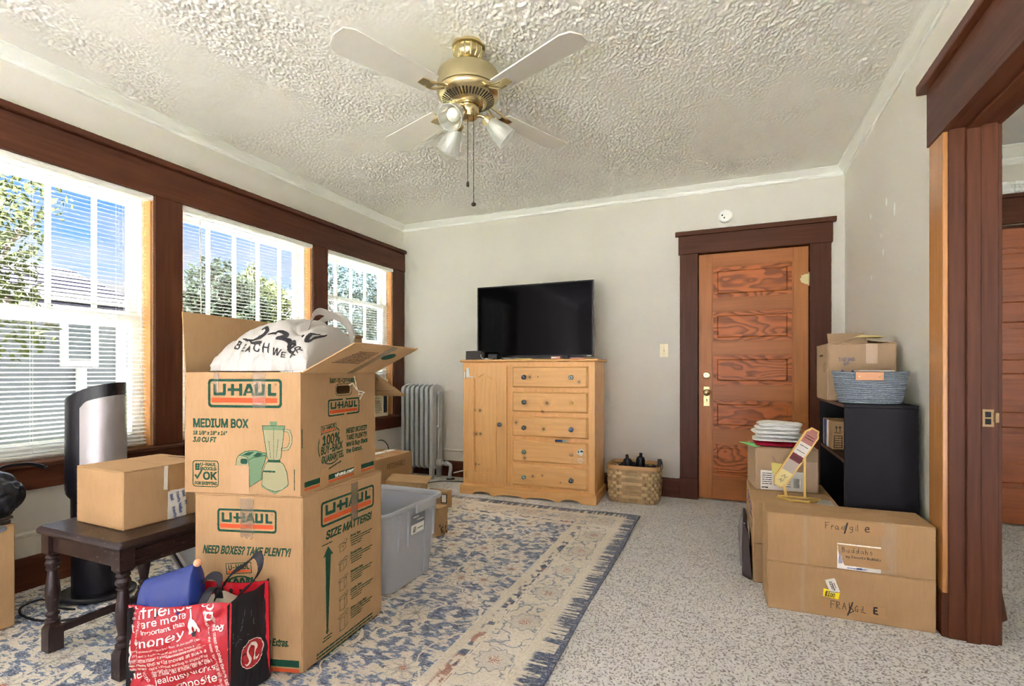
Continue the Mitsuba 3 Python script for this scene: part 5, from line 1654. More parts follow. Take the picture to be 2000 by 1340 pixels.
put('print_pale', [fill(unary_union([affinity.rotate(affinity.scale(Point(x, y).buffer(0.012), 0.7, 1.4), a) for x, y, a in ((0.03, 0.075, 20), (0.055, 0.06, -10), (0.062, 0.105, 0))]), 0.0006)], 'mat_brown_tape', k, MR)

# ------------------------------------------------------------------ right-hand pile
PEN = {'F': [[(0, 0), (0, 1)], [(0, 1), (.6, 1.03)], [(0, .55), (.45, .57)]], 'r': [[(0, .6), (.02, 0)], [(.02, .38), (.2, .58), (.4, .55)]],
       'a': [[(.5, .5), (.25, .62), (.03, .35), (.15, .03), (.4, .1), (.5, .5), (.5, .15), (.62, 0)]], 'g': [[(.5, .5), (.25, .62), (.03, .38), (.2, .1), (.48, .2), (.5, .55), (.5, -.2), (.3, -.4), (.05, -.3)]],
       'i': [[(.1, .55), (.1, 0)], [(.1, .85), (.11, .88)]], 'l': [[(.08, 1.05), (.1, 0)]], 'e': [[(.05, .32), (.5, .38), (.42, .6), (.15, .55), (.03, .3), (.15, .05), (.5, .08)]],
       'B': [[(0, 0), (.02, 1)], [(.02, 1), (.4, .95), (.42, .65), (.03, .52), (.5, .45), (.52, .1), (0, 0)]], 'u': [[(.02, .55), (.05, .1), (.3, .03), (.45, .2), (.48, .55), (.5, 0)]],
       'd': [[(.5, .45), (.25, .6), (.03, .3), (.18, .03), (.42, .12), (.5, .5), (.52, 1.05), (.52, 0)]], 'h': [[(.03, 1), (.03, 0)], [(.03, .35), (.25, .58), (.42, .4), (.45, 0)]],
       's': [[(.42, .55), (.2, .62), (.06, .45), (.38, .25), (.32, .05), (.03, .05)]], 'm': [[(.03, .55), (.03, 0)], [(.03, .4), (.2, .55), (.3, .35), (.3, 0)], [(.3, .4), (.48, .55), (.58, .35), (.6, 0)]],
       'y': [[(.02, .55), (.08, .2), (.4, .2)], [(.45, .58), (.4, .1), (.3, -.35), (.1, -.35)]], 'f': [[(.42, .95), (.2, 1), (.12, .7), (.14, 0)], [(0, .5), (.35, .52)]],
       'v': [[(0, .55), (.22, 0), (.42, .58)]], 'o': [[(.25, .6), (.04, .35), (.2, .02), (.45, .25), (.4, .52), (.25, .6)]], 't': [[(.2, .95), (.2, .05), (.35, 0)], [(0, .62), (.42, .64)]],
       'R': [[(0, 0), (.02, 1), (.4, .95), (.42, .6), (.04, .5), (.5, 0)]], 'A': [[(0, 0), (.28, 1), (.55, 0)], [(.1, .4), (.45, .42)]], 'G': [[(.5, .8), (.3, 1), (.05, .6), (.1, .1), (.45, .05), (.5, .42), (.28, .42)]],
       'L': [[(.02, 1), (.03, .03), (.5, 0)]], 'E': [[(.5, 1), (.02, .95), (.03, .02), (.55, 0)], [(.03, .5), (.42, .52)]], ' ': []}
WID = {'i': .3, 'l': .3, 'm': .8, ' ': .5, 'r': .5}


def write(s, x, y, h, w, pitch=0.72, slope=0.0):
    """handwriting along a line with a pen of width w"""
    L = []
    for c in s:
        for st in PEN[c]:
            L.append([(x + p[0] * h * 0.85, y + p[1] * h) for p in st])
        x += WID.get(c, pitch) * h * 0.95
        y += slope * h
    return pen(L, w)


FB = [(0.170, 2.470), (0.769, 2.481), (0.765, 2.700), (0.166, 2.689)]
f1 = thing('fragile_box', 'long cardboard box marked FRAGILE in capitals with a yellow price sticker, lowest by the doorway', 'cardboard box', None)
add('body', prism(FB, 0.0, 0.2045, 0.004), 'mat_card', f1)
add('flap', prism([FB[0], FB[1], (0.767, 2.5895), (0.168, 2.5785)], 0.2045, 0.2075, 0.001), 'mat_card', f1)
add('flap', prism([(0.168, 2.5805), (0.767, 2.5915), FB[2], FB[3]], 0.2045, 0.2075, 0.001), 'mat_card', f1)
M = wallframe(FB[0], FB[1], 0.0)
put('brown_tape', [fill(Polygon([(0.200, 0.079), (0.206, 0.066), (0.205, 0.055), (0.212, 0.045), (0.216, 0.032), (0.437, 0.027), (0.430, 0.045), (0.434, 0.073)]), 0.0005)], 'mat_brown_tape', f1, M)
put('vertical_tape', [fill(sbox(0.128, 0.002, 0.144, 0.204), 0.0003)], 'mat_card_grey', f1, M)
put('handwriting', [write('FRA', 0.240, 0.041, 0.029, 0.0022, 0.75), write('GiL', 0.326, 0.039, 0.026, 0.0022, 0.8), write('E', 0.392, 0.042, 0.026, 0.006), pen([[(0.301, 0.020), (0.318, 0.075)]], 0.0055), pen([[(0.306, 0.072), (0.308, 0.03), (0.322, 0.04), (0.31, 0.055)]], 0.003)], 'mat_black_ink', f1, M @ frame([0, 0, 0.0005]))
k = put('price_sticker', [fill(Polygon([(0.214, 0.118), (0.273, 0.107), (0.268, 0.079), (0.211, 0.085)]), 0.0009)], 'mat_label_yellow', f1, M, 'yellow price sticker')
put('price', [text('$100', 0.016, 0.217, 0.089, 1.0, 0.1, -0.1, True, 0.0014, width=0.036), fill(unary_union(dashes(0.222, 0.265, 0.107, 0.003, r)), 0.0014)], 'mat_brown_ink', k, M)
k = put('tag', [fill(Polygon([(0.218, 0.155), (0.254, 0.167), (0.274, 0.112), (0.239, 0.101)]), 0.0012)], 'mat_paper', f1, M, 'white tag stuck above the price sticker')
put('tag_print', [text('22107', 0.010, 0.233, 0.150, 0.9, 0, -1.22, True, 0.0018), fill(affinity.rotate(unary_union(dashes(0.238, 0.265, 0.13, 0.003, r) + dashes(0.238, 0.262, 0.137, 0.003, r)), -70, origin=(0.25, 0.133)), 0.0018)], 'mat_brown_ink', k, M)
f2 = thing('fragile_box', 'long cardboard box marked Fragile and Buddahs, stacked on the box with the yellow sticker', 'cardboard box', None)
F2 = [(0.168, 2.468), (0.768, 2.479), (0.764, 2.700), (0.164, 2.689)]
add('body', prism(F2, 0.2085, 0.4165, 0.004), 'mat_card', f2)
add('flap', prism([F2[0], F2[1], (0.766, 2.5885), (0.166, 2.5775)], 0.4165, 0.4205, 0.001), 'mat_card', f2)
add('flap', prism([(0.166, 2.5795), (0.766, 2.5905), F2[2], F2[3]], 0.4165, 0.4205, 0.001), 'mat_card', f2)
M = wallframe(F2[0], F2[1], 0.0)
put('vertical_tape', [fill(sbox(0.140, 0.210, 0.155, 0.416), 0.0003)], 'mat_card_grey', f2, M)
put('vertical_tape', [fill(sbox(0.418, 0.210, 0.470, 0.416), 0.0003)], 'mat_card_grey', f2, M)
put('shipping_label', [fill(sbox(0.265, 0.2115, 0.418, 0.318), 0.0006)], 'mat_paper', f2, M, 'white shipping label under the brown tape')
put('label_print', [fill(unary_union([sbox(0.270, 0.235 + i * 0.0045, 0.282, 0.2372 + i * 0.0045) for i in range(13)] + dashes(0.30, 0.37, 0.2165, 0.004, r) + [sbox(0.335, 0.2150, 0.352, 0.2225)])), ], 'mat_blue_ink', f2, M @ frame([0, 0, 0.0005]))
put('brown_tape', [fill(Polygon([(0.198, 0.408), (0.436, 0.410), (0.430, 0.365), (0.208, 0.362), (0.205, 0.375), (0.209, 0.388), (0.202, 0.395)]), 0.0006),
                   fill(Polygon([(0.267, 0.313), (0.427, 0.312), (0.432, 0.285), (0.440, 0.255), (0.448, 0.228), (0.291, 0.227), (0.284, 0.245), (0.282, 0.262), (0.268, 0.285)]), 0.0010)], 'mat_brown_tape', f2, M)
put('handwriting', [write('Fra', 0.222, 0.373, 0.027, 0.0020, 0.85), write('gil', 0.309, 0.376, 0.025, 0.0020, 0.85), write('e', 0.362, 0.374, 0.036, 0.0036), pen([[(0.291, 0.362), (0.301, 0.404)]], 0.0058), pen([[(0.286, 0.39), (0.279, 0.380), (0.288, 0.376), (0.294, 0.398)]], 0.002)], 'mat_black_ink', f2, M @ frame([0, 0, 0.0006]))
put('handwriting', [write('Buddahs', 0.282, 0.282, 0.021, 0.0017, 0.82), write('my favorite Buddahs', 0.296, 0.261, 0.0105, 0.0016, 0.70)], 'mat_black_ink', f2, M @ frame([0, 0, 0.0010]))
MT = axes([F2[0][0], F2[0][1], 0.4209], [1, 0.018, 0], [-0.018, 1, 0])
put('tape_patch', [fill(sbox(0.125, 0.0, 0.172, 0.022), 0.0004)], 'mat_card_grey', f2, MT)
put('tape_patch', [fill(sbox(0.41, 0.0, 0.465, 0.022), 0.0004)], 'mat_card_grey', f2, MT)

s1 = thing('stacked_box', 'brown box standing on the carpet, lowest of the stack left of the two fragile boxes', 'cardboard box', None)
BB = [(0.126, 2.735), (0.478, 2.735), (0.478, 3.13), (0.126, 3.13)]
add('body', prism(BB, 0.0, 0.1955, 0.004), 'mat_card', s1)
add('lid', prism(BB, 0.1955, 0.199, 0.001), 'mat_card', s1)
s2 = thing('stacked_box', 'cardboard box with shipping print on its side, under the labelled box and the plaque', 'cardboard box', None)
AB = [(0.124, 2.722), (0.488, 2.716), (0.492, 3.345), (0.116, 3.35)]
AB = [(0.126, 2.722), (0.488, 2.716), (0.488, 3.22), (0.114, 3.22)]
add('body', prism(AB, 0.200, 0.4055, 0.004), 'mat_card', s2)
add('flap', prism([AB[0], AB[1], (0.488, 2.968), (0.12, 2.968)], 0.4055, 0.4095, 0.001), 'mat_card', s2)
add('flap', prism([(0.12, 2.970), (0.488, 2.970), AB[2], AB[3]], 0.4055, 0.4095, 0.001), 'mat_card', s2)
ML = wallframe(AB[3], AB[0], 0.0)
put('print', [fill(unary_union([sbox(0.12, 0.33, 0.24, 0.38).difference(sbox(0.124, 0.334, 0.236, 0.376)), sbox(0.29, 0.25, 0.42, 0.36).difference(sbox(0.295, 0.255, 0.415, 0.355))] + dashes(0.30, 0.41, 0.33, 0.012, r) + dashes(0.30, 0.41, 0.30, 0.012, r) + dashes(0.13, 0.23, 0.35, 0.012, r)), 0.0005)], 'mat_blue_ink', s2, ML)
lbx = thing('labelled_box', 'cardboard box with a white shipping label, under the folded shirts', 'cardboard box', None)
LB = [(0.148, 2.962), (0.440, 2.972), (0.434, 3.205), (0.118, 3.205)]
add('body', prism(LB, 0.4105, 0.632, 0.004), 'mat_card_grey', lbx)
add('flap', prism([LB[0], LB[1], (0.437, 3.087), (0.134, 3.083)], 0.632, 0.636, 0.001), 'mat_card_grey', lbx)
add('flap', prism([(0.134, 3.085), (0.437, 3.089), LB[2], LB[3]], 0.632, 0.636, 0.001), 'mat_card_grey', lbx)
M = wallframe(LB[0], LB[1], 0.4105)
k = put('shipping_label', [fill(sbox(0.024, 0.004, 0.228, 0.105), 0.0005)], 'mat_paper', lbx, M)
bars = [sbox(0.088 + x * 0.0017, 0.028, 0.088 + x * 0.0017 + w, 0.075) for x, w in zip(range(11), r.uniform(0.0005, 0.0014, 11))] + [sbox(0.178 + x * 0.0017, 0.022, 0.178 + x * 0.0017 + w, 0.07) for x, w in zip(range(16), r.uniform(0.0005, 0.0014, 16))]
L = []
for q in range(6):
    L += dashes(0.032, 0.078, 0.088 - q * 0.011, 0.0045, r) + dashes(0.115, 0.165, 0.085 - q * 0.012, 0.004, r)
put('label_print', [fill(unary_union(bars + L + dashes(0.03, 0.06, 0.012, 0.008, r)), 0.0009)], 'mat_black_ink', k, M)
put('sticky_note', [fill(Polygon([(0.075, 0.149), (0.128, 0.143), (0.143, 0.088), (0.141, 0.084), (0.078, 0.090)]), 0.0012)], 'mat_yellow_paper', lbx, M, 'pale yellow sticky note')
put('handwriting', [pen([[(0.078, 0.182), (0.084, 0.160), (0.090, 0.175), (0.084, 0.178)], [(0.092, 0.17), (0.094, 0.156)], [(0.097, 0.158), (0.099, 0.152)]], 0.0015),
                    pen([[(0.112, 0.118), (0.118, 0.104), (0.121, 0.116), (0.126, 0.105), (0.13, 0.118)], [(0.115, 0.104), (0.122, 0.092), (0.126, 0.102), (0.132, 0.092)]], 0.0013, 0.0016)], 'mat_brown_ink', lbx, M)
put('clear_tape', [fill(sbox(0.235, 0.005, 0.285, 0.16), 0.0006)], 'mat_tape_sheen', lbx, M)
k = thing('box_insert', 'dark folded bag squeezed against the left side of the lowest stacked box', 'bag', None)
plain('bag_dark', S(58, 50, 48), 0.6, 0.3)
plain('bag_stripe', S(112, 104, 100), 0.6, 0.3)
m = hull([[0.082, 2.80, 0], [0.122, 2.74, 0], [0.122, 3.28, 0], [0.085, 3.28, 0], [0.086, 2.98, 0.22], [0.112, 2.86, 0.19], [0.110, 3.25, 0.235], [0.095, 3.25, 0.235]]).subdivide().subdivide().subdivide()
v = m.vertices.copy()
v += m.vertex_normals * ((meshkit.fbm(v * 16, 3, 4) - 0.5) * 0.016)[:, None]
v[:, 2] = np.maximum(v[:, 2], 0.001)
v[:, 0] = np.minimum(v[:, 0], 0.1245)
m.vertices = v
add('body', m, 'mat_bag_dark', k, True)
for q in range(3):
    y = 2.90 + q * 0.12
    st = tube(spline([[0.079, y - 0.03, 0.03], [0.076, y + 0.02, 0.10], [0.083, y + 0.07, 0.18], [0.095, y + 0.09, 0.218]], 14), 0.006, 6)
    add('strap', st, 'mat_bag_stripe', k, 50)
# folded shirts, red cloth, green paper
def folded(name, label, cx, cy, z, w, d, h, m_, seed, group=None):
    def f(U, V):
        a = U * 2 * PI
        e = 0.30
        c, s = np.cos(a), np.sin(a)
        R = np.where(V < 0.5, 0.75 + 0.25 * np.sin(V * 2 * PI / 2 * 1.0), 0.75 + 0.25 * np.sin(V * PI))
        R = np.where(V < 1, 0.93 + 0.07 * np.sin(V * PI), 1) * np.clip(np.minimum(V, 1 - V) * 7, 0, 1) ** 0.35
        x = cx + w / 2 * np.sign(c) * np.abs(c) ** e * R
        y = cy + d / 2 * np.sign(s) * np.abs(s) ** e * R
        q = np.stack([x * 28, y * 28, V * 3], -1)
        zz = z + h * np.clip(V * 1.0, 0, 1) + (V > 0.25) * ((meshkit.fbm(q, 3, seed) - 0.5) * 0.9 + 0.25 * np.sin(x * 31 + seed * 1.7) + 0.2 * np.sin(y * 27 + seed)) * h * 0.55 * np.clip(V * 3 - 0.7, 0, 1)
        rr = (meshkit.fbm(np.stack([c * 3, s * 3, V * 6], -1), 3, seed + 3) - 0.5) * 0.040
        return np.stack([x + rr * c, y + rr * s, np.maximum(zz, z + 0.0005)], -1)
    m = grid(f, 73, 19)
    m.merge_vertices(digits_vertex=5)
    m.fix_normals()
    k = add(name, m, m_, None, True)
    lab(k, label, 'clothing', group)
    return k


plain('cotton_white', S(242, 241, 240), 0.85, 0.1)
plain('cotton_red', S(142, 26, 44), 0.85, 0.1)
folded('red_cloth', 'dark red folded cloth on the labelled box, under the white shirts', 0.262, 3.085, 0.6365, 0.215, 0.20, 0.021, 'mat_cotton_red', 5)
for i in range(5):
    folded('folded_shirt', ('lowest white folded shirt, lying on the red cloth', 'second white folded shirt from the bottom of the pile', 'white folded shirt in the middle of the pile', 'white folded shirt, second from the top of the pile', 'topmost white folded shirt of the pile')[i],
           0.258 + 0.012 * math.sin(i * 2.1), 3.085 + 0.006 * math.cos(i * 1.7), 0.661 + i * 0.0205, 0.225 - 0.005 * i, 0.185, 0.0190, 'mat_cotton_white', 11 + i, 'white shirts folded on the labelled box')
k = add('green_paper', hull([[0.068, 3.05, 0.636 + 0.012], [0.145, 2.95, 0.6375], [0.19, 3.03, 0.6368], [0.13, 3.13, 0.6368], [0.068, 3.05, 0.636 + 0.013], [0.145, 2.95, 0.638], [0.19, 3.03, 0.6375], [0.13, 3.13, 0.6375]]), 'mat_green_paper')
lab(k, 'light green sheet of paper sticking out from under the red cloth', 'paper')

# narrow plaque on a stand
pq = thing('plaque', 'narrow gold-edged plaque leaning diagonally on its easel, before the labelled box', 'plaque', None)
plain('gold_wood', S(206, 172, 92), 0.4, 0.4)
plain('plaque_grey', S(150, 138, 122), 0.5, 0.3)
plain('plaque_wine', S(98, 30, 44), 0.5, 0.3)
plain('plaque_pale', S(206, 200, 190), 0.25, 0.5)
plain('plaque_rose', S(150, 96, 84), 0.5, 0.3)
plain('plaque_tan', S(206, 190, 130), 0.5, 0.3)
# its own plane: x across, y along the long side
lo, hi = np.array([0.246, 2.82, 0.478]), np.array([0.405, 2.86, 0.742])
ly = hi - lo
Lp = np.linalg.norm(ly)
ly /= Lp
nz = np.array([0.10, -0.98, 0.0])
nz -= ly * (nz @ ly)
nz /= np.linalg.norm(nz)
lx = np.cross(ly, nz)
PM = axes(lo, lx, ly, nz)
hw = 0.034
out = Polygon([(-hw * 0.55, -0.012), (hw * 0.55, -0.012), (hw * 0.75, 0.006), (hw, 0.016), (hw, Lp - 0.016), (hw * 0.75, Lp - 0.006), (hw * 0.55, Lp + 0.012), (-hw * 0.55, Lp + 0.012), (-hw * 0.75, Lp - 0.006), (-hw, Lp - 0.016), (-hw, 0.016), (-hw * 0.75, 0.006)])
b = extrude(out, 0.016)
b.apply_transform(axes(lo - nz * 0.016, lx, ly, nz))
add('frame', b, 'mat_gold_wood', pq)
inn = out.buffer(-0.007)
for nm, y0, y1, mm in (('panel', -0.02, 0.075, 'plaque_tan'), ('panel', 0.075, 0.135, 'plaque_grey'), ('panel', 0.135, 0.172, 'plaque_wine'), ('panel', 0.172, 0.238, 'plaque_pale'), ('panel', 0.238, 0.36, 'plaque_rose')):
    p_ = inn.intersection(sbox(-1, y0, 1, y1))
    put(nm, [fill(p_, 0.001)], 'mat_' + mm, pq, PM)
put('lettering', [text('beach', 0.017, -0.024, 0.146, 0.8, 0, 0.0, True, 0.0014), fill(unary_union(dashes(-0.02, 0.02, 0.262, 0.006, r) + dashes(-0.018, 0.018, 0.275, 0.005, r) + dashes(-0.02, 0.02, 0.19, 0.004, r) + dashes(-0.02, 0.02, 0.22, 0.004, r)), 0.0014)], 'mat_brown_ink', pq, PM)
put('lettering', [pen([[(-0.012, 0.015), (-0.004, 0.03), (0.0, 0.012), (0.008, 0.03)], [(-0.01, 0.04), (0.0, 0.055), (0.004, 0.038), (0.012, 0.05)]], 0.0018, 0.0014)], 'mat_brown_ink', pq, PM)
st = []
st.append(cb(0.356, 0.368, 2.845, 2.857, 0.4105, 0.625, 0.002))
st.append(hull([[0.232, 2.80, 0.4105], [0.250, 2.795, 0.4105], [0.305, 2.745, 0.4105], [0.290, 2.742, 0.4105], [0.232, 2.80, 0.420], [0.250, 2.795, 0.420], [0.305, 2.745, 0.420], [0.290, 2.742, 0.420]]))
st.append(cb(0.285, 0.37, 2.745, 2.757, 0.4105, 0.420, 0.002))
st.append(hull([[0.356, 2.752, 0.4105], [0.37, 2.752, 0.4105], [0.430, 2.83, 0.4105], [0.418, 2.838, 0.4105], [0.356, 2.752, 0.419], [0.37, 2.752, 0.419], [0.43, 2.83, 0.419], [0.418, 2.838, 0.419]]))
st.append(cb(0.24, 0.43, 2.828, 2.840, 0.4105, 0.419, 0.002))
st.append(hull([[0.272, 2.826, 0.418], [0.285, 2.826, 0.418], [0.272, 2.838, 0.418], [0.285, 2.838, 0.418], [0.262, 2.824, 0.474], [0.275, 2.824, 0.474], [0.262, 2.834, 0.474], [0.275, 2.834, 0.474]]))
add('easel', cat(st), 'mat_gold_wood', pq, label='pale wooden easel')
k = add('loose_paper', hull([[0.40, 2.755, 0.4100], [0.47, 2.735, 0.4100], [0.475, 2.84, 0.4100], [0.43, 2.86, 0.4100], [0.40, 2.755, 0.4106], [0.47, 2.735, 0.4106], [0.475, 2.84, 0.4106], [0.43, 2.86, 0.4106]]), 'mat_plaque_pale')
lab(k, 'grey sheet lying on the stacked box beside the plaque stand', 'paper')

# ------------------------------------------------------------------ black bookcase against the right wall
bc = thing('bookcase', 'small black bookcase standing open side left against the right wall', 'bookcase')
plain('black_laminate', S(14, 14, 15), 0.4, 0.12)
plain('dark_edge', S(58, 42, 36), 0.4, 0.4)
bx0, bx1, by0, by1, bt = 0.505, 0.782, 2.722, 3.38, 0.888
t = 0.016
add('side_panel', cb(bx0, bx1, by0, by0 + t, 0, bt - t, 0.001), 'mat_black_laminate', bc)
add('side_panel', cb(bx0, bx1, by1 - t, by1, 0, bt - t, 0.001), 'mat_black_laminate', bc)
add('back_panel', cb(bx1 - 0.005, bx1, by0 + t, by1 - t, 0.0, bt - t, 0.001), 'mat_black_laminate', bc)
for z in (0.055, 0.340, 0.612):
    k = add('shelf', cb(bx0 + 0.004, bx1 - 0.006, by0 + t + 0.0005, by1 - t - 0.0005, z, z + t, 0.001), 'mat_black_laminate', bc)
    add('edge_band', cb(bx0 + 0.0025, bx0 + 0.004, by0 + t + 0.001, by1 - t - 0.001, z, z + t, 0.0003), 'mat_dark_edge', k)
k = add('top', cb(bx0 - 0.002, bx1, by0 - 0.001, by1 + 0.001, bt - t, bt, 0.0015), 'mat_black_laminate', bc)
add('edge_band', cb(bx0 - 0.0035, bx0 - 0.002, by0, by1, bt - t, bt, 0.0003), 'mat_dark_edge', k)
add('kick_board', cb(bx0 + 0.02, bx0 + 0.032, by0 + t, by1 - t, 0, 0.054, 0.001), 'mat_black_laminate', bc)
te = thing('arrow_box', 'cardboard box printed THIS END UP with blue arrows on top of the bookcase', 'cardboard box', None)
TB = [(0.482, 3.000), (0.775, 3.000), (0.775, 3.325), (0.482, 3.325)]
add('body', prism(TB, 0.8885, 1.180, 0.005), 'mat_card_grey', te)
fl, _, _ = flap([*TB[0], 1.178], [0.66, 3.0, 1.178], [0.02, 0.5, 0.34], 0.10)
add('flap', fl, 'mat_card_grey', te)
fl, _, _ = flap([*TB[1], 1.178], [*TB[2], 1.178], [-0.9, 0, 0.12], 0.13)
add('flap', fl, 'mat_card_grey', te)
fl, _, _ = flap([*TB[3], 1.178], [*TB[0], 1.178], [0.9, 0, 0.22], 0.13)
add('flap', fl, 'mat_card_grey', te)
M = wallframe(TB[0], TB[1], 0.8885)
arrow = [(0, 0), (0.018, 0), (0.018, 0.056), (0.030, 0.056), (0.009, 0.082), (-0.012, 0.056), (0, 0.056)]
put('blue_print', [text('THIS END', 0.0165, 0.048, 0.203, 1, 0, 0, 0.012, width=0.070), text('UP', 0.0165, 0.070, 0.182, 1, 0, 0, 0.012, width=0.022), fill(Polygon([(x + 0.056, y + 0.078) for x, y in arrow])), fill(Polygon([(x + 0.102, y + 0.078) for x, y in arrow])), fill(sbox(0.042, 0.062, 0.134, 0.069))], 'mat_blue_ink', te, M)
put('clear_tape', [fill(sbox(0.165, 0.19, 0.215, 0.289), 0.0005)], 'mat_tape_sheen', te, M)
ML = wallframe(TB[3], TB[0], 0.8885)
put('print', [fill(Point(0.24, 0.17).buffer(0.024).difference(Point(0.24, 0.17).buffer(0.020))), fill(unary_union(dashes(0.1, 0.2, 0.23, 0.012, r)))], 'mat_brown_ink', te, ML)
k = add('tissue_paper', hull([[0.60, 3.03, 1.212], [0.73, 3.02, 1.212], [0.74, 3.16, 1.212], [0.62, 3.17, 1.212], [0.64, 3.06, 1.226], [0.72, 3.08, 1.222], [0.68, 3.14, 1.226]]), 'mat_plaque_tan')
lab(k, 'pale yellowish paper peeping out of the top of the arrow box', 'paper')
# coiled rope basket
rb = thing('rope_basket', 'grey coiled rope basket with a tan leather handle on top of the bookcase', 'basket')


def f_rope(p, n, uv):
    return mix(S(84, 94, 100), S(128, 136, 140), noise(p.x * 260 + p.z * 200, p.y * 260, p.z * 160))


proc('rope', f_rope, 0.85, 0.15)
nco = 15
for i in range(nco):
    z = 0.8945 + i * 0.0098
    f = i / (nco - 1)
    a = 0.117 + 0.028 * f ** 0.8
    b_ = 0.088 + 0.022 * f ** 0.8
    tt_ = np.linspace(0, 2 * PI, 97)[:-1]
    dip = 0.004 * np.cos(2 * tt_) * f
    P = np.c_[0.627 + a * np.sign(np.cos(tt_)) * np.abs(np.cos(tt_)) ** 0.8, 2.842 + b_ * np.sign(np.sin(tt_)) * np.abs(np.sin(tt_)) ** 0.8, z + dip]
    # twisted rope: radius ripples along the coil
    add('rope_coil', tube(P, 0.0054 + 0.0006 * np.sin(np.arange(96) * PI * 2 / 3 + i), 7, closed=True), 'mat_rope', rb, True)
bt_ = trimesh.creation.cylinder(0.5, 0.006, sections=32)
bt_.vertices = bt_.vertices * [0.235, 0.175, 1] + [0.627, 2.842, 0.8925]
add('base', bt_, 'mat_rope', rb)
plain('leather_tan', S(182, 134, 96), 0.5, 0.3)
hm = cb(0.548, 0.655, 2.7195, 2.7235, 0.998, 1.036, 0.004)
hk = add('handle', hm, 'mat_leather_tan', rb, label='tan leather handle with two brass rivets')
add('rivet', cat([trimesh.creation.icosphere(2, 0.005).apply_translation((x, 2.719, 1.014)) for x in (0.561, 0.641)]), 'mat_brass', hk)
k = add('grey_folder', cb(0.575, 0.715, 2.79, 2.90, 1.036, 1.045, 0.003), 'mat_plaque_pale')
lab(k, 'light grey folder lying across the rim of the grey rope basket', 'folder')
# box on the upper shelf
k = thing('shelf_box', 'small cardboard box with black arrows and blue tape on the upper shelf of the bookcase', 'cardboard box', None)
SB = [(0.516, 3.080), (0.74, 3.080), (0.74, 3.335), (0.514, 3.335)]
add('body', prism(SB, 0.6285, 0.775, 0.003), 'mat_card', k)
M = wallframe(SB[0], SB[1], 0.6285)
ar = [(0, 0), (0.003, 0), (0.003, 0.02), (0.008, 0.02), (0.0015, 0.031), (-0.005, 0.02), (0, 0.02)]
put('print', [fill(Polygon([(x + 0.018, y + 0.094) for x, y in ar])), fill(Polygon([(x + 0.034, y + 0.094) for x, y in ar])), fill(sbox(0.010, 0.086, 0.044, 0.089)),
              fill(sbox(0.008, 0.010, 0.046, 0.074).difference(unary_union([sbox(0.011, 0.013 + 0.012 * i, 0.043, 0.022 + 0.012 * i) for i in range(5)])))], 'mat_black_ink', k, M)
put('print', [text('L', 0.02, 0.066, 0.06), text('O', 0.02, 0.066, 0.02)], 'mat_black_ink', k, M)
ML = wallframe(SB[3], SB[0], 0.6285)
put('blue_tape', [fill(Polygon([(0.05, 0.0), (0.11, 0.0), (0.12, 0.146), (0.04, 0.146)]), 0.0006)], 'mat_blue_ink', k, ML)
put('mail_tape', [fill(sbox(0.11, 0.0, 0.17, 0.146), 0.0005)], 'mat_paper', k, ML)
# ------------------------------------------------------------------ grey storage bin
bn = thing('storage_bin', 'open grey plastic storage bin standing on the rug behind the moving boxes', 'storage bin', None)


def ring_pts(x0, x1, y0, y1, r, z, n=8):
    P = []
    for (cx, cy, a0) in ((x1 - r, y1 - r, 0), (x0 + r, y1 - r, PI / 2), (x0 + r, y0 + r, PI), (x1 - r, y0 + r, 1.5 * PI)):
        for a in np.linspace(a0, a0 + PI / 2, n):
            P.append([cx + r * math.cos(a), cy + r * math.sin(a), z])
    return np.array(P)


def loft(rings, close0=False, close1=False):
    n = len(rings[0])
    V = np.vstack(rings)
    F = []
    j = np.arange(n)
    k = (j + 1) % n
    for i in range(len(rings) - 1):
        F += np.stack([i * n + j, i * n + k, (i + 1) * n + k], 1).tolist() + np.stack([i * n + j, (i + 1) * n + k, (i + 1) * n + j], 1).tolist()
    if close0:
        V = np.vstack([V, rings[0].mean(0)])
        F += np.stack([k, j, 0 * j + len(V) - 1], 1).tolist()
    if close1:
        V = np.vstack([V, rings[-1].mean(0)])
        b = (len(rings) - 1) * n
        F += np.stack([b + j, b + k, 0 * j + len(V) - 1], 1).tolist()
    return trimesh.Trimesh(V, F, process=False)


bx_ = (-1.830, -1.388, 1.792, 2.318)
ins = lambda d, e, z, r: ring_pts(bx_[0] + d, bx_[1] - d, bx_[2] + e, bx_[3] - e, r, z)
body = loft([ins(.022, .085, .0145, .05), ins(.018, .080, .022, .055), ins(.012, .04, .20, .06), ins(.006, .012, .375, .06), ins(.009, .015, .375, .057), ins(.021, .088, .021, .05)], True, True)
add('body', body, 'mat_grey_plastic', bn, 40)
add('rim', loft([ins(.008, .012, .376, .06), ins(-.010, -.010, .378, .068), ins(-.013, -.013, .388, .070), ins(-.010, -.010, .398, .068), ins(.0, .002, .400, .062), ins(.008, .012, .392, .06), ins(.008, .012, .376, .06)]), 'mat_grey_plastic', bn, 50)
add('handle', cb(-1.378, -1.366, 2.035, 2.200, 0.350, 0.398, 0.005), 'mat_grey_plastic', bn)
for y in (1.93, 2.005, 2.225):
    add('rib', hull([[-1.393, y - .008, .372], [-1.393, y + .008, .372], [-1.383, y - .008, .372], [-1.383, y + .008, .372], [-1.399, y - .006, .20], [-1.399, y + .006, .20], [-1.391, y - .004, .20], [-1.391, y + .004, .20]]), 'mat_grey_plastic', bn)
add('corner_step', hull([[-1.404, 2.145, .03], [-1.404, 2.165, .03], [-1.398, 2.145, .03], [-1.398, 2.165, .03], [-1.396, 2.145, .345], [-1.396, 2.165, .345], [-1.3885, 2.145, .345], [-1.3885, 2.165, .345]]), 'mat_grey_plastic', bn)
MB_ = axes([-1.3875, 2.018, 0.252], [-0.0, 1, 0], [0.045, 0, 1], [1, 0, -0.045])
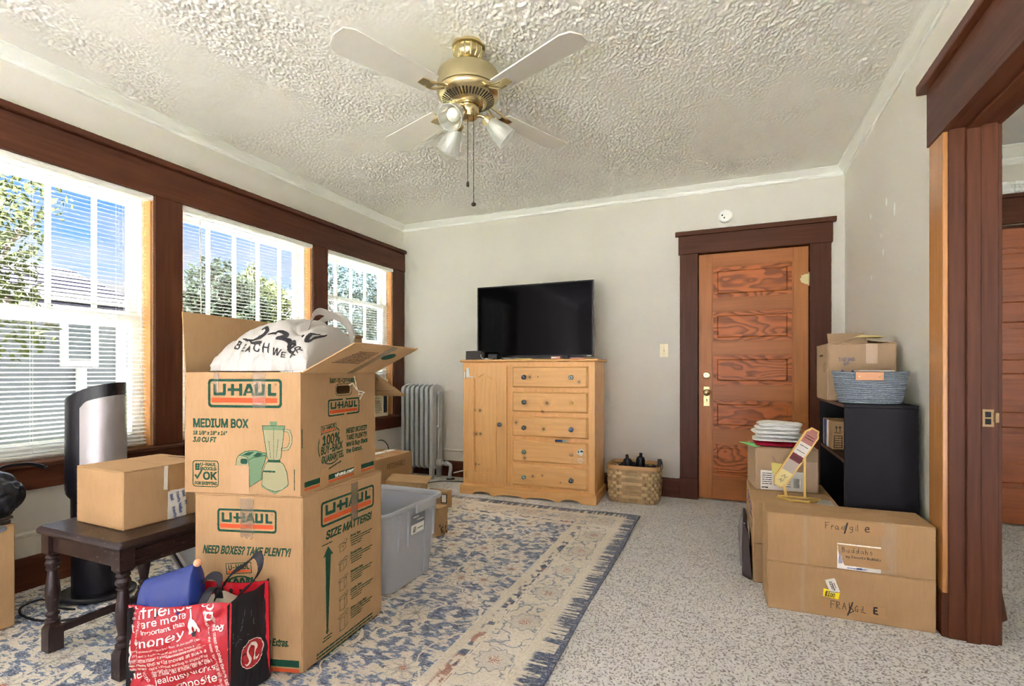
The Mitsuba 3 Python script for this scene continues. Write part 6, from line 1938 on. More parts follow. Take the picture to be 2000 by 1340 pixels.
k = put('label', [fill(sbox(0.0, 0.045, 0.108, 0.092), 0.0012)], 'mat_grey_label', bn, MB_, 'grey and white product label')
put('label_white', [fill(sbox(0.0, 0.0, 0.108, 0.045), 0.0012)], 'mat_paper', k, MB_)
put('label_print', [fill(unary_union(dashes(0.012, 0.06, 0.078, 0.006, rng) + dashes(0.045, 0.1, 0.06, 0.005, rng)), 0.0016)], 'mat_paper', k, MB_)
put('bar_code', [fill(unary_union([sbox(0.012 + i * 0.0035, 0.006, 0.0135 + i * 0.0035, 0.034) for i in range(8)] + dashes(0.05, 0.10, 0.018, 0.005, rng)), 0.0016)], 'mat_black_ink', k, MB_)

# ------------------------------------------------------------------ end table
et = thing('end_table', 'small dark wooden end table with turned legs carrying the plain cardboard box', 'side table', None)


def f_dark(p, n, uv):
    g = fbm(p.x * 30, p.y * 4, p.z * 4, 2)
    sc = smoothstep(0.68, 0.76, fbm(p.x * 90, p.y * 90, p.z * 60, 3))
    return mix(mix(S(26, 18, 16), S(42, 29, 25), g), S(120, 96, 78), sc * 0.2)


proc('dark_wood', f_dark, 0.3, 0.3)
tx0, tx1, ty0, ty1 = -2.325, -1.822, 0.995, 1.392
add('top', loft([ring_pts(tx0 + .012, tx1 - .012, ty0 + .012, ty1 - .012, .012, .4445, 3), ring_pts(tx0 + .004, tx1 - .004, ty0 + .004, ty1 - .004, .014, .449, 3), ring_pts(tx0, tx1, ty0, ty1, .016, .456, 3),
                 ring_pts(tx0 + .001, tx1 - .001, ty0 + .001, ty1 - .001, .016, .463, 3), ring_pts(tx0 + .006, tx1 - .006, ty0 + .006, ty1 - .006, .014, .469, 3), ring_pts(tx0 + .011, tx1 - .011, ty0 + .011, ty1 - .011, .012, .474, 3)], True, True), 'mat_dark_wood', et, 35)
LEG = [(0.017, 0.112), (0.023, 0.118), (0.023, 0.126), (0.016, 0.131), (0.016, 0.136), (0.021, 0.142), (0.021, 0.148), (0.014, 0.156), (0.019, 0.185), (0.0235, 0.215), (0.0215, 0.245), (0.016, 0.29), (0.0145, 0.306),
       (0.020, 0.310), (0.020, 0.314), (0.015, 0.317), (0.022, 0.328), (0.023, 0.336), (0.019, 0.345), (0.015, 0.348), (0.021, 0.353), (0.021, 0.358), (0.014, 0.366)]
lxs, lys = (-2.286, -1.862), (1.034, 1.350)
for x in lxs:
    for y in lys:
        t_ = lathe(LEG, 20)
        t_.apply_translation((x, y, 0))
        lo_ = hull([[x + sx * .0235, y + sy * .0235, z] for sx in (-1, 1) for sy in (-1, 1) for z in (0.013, 0.095)] + [[x + sx * .014, y + sy * .014, .114] for sx in (-1, 1) for sy in (-1, 1)])
        up_ = hull([[x + sx * .0235, y + sy * .0235, z] for sx in (-1, 1) for sy in (-1, 1) for z in (0.375, 0.4445)] + [[x + sx * .013, y + sy * .013, .362] for sx in (-1, 1) for sy in (-1, 1)])
        add('leg', cat([t_, lo_, up_]), 'mat_dark_wood', et, 30)
for x in lxs:
    s_ = 1 if x > -2 else -1
    pr = [(0, .372), (.018, .372), (.018, .384), (.022, .387), (.022, .398), (.018, .401), (.018, .412), (.022, .415), (.022, .43), (.018, .433), (.018, .4445), (0, .4445)]
    m = extrude(Polygon([(x + s_ * (a - 0.010), z) for a, z in pr]), lys[1] - lys[0] - .04)
    m.apply_transform(axes([0, lys[1] - .02, 0], [1, 0, 0], [0, 0, 1]))
    add('apron', m, 'mat_dark_wood', et)
    add('stretcher', cb(x - .011, x + .011, lys[0] + .02, lys[1] - .02, .066, .092, .002), 'mat_dark_wood', et)
for y in lys:
    add('apron', cb(lxs[0] + .02, lxs[1] - .02, y - .009, y + .009, .378, .4445, .002), 'mat_dark_wood', et)

# ------------------------------------------------------------------ tower heater
th = thing('tower_heater', 'black and silver tower heater with slanted top, behind the end table', 'heater', None)
TM = frame((-2.672, 1.372, 0), YAW + 0.12)
tadd = lambda n, m, mm, p=th, s=35, l=None: add(n, m, mm, p, s, TM, l)
tadd('base', loft([np.array([[.158 * math.cos(a), .125 * math.sin(a), z] for a in np.linspace(0, 2 * PI, 49)[:-1]]) * [sc_, sc_, 1] for z, sc_ in ((.0145, .97), (.020, 1.0), (.026, .995), (.033, .93), (.037, .80))], True, True), 'mat_black_plastic')


def plan(k=1.0, n=56):
    a = np.linspace(0, 2 * PI, n + 1)[:-1]
    c, s = np.cos(a), np.sin(a)
    return np.c_[0.112 * k * np.sign(c) * np.abs(c) ** 0.75, 0.088 * k * np.sign(s) * np.abs(s) ** 0.85]


def ztop(x):
    return 0.905 + (x + 0.112) / 0.224 * 0.085 + 0.012 * np.sin((x + 0.112) / 0.224 * PI)


P1 = plan()
n_ = len(P1)
lower = loft([np.c_[plan(.80), np.full(n_, .036)], np.c_[plan(.82), np.full(n_, .46)], np.c_[plan(.97), np.full(n_, .485)], np.c_[plan(1.0), np.full(n_, .51)], np.c_[P1, ztop(P1[:, 0]) - 0.004], np.c_[plan(.96), ztop(plan(.96)[:, 0])],
              np.c_[plan(.86), ztop(plan(.86)[:, 0]) - 0.001], np.c_[plan(.84), ztop(plan(.84)[:, 0]) - 0.012]], True, True)
tadd('body', lower, 'mat_black_plastic')
plain('silver_plastic', S(140, 136, 132), 0.34, 0.4, metallic=0.35)
# silver side panel: a shell over the right and front-right of the outline
a = np.linspace(-1.62, 1.45, 50)
c, s = np.cos(a), np.sin(a)
pl_ = lambda k: np.c_[0.112 * k * np.sign(c) * np.abs(c) ** 0.75, 0.088 * k * np.sign(s) * np.abs(s) ** 0.85]
pa = pl_(1.012)
edge = np.clip((a + 1.62) / 0.12, 0, 1) ** 0.5
tops = ztop(pa[:, 0]) - 0.062 - (1 - edge) * 0.02
V = np.vstack([np.c_[pl_(1.0), np.full(50, .50)], np.c_[pa, np.full(50, .505)], np.c_[pa, tops], np.c_[pl_(1.0), tops + 0.003]])
F = []
for i in range(3):
    for j in range(49):
        F += [[i * 50 + j, i * 50 + j + 1, (i + 1) * 50 + j + 1], [i * 50 + j, (i + 1) * 50 + j + 1, (i + 1) * 50 + j]]
tadd('side_panel', trimesh.Trimesh(V, F, process=False), 'mat_silver_plastic', th, 30, 'silver side panel')
pt = plan(.835)
tadd('control_panel', loft([np.c_[pt, ztop(pt[:, 0]) - 0.0115], np.c_[pt * .98, ztop(pt[:, 0]) - 0.0085]], True, True), 'mat_plaque_pale', th, 30, 'pale silver control panel in the slanted top')
bt = []
for i in range(5):
    x = -0.02 + i * 0.02
    bt.append(cb(x - .006, x + .006, -.012, .008, float(ztop(np.array(x))) - 0.0105, float(ztop(np.array(x))) - 0.006, .0015))
tadd('button', cat(bt), 'mat_silver_plastic', th, False)
ribs = []
for i in range(11):
    t_ = PI + (-0.95 + i * 0.11)
    x, y = 0.112 * np.sign(math.cos(t_)) * abs(math.cos(t_)) ** .75, 0.088 * np.sign(math.sin(t_)) * abs(math.sin(t_)) ** .85
    ribs.append(tube([[x * 1.008, y * 1.008, .515], [x * 1.008, y * 1.008, float(ztop(np.array(x))) - 0.07]], 0.0028, 6))
tadd('grille_rib', cat(ribs), 'mat_black_matte', th, 40)
lab(th + '__grille_rib', kind='stuff')
tadd('front_trim', tube(spline([[-.113, -.01, .86], [-.116, -.012, .885], [-.112, -.012, .90]], 8), 0.006, 8), 'mat_ceramic_pale', th, 40)
k = add('power_cord', tube(spline([[-2.56, 1.235, .021], [-2.66, 1.215, .021], [-2.76, 1.23, .021], [-2.81, 1.225, .021], [-2.815, 1.20, .021], [-2.66, 1.115, .021], [-2.50, 1.155, .021], [-2.39, 1.29, .021], [-2.36, 1.42, .021]], 80), 0.0042, 8), 'mat_black_matte', None, 50)
lab(k, 'black power cord looping over the rug beside the tower heater base', 'power cord')
k = add('power_cord', tube(spline([[-2.99, 3.82, .39], [-2.965, 3.90, .36], [-2.955, 3.93, .29], [-2.93, 3.92, .12], [-2.80, 3.90, .008], [-2.70, 3.86, .006], [-2.60, 3.80, .006], [-2.55, 3.88, .006], [-2.50, 4.02, .006], [-2.40, 4.09, .006], [-2.22, 4.12, .006]], 90), 0.004, 8), 'mat_black_matte', None, 50)
lab(k, 'black cord hanging from the window wall and running over the carpet below the radiator', 'power cord')

# ------------------------------------------------------------------ black leather bag on the tall box
lbag = thing('leather_bag', 'black leather bag with strap lying on the box at the left edge', 'bag', None)
m = trimesh.creation.icosphere(5, 1.0)
v = m.vertices
u = v.copy()
rr = np.abs(u) ** 2.6
rr = rr.sum(1) ** (-1 / 2.6)
u = u * rr[:, None]
u = u * [0.165, 0.155, 0.125]
cre = np.abs(meshkit.fbm(v * [2.2, 2.2, 1.4] + 4, 4, 3) - 0.5)
u = u * (1.0 - 0.45 * np.maximum(0.16 - cre, 0))[:, None] * (0.9 + 0.22 * meshkit.fbm(v * 1.3 + 9, 2, 5))[:, None]
u[:, 2] = np.maximum(u[:, 2], -0.095) + 0.095
m.vertices = u + [-2.800, 0.985, 0.428]
plain('black_leather', S(17, 19, 22), 0.34, 0.4)
add('body', m, 'mat_black_leather', lbag, True)
add('strap', ribbon(spline([[-2.74, 1.0, .60], [-2.72, 1.06, .645], [-2.73, 1.13, .648], [-2.75, 1.20, .628], [-2.755, 1.225, .612]], 24), np.tile([0.004, 0.002, 0.006], (24, 1)), .003), 'mat_black_leather', lbag)
add('buckle', cat([cb(-2.665, -2.642, 1.02, 1.06, .4265, .445, .003), tube([[-2.655, 0.95, .44], [-2.650, 1.068, .452]], .006, 8)]), 'mat_dark_metal', lbag)
k = add('cable_coil', cat([tube(np.c_[-2.632 + 0.035 * np.sin(np.linspace(0, 2 * PI, 40)[:-1]) * 0.4, 0.975 + (0.055 + .005 * i) * np.cos(np.linspace(0, 2 * PI, 40)[:-1]), (.40 - .004 * i) + 0.038 * np.abs(np.sin(np.linspace(0, 2 * PI, 40)[:-1] / 2 + .6))], 0.0045, 6, closed=True) for i in range(3)]), 'mat_grey_label', None, True)
lab(k, 'grey coiled cable lying on the tall box, below the black leather bag', 'cable')

# ------------------------------------------------------------------ picture leaning on the end table
pf = thing('framed_picture', 'framed picture with silver and black frame leaning on the back of the end table', 'picture frame', None)
a_ = math.radians(63.5)
PMx = axes([-2.43, 1.640, 0.024], [1, 0, 0], [0, -math.cos(a_), math.sin(a_)])
W0, H0 = 0.57, 0.52


def fr_ring(d0, d1):
    return sbox(d0, d0, W0 - d0, H0 - d0).difference(sbox(d1, d1, W0 - d1, H0 - d1))


plain('frame_silver', S(196, 192, 186), 0.35, 0.5, metallic=0.3)
for nm, d0, d1, t_, mm in (('outer_frame', 0, .02, .022, 'frame_silver'), ('black_band', .02, .062, .014, 'black_plastic'), ('inner_frame', .062, .092, .020, 'frame_silver')):
    b = extrude(fr_ring(d0, d1), t_)
    b.apply_transform(PMx)
    add(nm, b, 'mat_' + mm, pf)
plain('picture_grey', S(158, 162, 160), 0.15, 0.5)
b = extrude(sbox(.09, .09, W0 - .09, H0 - .09), .006)
b.apply_transform(PMx)
add('picture', b, 'mat_picture_grey', pf)

# ------------------------------------------------------------------ red and black tote bag
tb_ = thing('tote_bag', 'red and black tote bag with white lettering, at the foot of the moving boxes', 'tote bag', None)
FL, FR, BR, BLc = (np.array(p) for p in ((-1.673, 0.935), (-1.393, 1.067), (-1.405, 1.228), (-1.690, 1.092)))
HT = 0.322
plain('tote_red', S(146, 22, 30), 0.42, 0.4)
plain('tote_black', S(19, 19, 21), 0.5, 0.25)
plain('tote_inner', S(160, 18, 28), 0.5, 0.3)


def panel_surf(a, b, ztop_a, ztop_b, bulge, seed, taper=0.012, wave=1.0):
    a, b = np.asarray(a, float), np.asarray(b, float)
    t = (b - a) / np.linalg.norm(b - a)
    n = np.array([t[1], -t[0]])

    def f(U, V):
        U, V = np.asarray(U, float), np.asarray(V, float)
        x = a + U[..., None] * (b - a)
        side = np.sin(np.clip(U, 0, 1) * PI)
        low = np.sin(np.clip(V, 0, 1) * PI)
        q = np.stack([U * 3.2, V * 3.2, 0 * U + seed], -1)
        wr = (meshkit.fbm(q, 3, seed) - 0.5) * 0.024 * np.clip(side * 3, 0, 1)
        cr = np.abs(meshkit.fbm(np.stack([U * 5 + V * 2, V * 2.5 - U * 2, 0 * U + seed * 3], -1), 3, seed + 2) - 0.5)
        wr = wr - 0.010 * np.maximum(0.08 - cr, 0) / 0.08 * np.clip(side * 3, 0, 1) * np.clip(low * 4, 0, 1)
        wr = wr * wave
        off = bulge * side ** 0.7 * (0.35 + 0.65 * low) + wr
        xy = x + off[..., None] * n - (V[..., None] * taper) * n
        zt = ztop_a + (ztop_b - ztop_a) * U
        zt = zt + 0.006 * np.sin(U * 7 + seed)
        return np.concatenate([xy, (0.0145 + V * (zt - 0.0145))[..., None]], -1)
    return f


S_front = panel_surf(FL, FR, HT - .002, HT, 0.012, 2)
S_right = panel_surf(FR, BR, HT, HT + .018, -0.004, 6, taper=0.008, wave=0.4)
S_back = panel_surf(BR, BLc, HT + .018, HT + .02, 0.004, 9)
S_left = panel_surf(BLc, FL, HT + .02, HT - .002, -0.004, 12, taper=0.008)


def sheet(f, nu=44, nv=40):
    m = grid(f, nu, nv)
    return m


def out_norm(f, U, V, d=2e-3):
    U, V = np.asarray(U, float), np.asarray(V, float)
    n = np.cross(f(U + d, V) - f(U - d, V), f(U, V + d) - f(U, V - d))
    return n / (np.linalg.norm(n, axis=-1, keepdims=True) + 1e-12)


for nm, f, mm in (('front', S_front, 'tote_red'), ('side', S_right, 'tote_black'), ('back', S_back, 'tote_black'), ('side', S_left, 'tote_black')):
    m = sheet(f)
    add(nm, thick(m, 0.002), 'mat_' + mm, tb_, 50)
mi_ = sheet(lambda U, V: S_back(U, V) - np.array([0.0, 0.003, 0]) * 1.0, 30, 20)
add('lining', thick(mi_, 0.001), 'mat_tote_inner', tb_, 50)
add('bottom', prism([FL + (.004, .002), FR + (-.004, .002), BR + (-.004, -.003), BLc + (.004, -.003)], .0145, .018, .001), 'mat_tote_black', tb_)
WF = float(np.linalg.norm(FR - FL))


def on_panel(f, mesh, width, lift=0.0012, step=0.012):
    """flat lettering (x: metres from the panel's left edge, y: metres above its foot) laid on the cloth"""
    v, fc = trimesh.remesh.subdivide_to_size(mesh.vertices, mesh.faces, step)
    U, V = v[:, 0] / width, (v[:, 1]) / (HT - .0145)
    keep = (U[fc].min(1) > 0.004) & (U[fc].max(1) < 0.996) & (V[fc].max(1) < 0.996)
    P = f(U, V) + out_norm(f, U, V) * (lift + v[:, 2])[:, None]
    m = trimesh.Trimesh(P, fc[keep], process=False)
    m.remove_unreferenced_vertices()
    return m


cx_, cy_ = WF / 1025, (HT - .0145) / 1161


def motto(s, x, y, h, w, deg=0.0, bold=0.012, shear=0.0):
    """x, y: foot of the line in the pixels of a close-up that runs from the panel's top left corner"""
    m = text(s, h * cy_, 0, 0, 1.0, shear, 0.0, bold, width=w * cx_)
    c, t = math.cos(math.radians(deg)), math.sin(math.radians(deg))
    v = m.vertices
    xy = np.c_[v[:, 0] * c - v[:, 1] * t, v[:, 0] * t + v[:, 1] * c]
    m.vertices = np.c_[xy + [(x - 65) * cx_, (1161 - (y - 460)) * cy_], v[:, 2]]
    return m


mt = [motto('friends', 200, 600, 120, 520, 12, 0.012, 0.15), motto('are more', 205, 705, 78, 450, 13), motto('important than', 205, 790, 50, 440, 13), motto('money', 155, 930, 92, 480, 13, 0.012, 0.12),
      motto('every phenomenal two business do the both goals', 120, 985, 24, 700, 10, False), motto('in the next 1-5 and ten years, do this four times a year', 125, 1040, 26, 700, 10, False),
      motto('goal setting triggers your subconscious computer.', 105, 1095, 30, 740, 11),
      motto('the world moves at such a', 295, 1120, 42, 590, 12), motto('rapid rate that waiting to implement', 305, 1165, 32, 590, 11, False), motto('changes will leave you two steps behind.', 330, 1205, 32, 580, 11, False),
      motto('do it now, do it now, do it now!', 345, 1240, 42, 590, 12), motto('jealousy works', 375, 1320, 70, 590, 11), motto('the opposite', 390, 1440, 86, 600, 11), motto('way you want it to', 400, 1520, 52, 620, 10),
      motto('st', 75, 510, 60, 80, 6), motto('live my', 78, 565, 24, 72, 8, False), motto('which', 68, 630, 30, 80, 10), motto('st', 65, 770, 92, 85, 12), motto('o', 66, 900, 90, 50, 10),
      motto('that person will be', 178, 520, 20, 400, -93, False), motto('thoughts as sweating', 80, 1150, 26, 200, 9, False), motto('a healthy and happy', 85, 1195, 28, 200, 9, False), motto('the', 70, 1310, 84, 150, 14), motto('VOTAD', 230, 1195, 36, 120, -72), motto('children are the orgasm of life', 80, 1420, 34, 290, 11, False),
      motto('live near the ocean and inhale the pure salt air', 868, 520, 36, 830, -76), motto('that flows over the water. Vancouver will do nicely.', 812, 540, 32, 840, -75, False),
      motto('do', 905, 660, 110, 190, 86), motto('&', 1010, 780, 80, 70, 80), motto('o', 790, 500, 50, 80, 10), motto('.', 1070, 1000, 60, 30, 80)]
put_lines = fill(unary_union([LineString([(100, 1112), (860, 905)]).buffer(1.5)]))
put_lines.vertices = np.c_[(put_lines.vertices[:, 0] - 65) * cx_, (1161 - (put_lines.vertices[:, 1] - 460)) * cy_, put_lines.vertices[:, 2]]
mt.append(put_lines)
# small white figure doing a handstand
fig = unary_union([LineString([(682, 505), (690, 560), (697, 615)]).buffer(7), Polygon([(685, 600), (725, 625), (752, 665), (780, 735), (790, 765), (765, 770), (752, 720), (738, 760), (722, 765), (726, 705), (712, 690), (702, 725), (708, 770), (685, 790), (672, 785), (668, 700), (672, 640)])])
fm = fill(fig)
fm.vertices = np.c_[(fm.vertices[:, 0] - 65) * cx_, (1161 - (fm.vertices[:, 1] - 460)) * cy_, fm.vertices[:, 2]]
mt.append(fm)
wt = fill(Polygon([(66, 960), (110, 900), (118, 980), (100, 1100), (66, 1100)]))
wt.vertices = np.c_[(wt.vertices[:, 0] - 65) * cx_, (1161 - (wt.vertices[:, 1] - 460)) * cy_, wt.vertices[:, 2]]
mt.append(wt)
for m in mt:
    m.fix_normals()
add('lettering', cat([on_panel(S_front, m, WF) for m in mt]), 'mat_white_ink', tb_, label='white motto lettering')
lab(tb_ + '__lettering', kind='stuff')
WR = float(np.linalg.norm(BR - FR))
circ = affinity.scale(Point(0.092, 0.112).buffer(1, quad_segs=20), 0.046, 0.044)
add('emblem_disc', on_panel(S_right, fill(circ.buffer(-0.002)), WR, 0.0012), 'mat_tote_red', tb_)
om = brush([(0.066, 0.088), (0.072, 0.084), (0.082, 0.092), (0.078, 0.108), (0.074, 0.124), (0.084, 0.140), (0.098, 0.140), (0.108, 0.126), (0.102, 0.108), (0.104, 0.090), (0.116, 0.094)], [0.0015, 0.004, 0.005, 0.0035, 0.003, 0.0045, 0.0055, 0.005, 0.003, 0.005, 0.0015], 60)
add('emblem', on_panel(S_right, cat([fill(circ.difference(circ.buffer(-0.002))), fill(om)]), WR, 0.0018, 0.006), 'mat_white_ink', tb_, label='round red emblem with a white horseshoe-like sign')
sc_ = unary_union([LineString([(x, y), (x + 0.01 * math.cos(a), y + 0.018 * math.sin(a))]).buffer(0.0006) for x, y, a in ((0.05, 0.22, 1), (0.045, 0.20, .8), (0.06, 0.24, 1.2), (0.03, 0.17, .2), (0.02, 0.19, 1.5), (0.09, 0.23, 1.6), (0.04, 0.18, -.4), (0.10, 0.20, 1.3))] + [Point(x, y).buffer(0.0016) for x, y in ((0.02, .18), (.035, .19), (.03, .165), (.06, .17), (.075, .178), (.05, .21))])
lab(add('scuff', on_panel(S_right, fill(sc_), WR, 0.0008), 'mat_grey_label', tb_), kind='stuff')
# carrying straps
k3 = lambda *P: spline(np.array(P, float), 50)
hp = k3([-1.60, 0.985, .27], [-1.595, 0.995, .318], [-1.57, 1.03, .335], [-1.53, 1.075, .368], [-1.508, 1.092, .388], [-1.492, 1.104, .380], [-1.490, 1.104, .345], [-1.503, 1.095, .30], [-1.52, 1.085, .24])
add('strap', ribbon(hp, np.tile([0.006, 0.004, 0.0125], (50, 1)), .003), 'mat_tote_black', tb_)
hp = k3([-1.535, 1.150, .27], [-1.525, 1.152, .34], [-1.48, 1.155, .385], [-1.42, 1.158, .425], [-1.385, 1.160, .448], [-1.372, 1.160, .430], [-1.385, 1.160, .385], [-1.42, 1.158, .345], [-1.46, 1.152, .31], [-1.48, 1.148, .26])
add('strap', ribbon(hp, np.tile([0.008, 0.004, 0.0115], (50, 1)), .003), 'mat_tote_black', tb_)
for s in (0.30, 0.62):
    q = FL + (FR - FL) * s + np.array([-0.42, 0.9]) * 0.012
    hp = spline([[*q, .20], [*(q + (0.004, 0.02)), .30], [*(q + (0.008, 0.06)), .352], [*(q + (0.006, 0.085)), .30]], 24)
    add('strap', ribbon(hp, np.tile([0.011, 0.005, 0.0], (24, 1)), .003), 'mat_tote_black', tb_)
k = add('striped_cloth', trimesh.smoothing.filter_taubin(hull([[*(FL + (FR - FL) * u_ + np.array([-0.42, 0.9]) * w_), z] for u_ in (.45, .92) for w_ in (.03, .13) for z in (.03, .29)] + [[*(FL + (FR - FL) * .75 + np.array([-0.42, 0.9]) * .12), .322]]).subdivide().subdivide().subdivide()), 'mat_plaque_pale', None, True)
lab(k, 'pale grey cloth inside the red and black tote bag', 'cloth')
bl = thing('blue_bag', 'blue nylon drawstring bag stuffed into the left of the red tote bag', 'bag', None)
plain('nylon_blue', S(20, 38, 94), 0.42, 0.4)
e_ = (FR - FL) / WF
nn = np.array([-e_[1], e_[0]])


def blue_surf(U, V):
    a = V * 2 * PI
    w = 0.012 + U * 0.192
    top = 0.372 + 0.066 * U - 0.030 * np.clip((0.10 - U) / 0.1, 0, 1) ** 2 - 0.020 * np.clip((U - 0.93) / 0.07, 0, 1) ** 2
    ends = np.clip(np.minimum(U, 1 - U) / 0.09, 0, 1) ** 0.5
    q = np.stack([U * 3, np.cos(a) * 0.8, np.sin(a) * 0.8], -1)
    cr = np.abs(meshkit.fbm(np.stack([U * 3.5 + np.sin(a) * 0.5, np.cos(a) * 0.9, U * 2], -1), 3, 4) - 0.5)
    g = 1 + 0.25 * (meshkit.fbm(q + 5, 3, 7) - 0.5) - 0.5 * np.maximum(0.10 - cr, 0)
    dy = 0.055 + 0.045 * ends * np.cos(a) * g
    hh = 0.095 * ends * (0.6 + 0.4 * g)
    z = top - 0.092 + hh * np.sin(a)
    xy = FL + w[..., None] * e_ + dy[..., None] * nn + np.array([-0.012, 0.0])
    return np.concatenate([xy, z[..., None]], -1)


m = grid(blue_surf, 50, 49)
m.fix_normals()
add('body', m, 'mat_nylon_blue', bl, True)
q = trimesh.creation.icosphere(2, 0.012)
q.apply_translation([*(FL + e_ * 0.185 + nn * 0.05), 0.437])
plain('stopper', S(214, 158, 122), 0.5, 0.3)
add('cord_stopper', q, 'mat_stopper', bl, True, label='small tan cord stopper')

# ------------------------------------------------------------------ window air conditioner
ac = thing('air_conditioner', 'beige window air conditioner in the narrow window beside the corner', 'air conditioner', None)
plain('ac_beige', S(216, 206, 178), 0.5, 0.3)
ay0, ay1, az0, az1, ax = 3.50, 3.995, 0.610, 0.955, -3.02
add('case', cb(-3.45, ax - 0.03, ay0, ay1, az0, az1, 0.006), 'mat_dark_metal', ac)
fr = sbox(ay0 - .01, az0, ay1 + .01, az1 + .006).difference(sbox(ay0 + .03, az0 + .035, ay1 - .075, az1 - .03))
m = extrude(fr, .03)
m.apply_transform(axes([ax - .03, 0, 0], [0, 1, 0], [0, 0, 1]))
add('front_frame', m, 'mat_ac_beige', ac)
z = az0 + .042
while z < az1 - .035:
    add('louver', hull([[ax - .026, ay0 + .03, z + .008], [ax - .004, ay0 + .03, z], [ax - .004, ay0 + .03, z + .004], [ax - .026, ay0 + .03, z + .012],
                        [ax - .026, ay1 - .075, z + .008], [ax - .004, ay1 - .075, z], [ax - .004, ay1 - .075, z + .004], [ax - .026, ay1 - .075, z + .012]]), 'mat_ac_beige', ac)
    z += .0165
add('control_strip', cb(ax - .004, ax + .002, ay1 - .06, ay1 - .004, az0 + .03, az1 - .03, .002), 'mat_black_plastic', ac)
add('side_curtain', cb(-3.165, -3.15, ay1, 4.115, az0 + .014, az1, .002), 'mat_white_vinyl', ac)
add('side_curtain', cb(-3.165, -3.15, 3.272, ay0, az0 + .014, az1, .002), 'mat_white_vinyl', ac)
# ------------------------------------------------------------------ outside
def f_ground(p, n, uv):
    g = fbm(p.x * 1.2, p.y * 1.2, 1, 3)
    return mix(mix(S(72, 84, 50), S(104, 108, 70), g), S(128, 126, 120), smoothstep(-6.6, -6.5, p.x) * (1 - smoothstep(-4.6, -4.5, p.x)))


proc('ground', f_ground, 0.95, 0.1)
gz = -0.75
struct('ground', bx(-70, 40, -50, 70, gz - 0.3, gz), 'mat_ground')
struct('roof', cat([bx(XL - 0.9, XO + 0.6, Y0 - 0.35, 5.2, ZB, ZB + 0.18)]), 'mat_roof_grey')
plain('roof_grey', S(84, 84, 88), 0.9, 0.1)
plain('siding', S(84, 86, 92), 0.7, 0.2)
plain('house_white', S(168, 168, 168), 0.6, 0.2)
plain('window_dark', S(54, 60, 68), 0.15, 0.6)
plain('shingle', S(40, 39, 42), 0.9, 0.1)
hs = thing('neighbour_house', 'grey clapboard neighbour house with dark hip roof seen through the leftmost blind', 'house', None)
hx0, hx1, hy0, hy1, hz = -11.6, -9.0, -7.0, 5.0, 1.92
add('walls', bx(hx0, hx1, hy0, hy1, gz, hz), 'mat_siding', hs)
cl = []
z = gz
while z < hz - 0.05:
    cl.append(hull([[hx1, hy0, z], [hx1 + .022, hy0, z], [hx1, hy0, z + .12], [hx1 + .004, hy0, z + .12], [hx1, hy1, z], [hx1 + .022, hy1, z], [hx1, hy1, z + .12], [hx1 + .004, hy1, z + .12]]))
    z += 0.12
for b in cl:
    add('clapboard', b, 'mat_siding', hs)
ex = 0.28
E0 = [[hx1 + ex, hy0 - ex, hz], [hx1 + ex, hy1 + ex, hz], [hx0 - ex, hy1 + ex, hz], [hx0 - ex, hy0 - ex, hz]]
xm = (hx0 + hx1) / 2
R0, R1 = [xm, hy0 + 0.8, 2.78], [xm, hy1 - 0.15, 2.78]
add('roof', hull([[a, b, c + d] for (a, b, c) in E0 for d in (0, .10)] + [R0, R1]), 'mat_shingle', hs)
# shingle courses on the slope that faces the windows
for i in range(9):
    f0, f1 = i / 9, (i + 1) / 9
    A = np.array(E0[1]) * (1 - f0) + np.array(R1) * f0
    B = np.array(E0[0]) * (1 - f0) + np.array(R0) * f0
    A1 = np.array(E0[1]) * (1 - f1) + np.array(R1) * f1
    B1 = np.array(E0[0]) * (1 - f1) + np.array(R0) * f1
    up = np.array([0.03, 0, 0.12 * (1 - f0) + 0.015])
    up1 = np.array([0.0, 0, 0.12 * (1 - f1) + 0.006])
    add('shingle_course', hull([A + up, B + up, A1 + up1, B1 + up1, A + up - [0, 0, .02], B + up - [0, 0, .02]]), 'mat_shingle', hs)
add('gutter', cb(hx1 + ex - .02, hx1 + ex + .10, hy0 - ex, hy1 + ex, hz - .06, hz + .06, .02), 'mat_house_white', hs)
for (ya, yb2, za, zb2) in ((4.235, 4.53, 1.20, 1.80), (2.2, 3.0, 0.5, 1.6), (-1.0, 0.2, 0.3, 1.6)):
    fr = sbox(ya - .09, za - .09, yb2 + .09, zb2 + .09).difference(sbox(ya, za, yb2, zb2))
    m = extrude(fr, .05)
    m.apply_transform(axes([hx1 + .01, 0, 0], [0, 1, 0], [0, 0, 1]))
    k = add('window', m, 'mat_house_white', hs)
    add('pane', bx(hx1 + .012, hx1 + .03, ya, yb2, za, zb2), 'mat_window_dark', k)
add('downspout', cb(hx1 + .03, hx1 + .10, 4.33, 4.45, gz, 1.08, .01), 'mat_house_white', hs)
add('corner_board', cb(hx1 - .02, hx1 + .035, hy1 - .12, hy1 + .02, gz, hz, .004), 'mat_house_white', hs)

LEAF = {}
for nm, c in (('dark', (30, 36, 24)), ('mid', (60, 66, 34)), ('yellow', (150, 146, 60)), ('blue', (50, 64, 58))):
    mat('leaf_' + nm, {'type': 'principledthin', 'base_color': rgb(S(*c)), 'roughness': 0.6, 'diff_trans': 0.7, 'spec_trans': 0.0, 'eta': 1.4})
proc('bark', lambda p, n, uv: mix(S(64, 54, 44), S(104, 90, 74), noise(p.x * 14, p.y * 14, p.z * 4)), 0.9, 0.1)


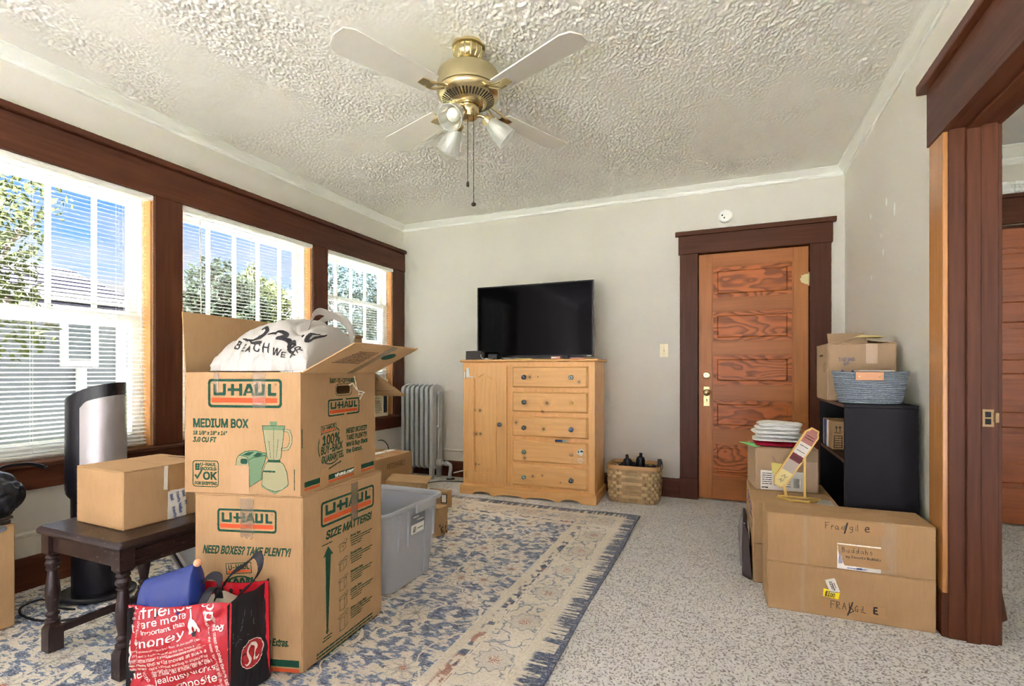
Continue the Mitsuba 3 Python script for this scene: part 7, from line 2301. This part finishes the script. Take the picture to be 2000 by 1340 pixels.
def leaves(P, size, g):
    """a quad, bent along its middle, at each point"""
    n = len(P)
    d = g.normal(size=(n, 3))
    d /= np.linalg.norm(d, axis=1, keepdims=True)
    e = np.cross(d, g.normal(size=(n, 3)))
    e /= np.linalg.norm(e, axis=1, keepdims=True)
    f = np.cross(d, e)
    s = size * g.uniform(0.6, 1.3, (n, 1))
    V = np.stack([P - d * s, P + e * s * .45 + f * s * .12, P + d * s, P - e * s * .45 + f * s * .12], 1).reshape(-1, 3)
    i = np.arange(n)[:, None] * 4
    F = np.vstack([i + [0, 1, 2], i + [0, 2, 3]])
    return trimesh.Trimesh(V, F, process=False)


def tree(name, label, x, y, h, crown, n, size, m, seed, trunk=0.14, group=None):
    """crown: list of (dx, dy, z, rx, rz) blobs, heights above the ground"""
    g = np.random.default_rng(seed)
    k = thing(name, label, 'tree' if 'shrub' not in name else 'shrub', group)
    b = [tube([[x, y, gz], [x + g.normal() * .1, y + g.normal() * .1, gz + h * .4], [x, y, gz + h * .92]], [trunk, trunk * .7, trunk * .15], 8)]
    pts = []
    w = np.array([c[3] ** 2 * c[4] for c in crown])
    w = w / w.sum()
    for c, f in zip(crown, w):
        q = g.normal(size=(int(n * f) + 4, 3))
        q /= np.linalg.norm(q, axis=1, keepdims=True)
        q *= g.uniform(0.25, 1, (len(q), 1)) ** 0.45
        q = q * [c[3], c[3], c[4]] * (0.75 + 0.5 * meshkit.fbm(q * 2.2 + seed, 3, seed))[:, None]
        pts.append(q + [x + c[0], y + c[1], gz + c[2]])
        for _ in range(3):
            t = g.uniform(.3, .75)
            e = pts[-1][g.integers(len(q))]
            b.append(tube([[x, y, gz + h * t], (np.array([x, y, gz + h * t]) + e) / 2 + [0, 0, .08], e], [trunk * .4, trunk * .22, .008], 5))
    add('trunk', cat(b), 'mat_bark', k, 50)
    add('foliage', leaves(np.vstack(pts), size, g), m, k)
    lab(k + '__foliage', kind='stuff')


tree('leafy_tree', 'yellowish green tree at the left edge of the leftmost blind', -7.2, 2.30, 4.1, [(0, 0, 3.1, .85, .9), (.2, .45, 3.7, .55, .45), (0, -.7, 3.4, .9, .8), (.1, .2, 2.3, .7, .55)], 4200, 0.055, 'mat_leaf_mid', 4)
tree('sunny_shrub', 'bright yellow green shrub low outside the leftmost window', -5.4, 1.75, 0.9, [(0, 0, .70, .42, .40), (.1, -.5, .65, .4, .36)], 1500, 0.05, 'mat_leaf_yellow', 6, .04)
tree('evergreen_tree', 'dark broad tree filling the left half of the middle blind', -14.0, 10.2, 5.1, [(0, 0, 4.2, .8, .95), (0, -.55, 3.2, .9, .9), (0, .8, 3.6, 1.0, 1.2), (0, 0, 2.2, 1.6, 1.3), (0, .3, 4.7, .35, .5)], 7000, 0.11, 'mat_leaf_dark', 8)
tree('evergreen_tree', 'olive green tree right of the dark one, behind the middle blind', -16.0, 13.2, 6.4, [(0, 0, 4.3, 1.0, 1.2), (0, .9, 3.9, .9, 1.4), (0, -.6, 3.5, .8, 1.2), (0, .1, 2.2, 1.7, 1.4), (0, -.1, 5.3, .3, .6)], 7000, 0.11, 'mat_leaf_mid', 9)
tree('evergreen_tree', 'tall dark tree at the right edge of the middle blind', -12.2, 12.3, 6.2, [(0, 0, 5.4, .55, 1.3), (0, .2, 3.4, .8, 1.7), (0, 0, 2.0, 1.1, 1.3)], 5000, 0.10, 'mat_leaf_dark', 10)
tree('garden_tree', 'grey green bushy tree behind the narrow blind', -9.5, 10.2, 4.6, [(0, 0, 3.5, 1.0, 1.4), (0, .9, 3.6, .9, 1.4), (0, .4, 1.9, 1.3, 1.2), (0, 1.4, 3.0, .8, 1.2)], 8000, 0.09, 'mat_leaf_blue', 12)
bh = thing('back_house', 'pale house with dark roof behind the narrow blind', 'house', None)
add('walls', bx(-24.5, -20.6, 20.6, 25.5, gz, 4.1), 'mat_house_white', bh)
add('roof', hull([[-24.9, 20.3, 4.1], [-20.2, 20.3, 4.1], [-20.2, 25.8, 4.1], [-24.9, 25.8, 4.1], [-22.5, 20.8, 5.6], [-22.5, 25.4, 5.6]]), 'mat_shingle', bh)
for (ya, za) in ((21.6, 1.2), (23.2, 1.2)):
    add('window', bx(-20.61, -20.57, ya, ya + .9, za, za + 1.3), 'mat_window_dark', bh)
print('entries', len(scene), 'tris', sum(len(meshkit.WRITTEN[d['filename']][1]) for d in scene.values() if d.get('type') == 'ply'))
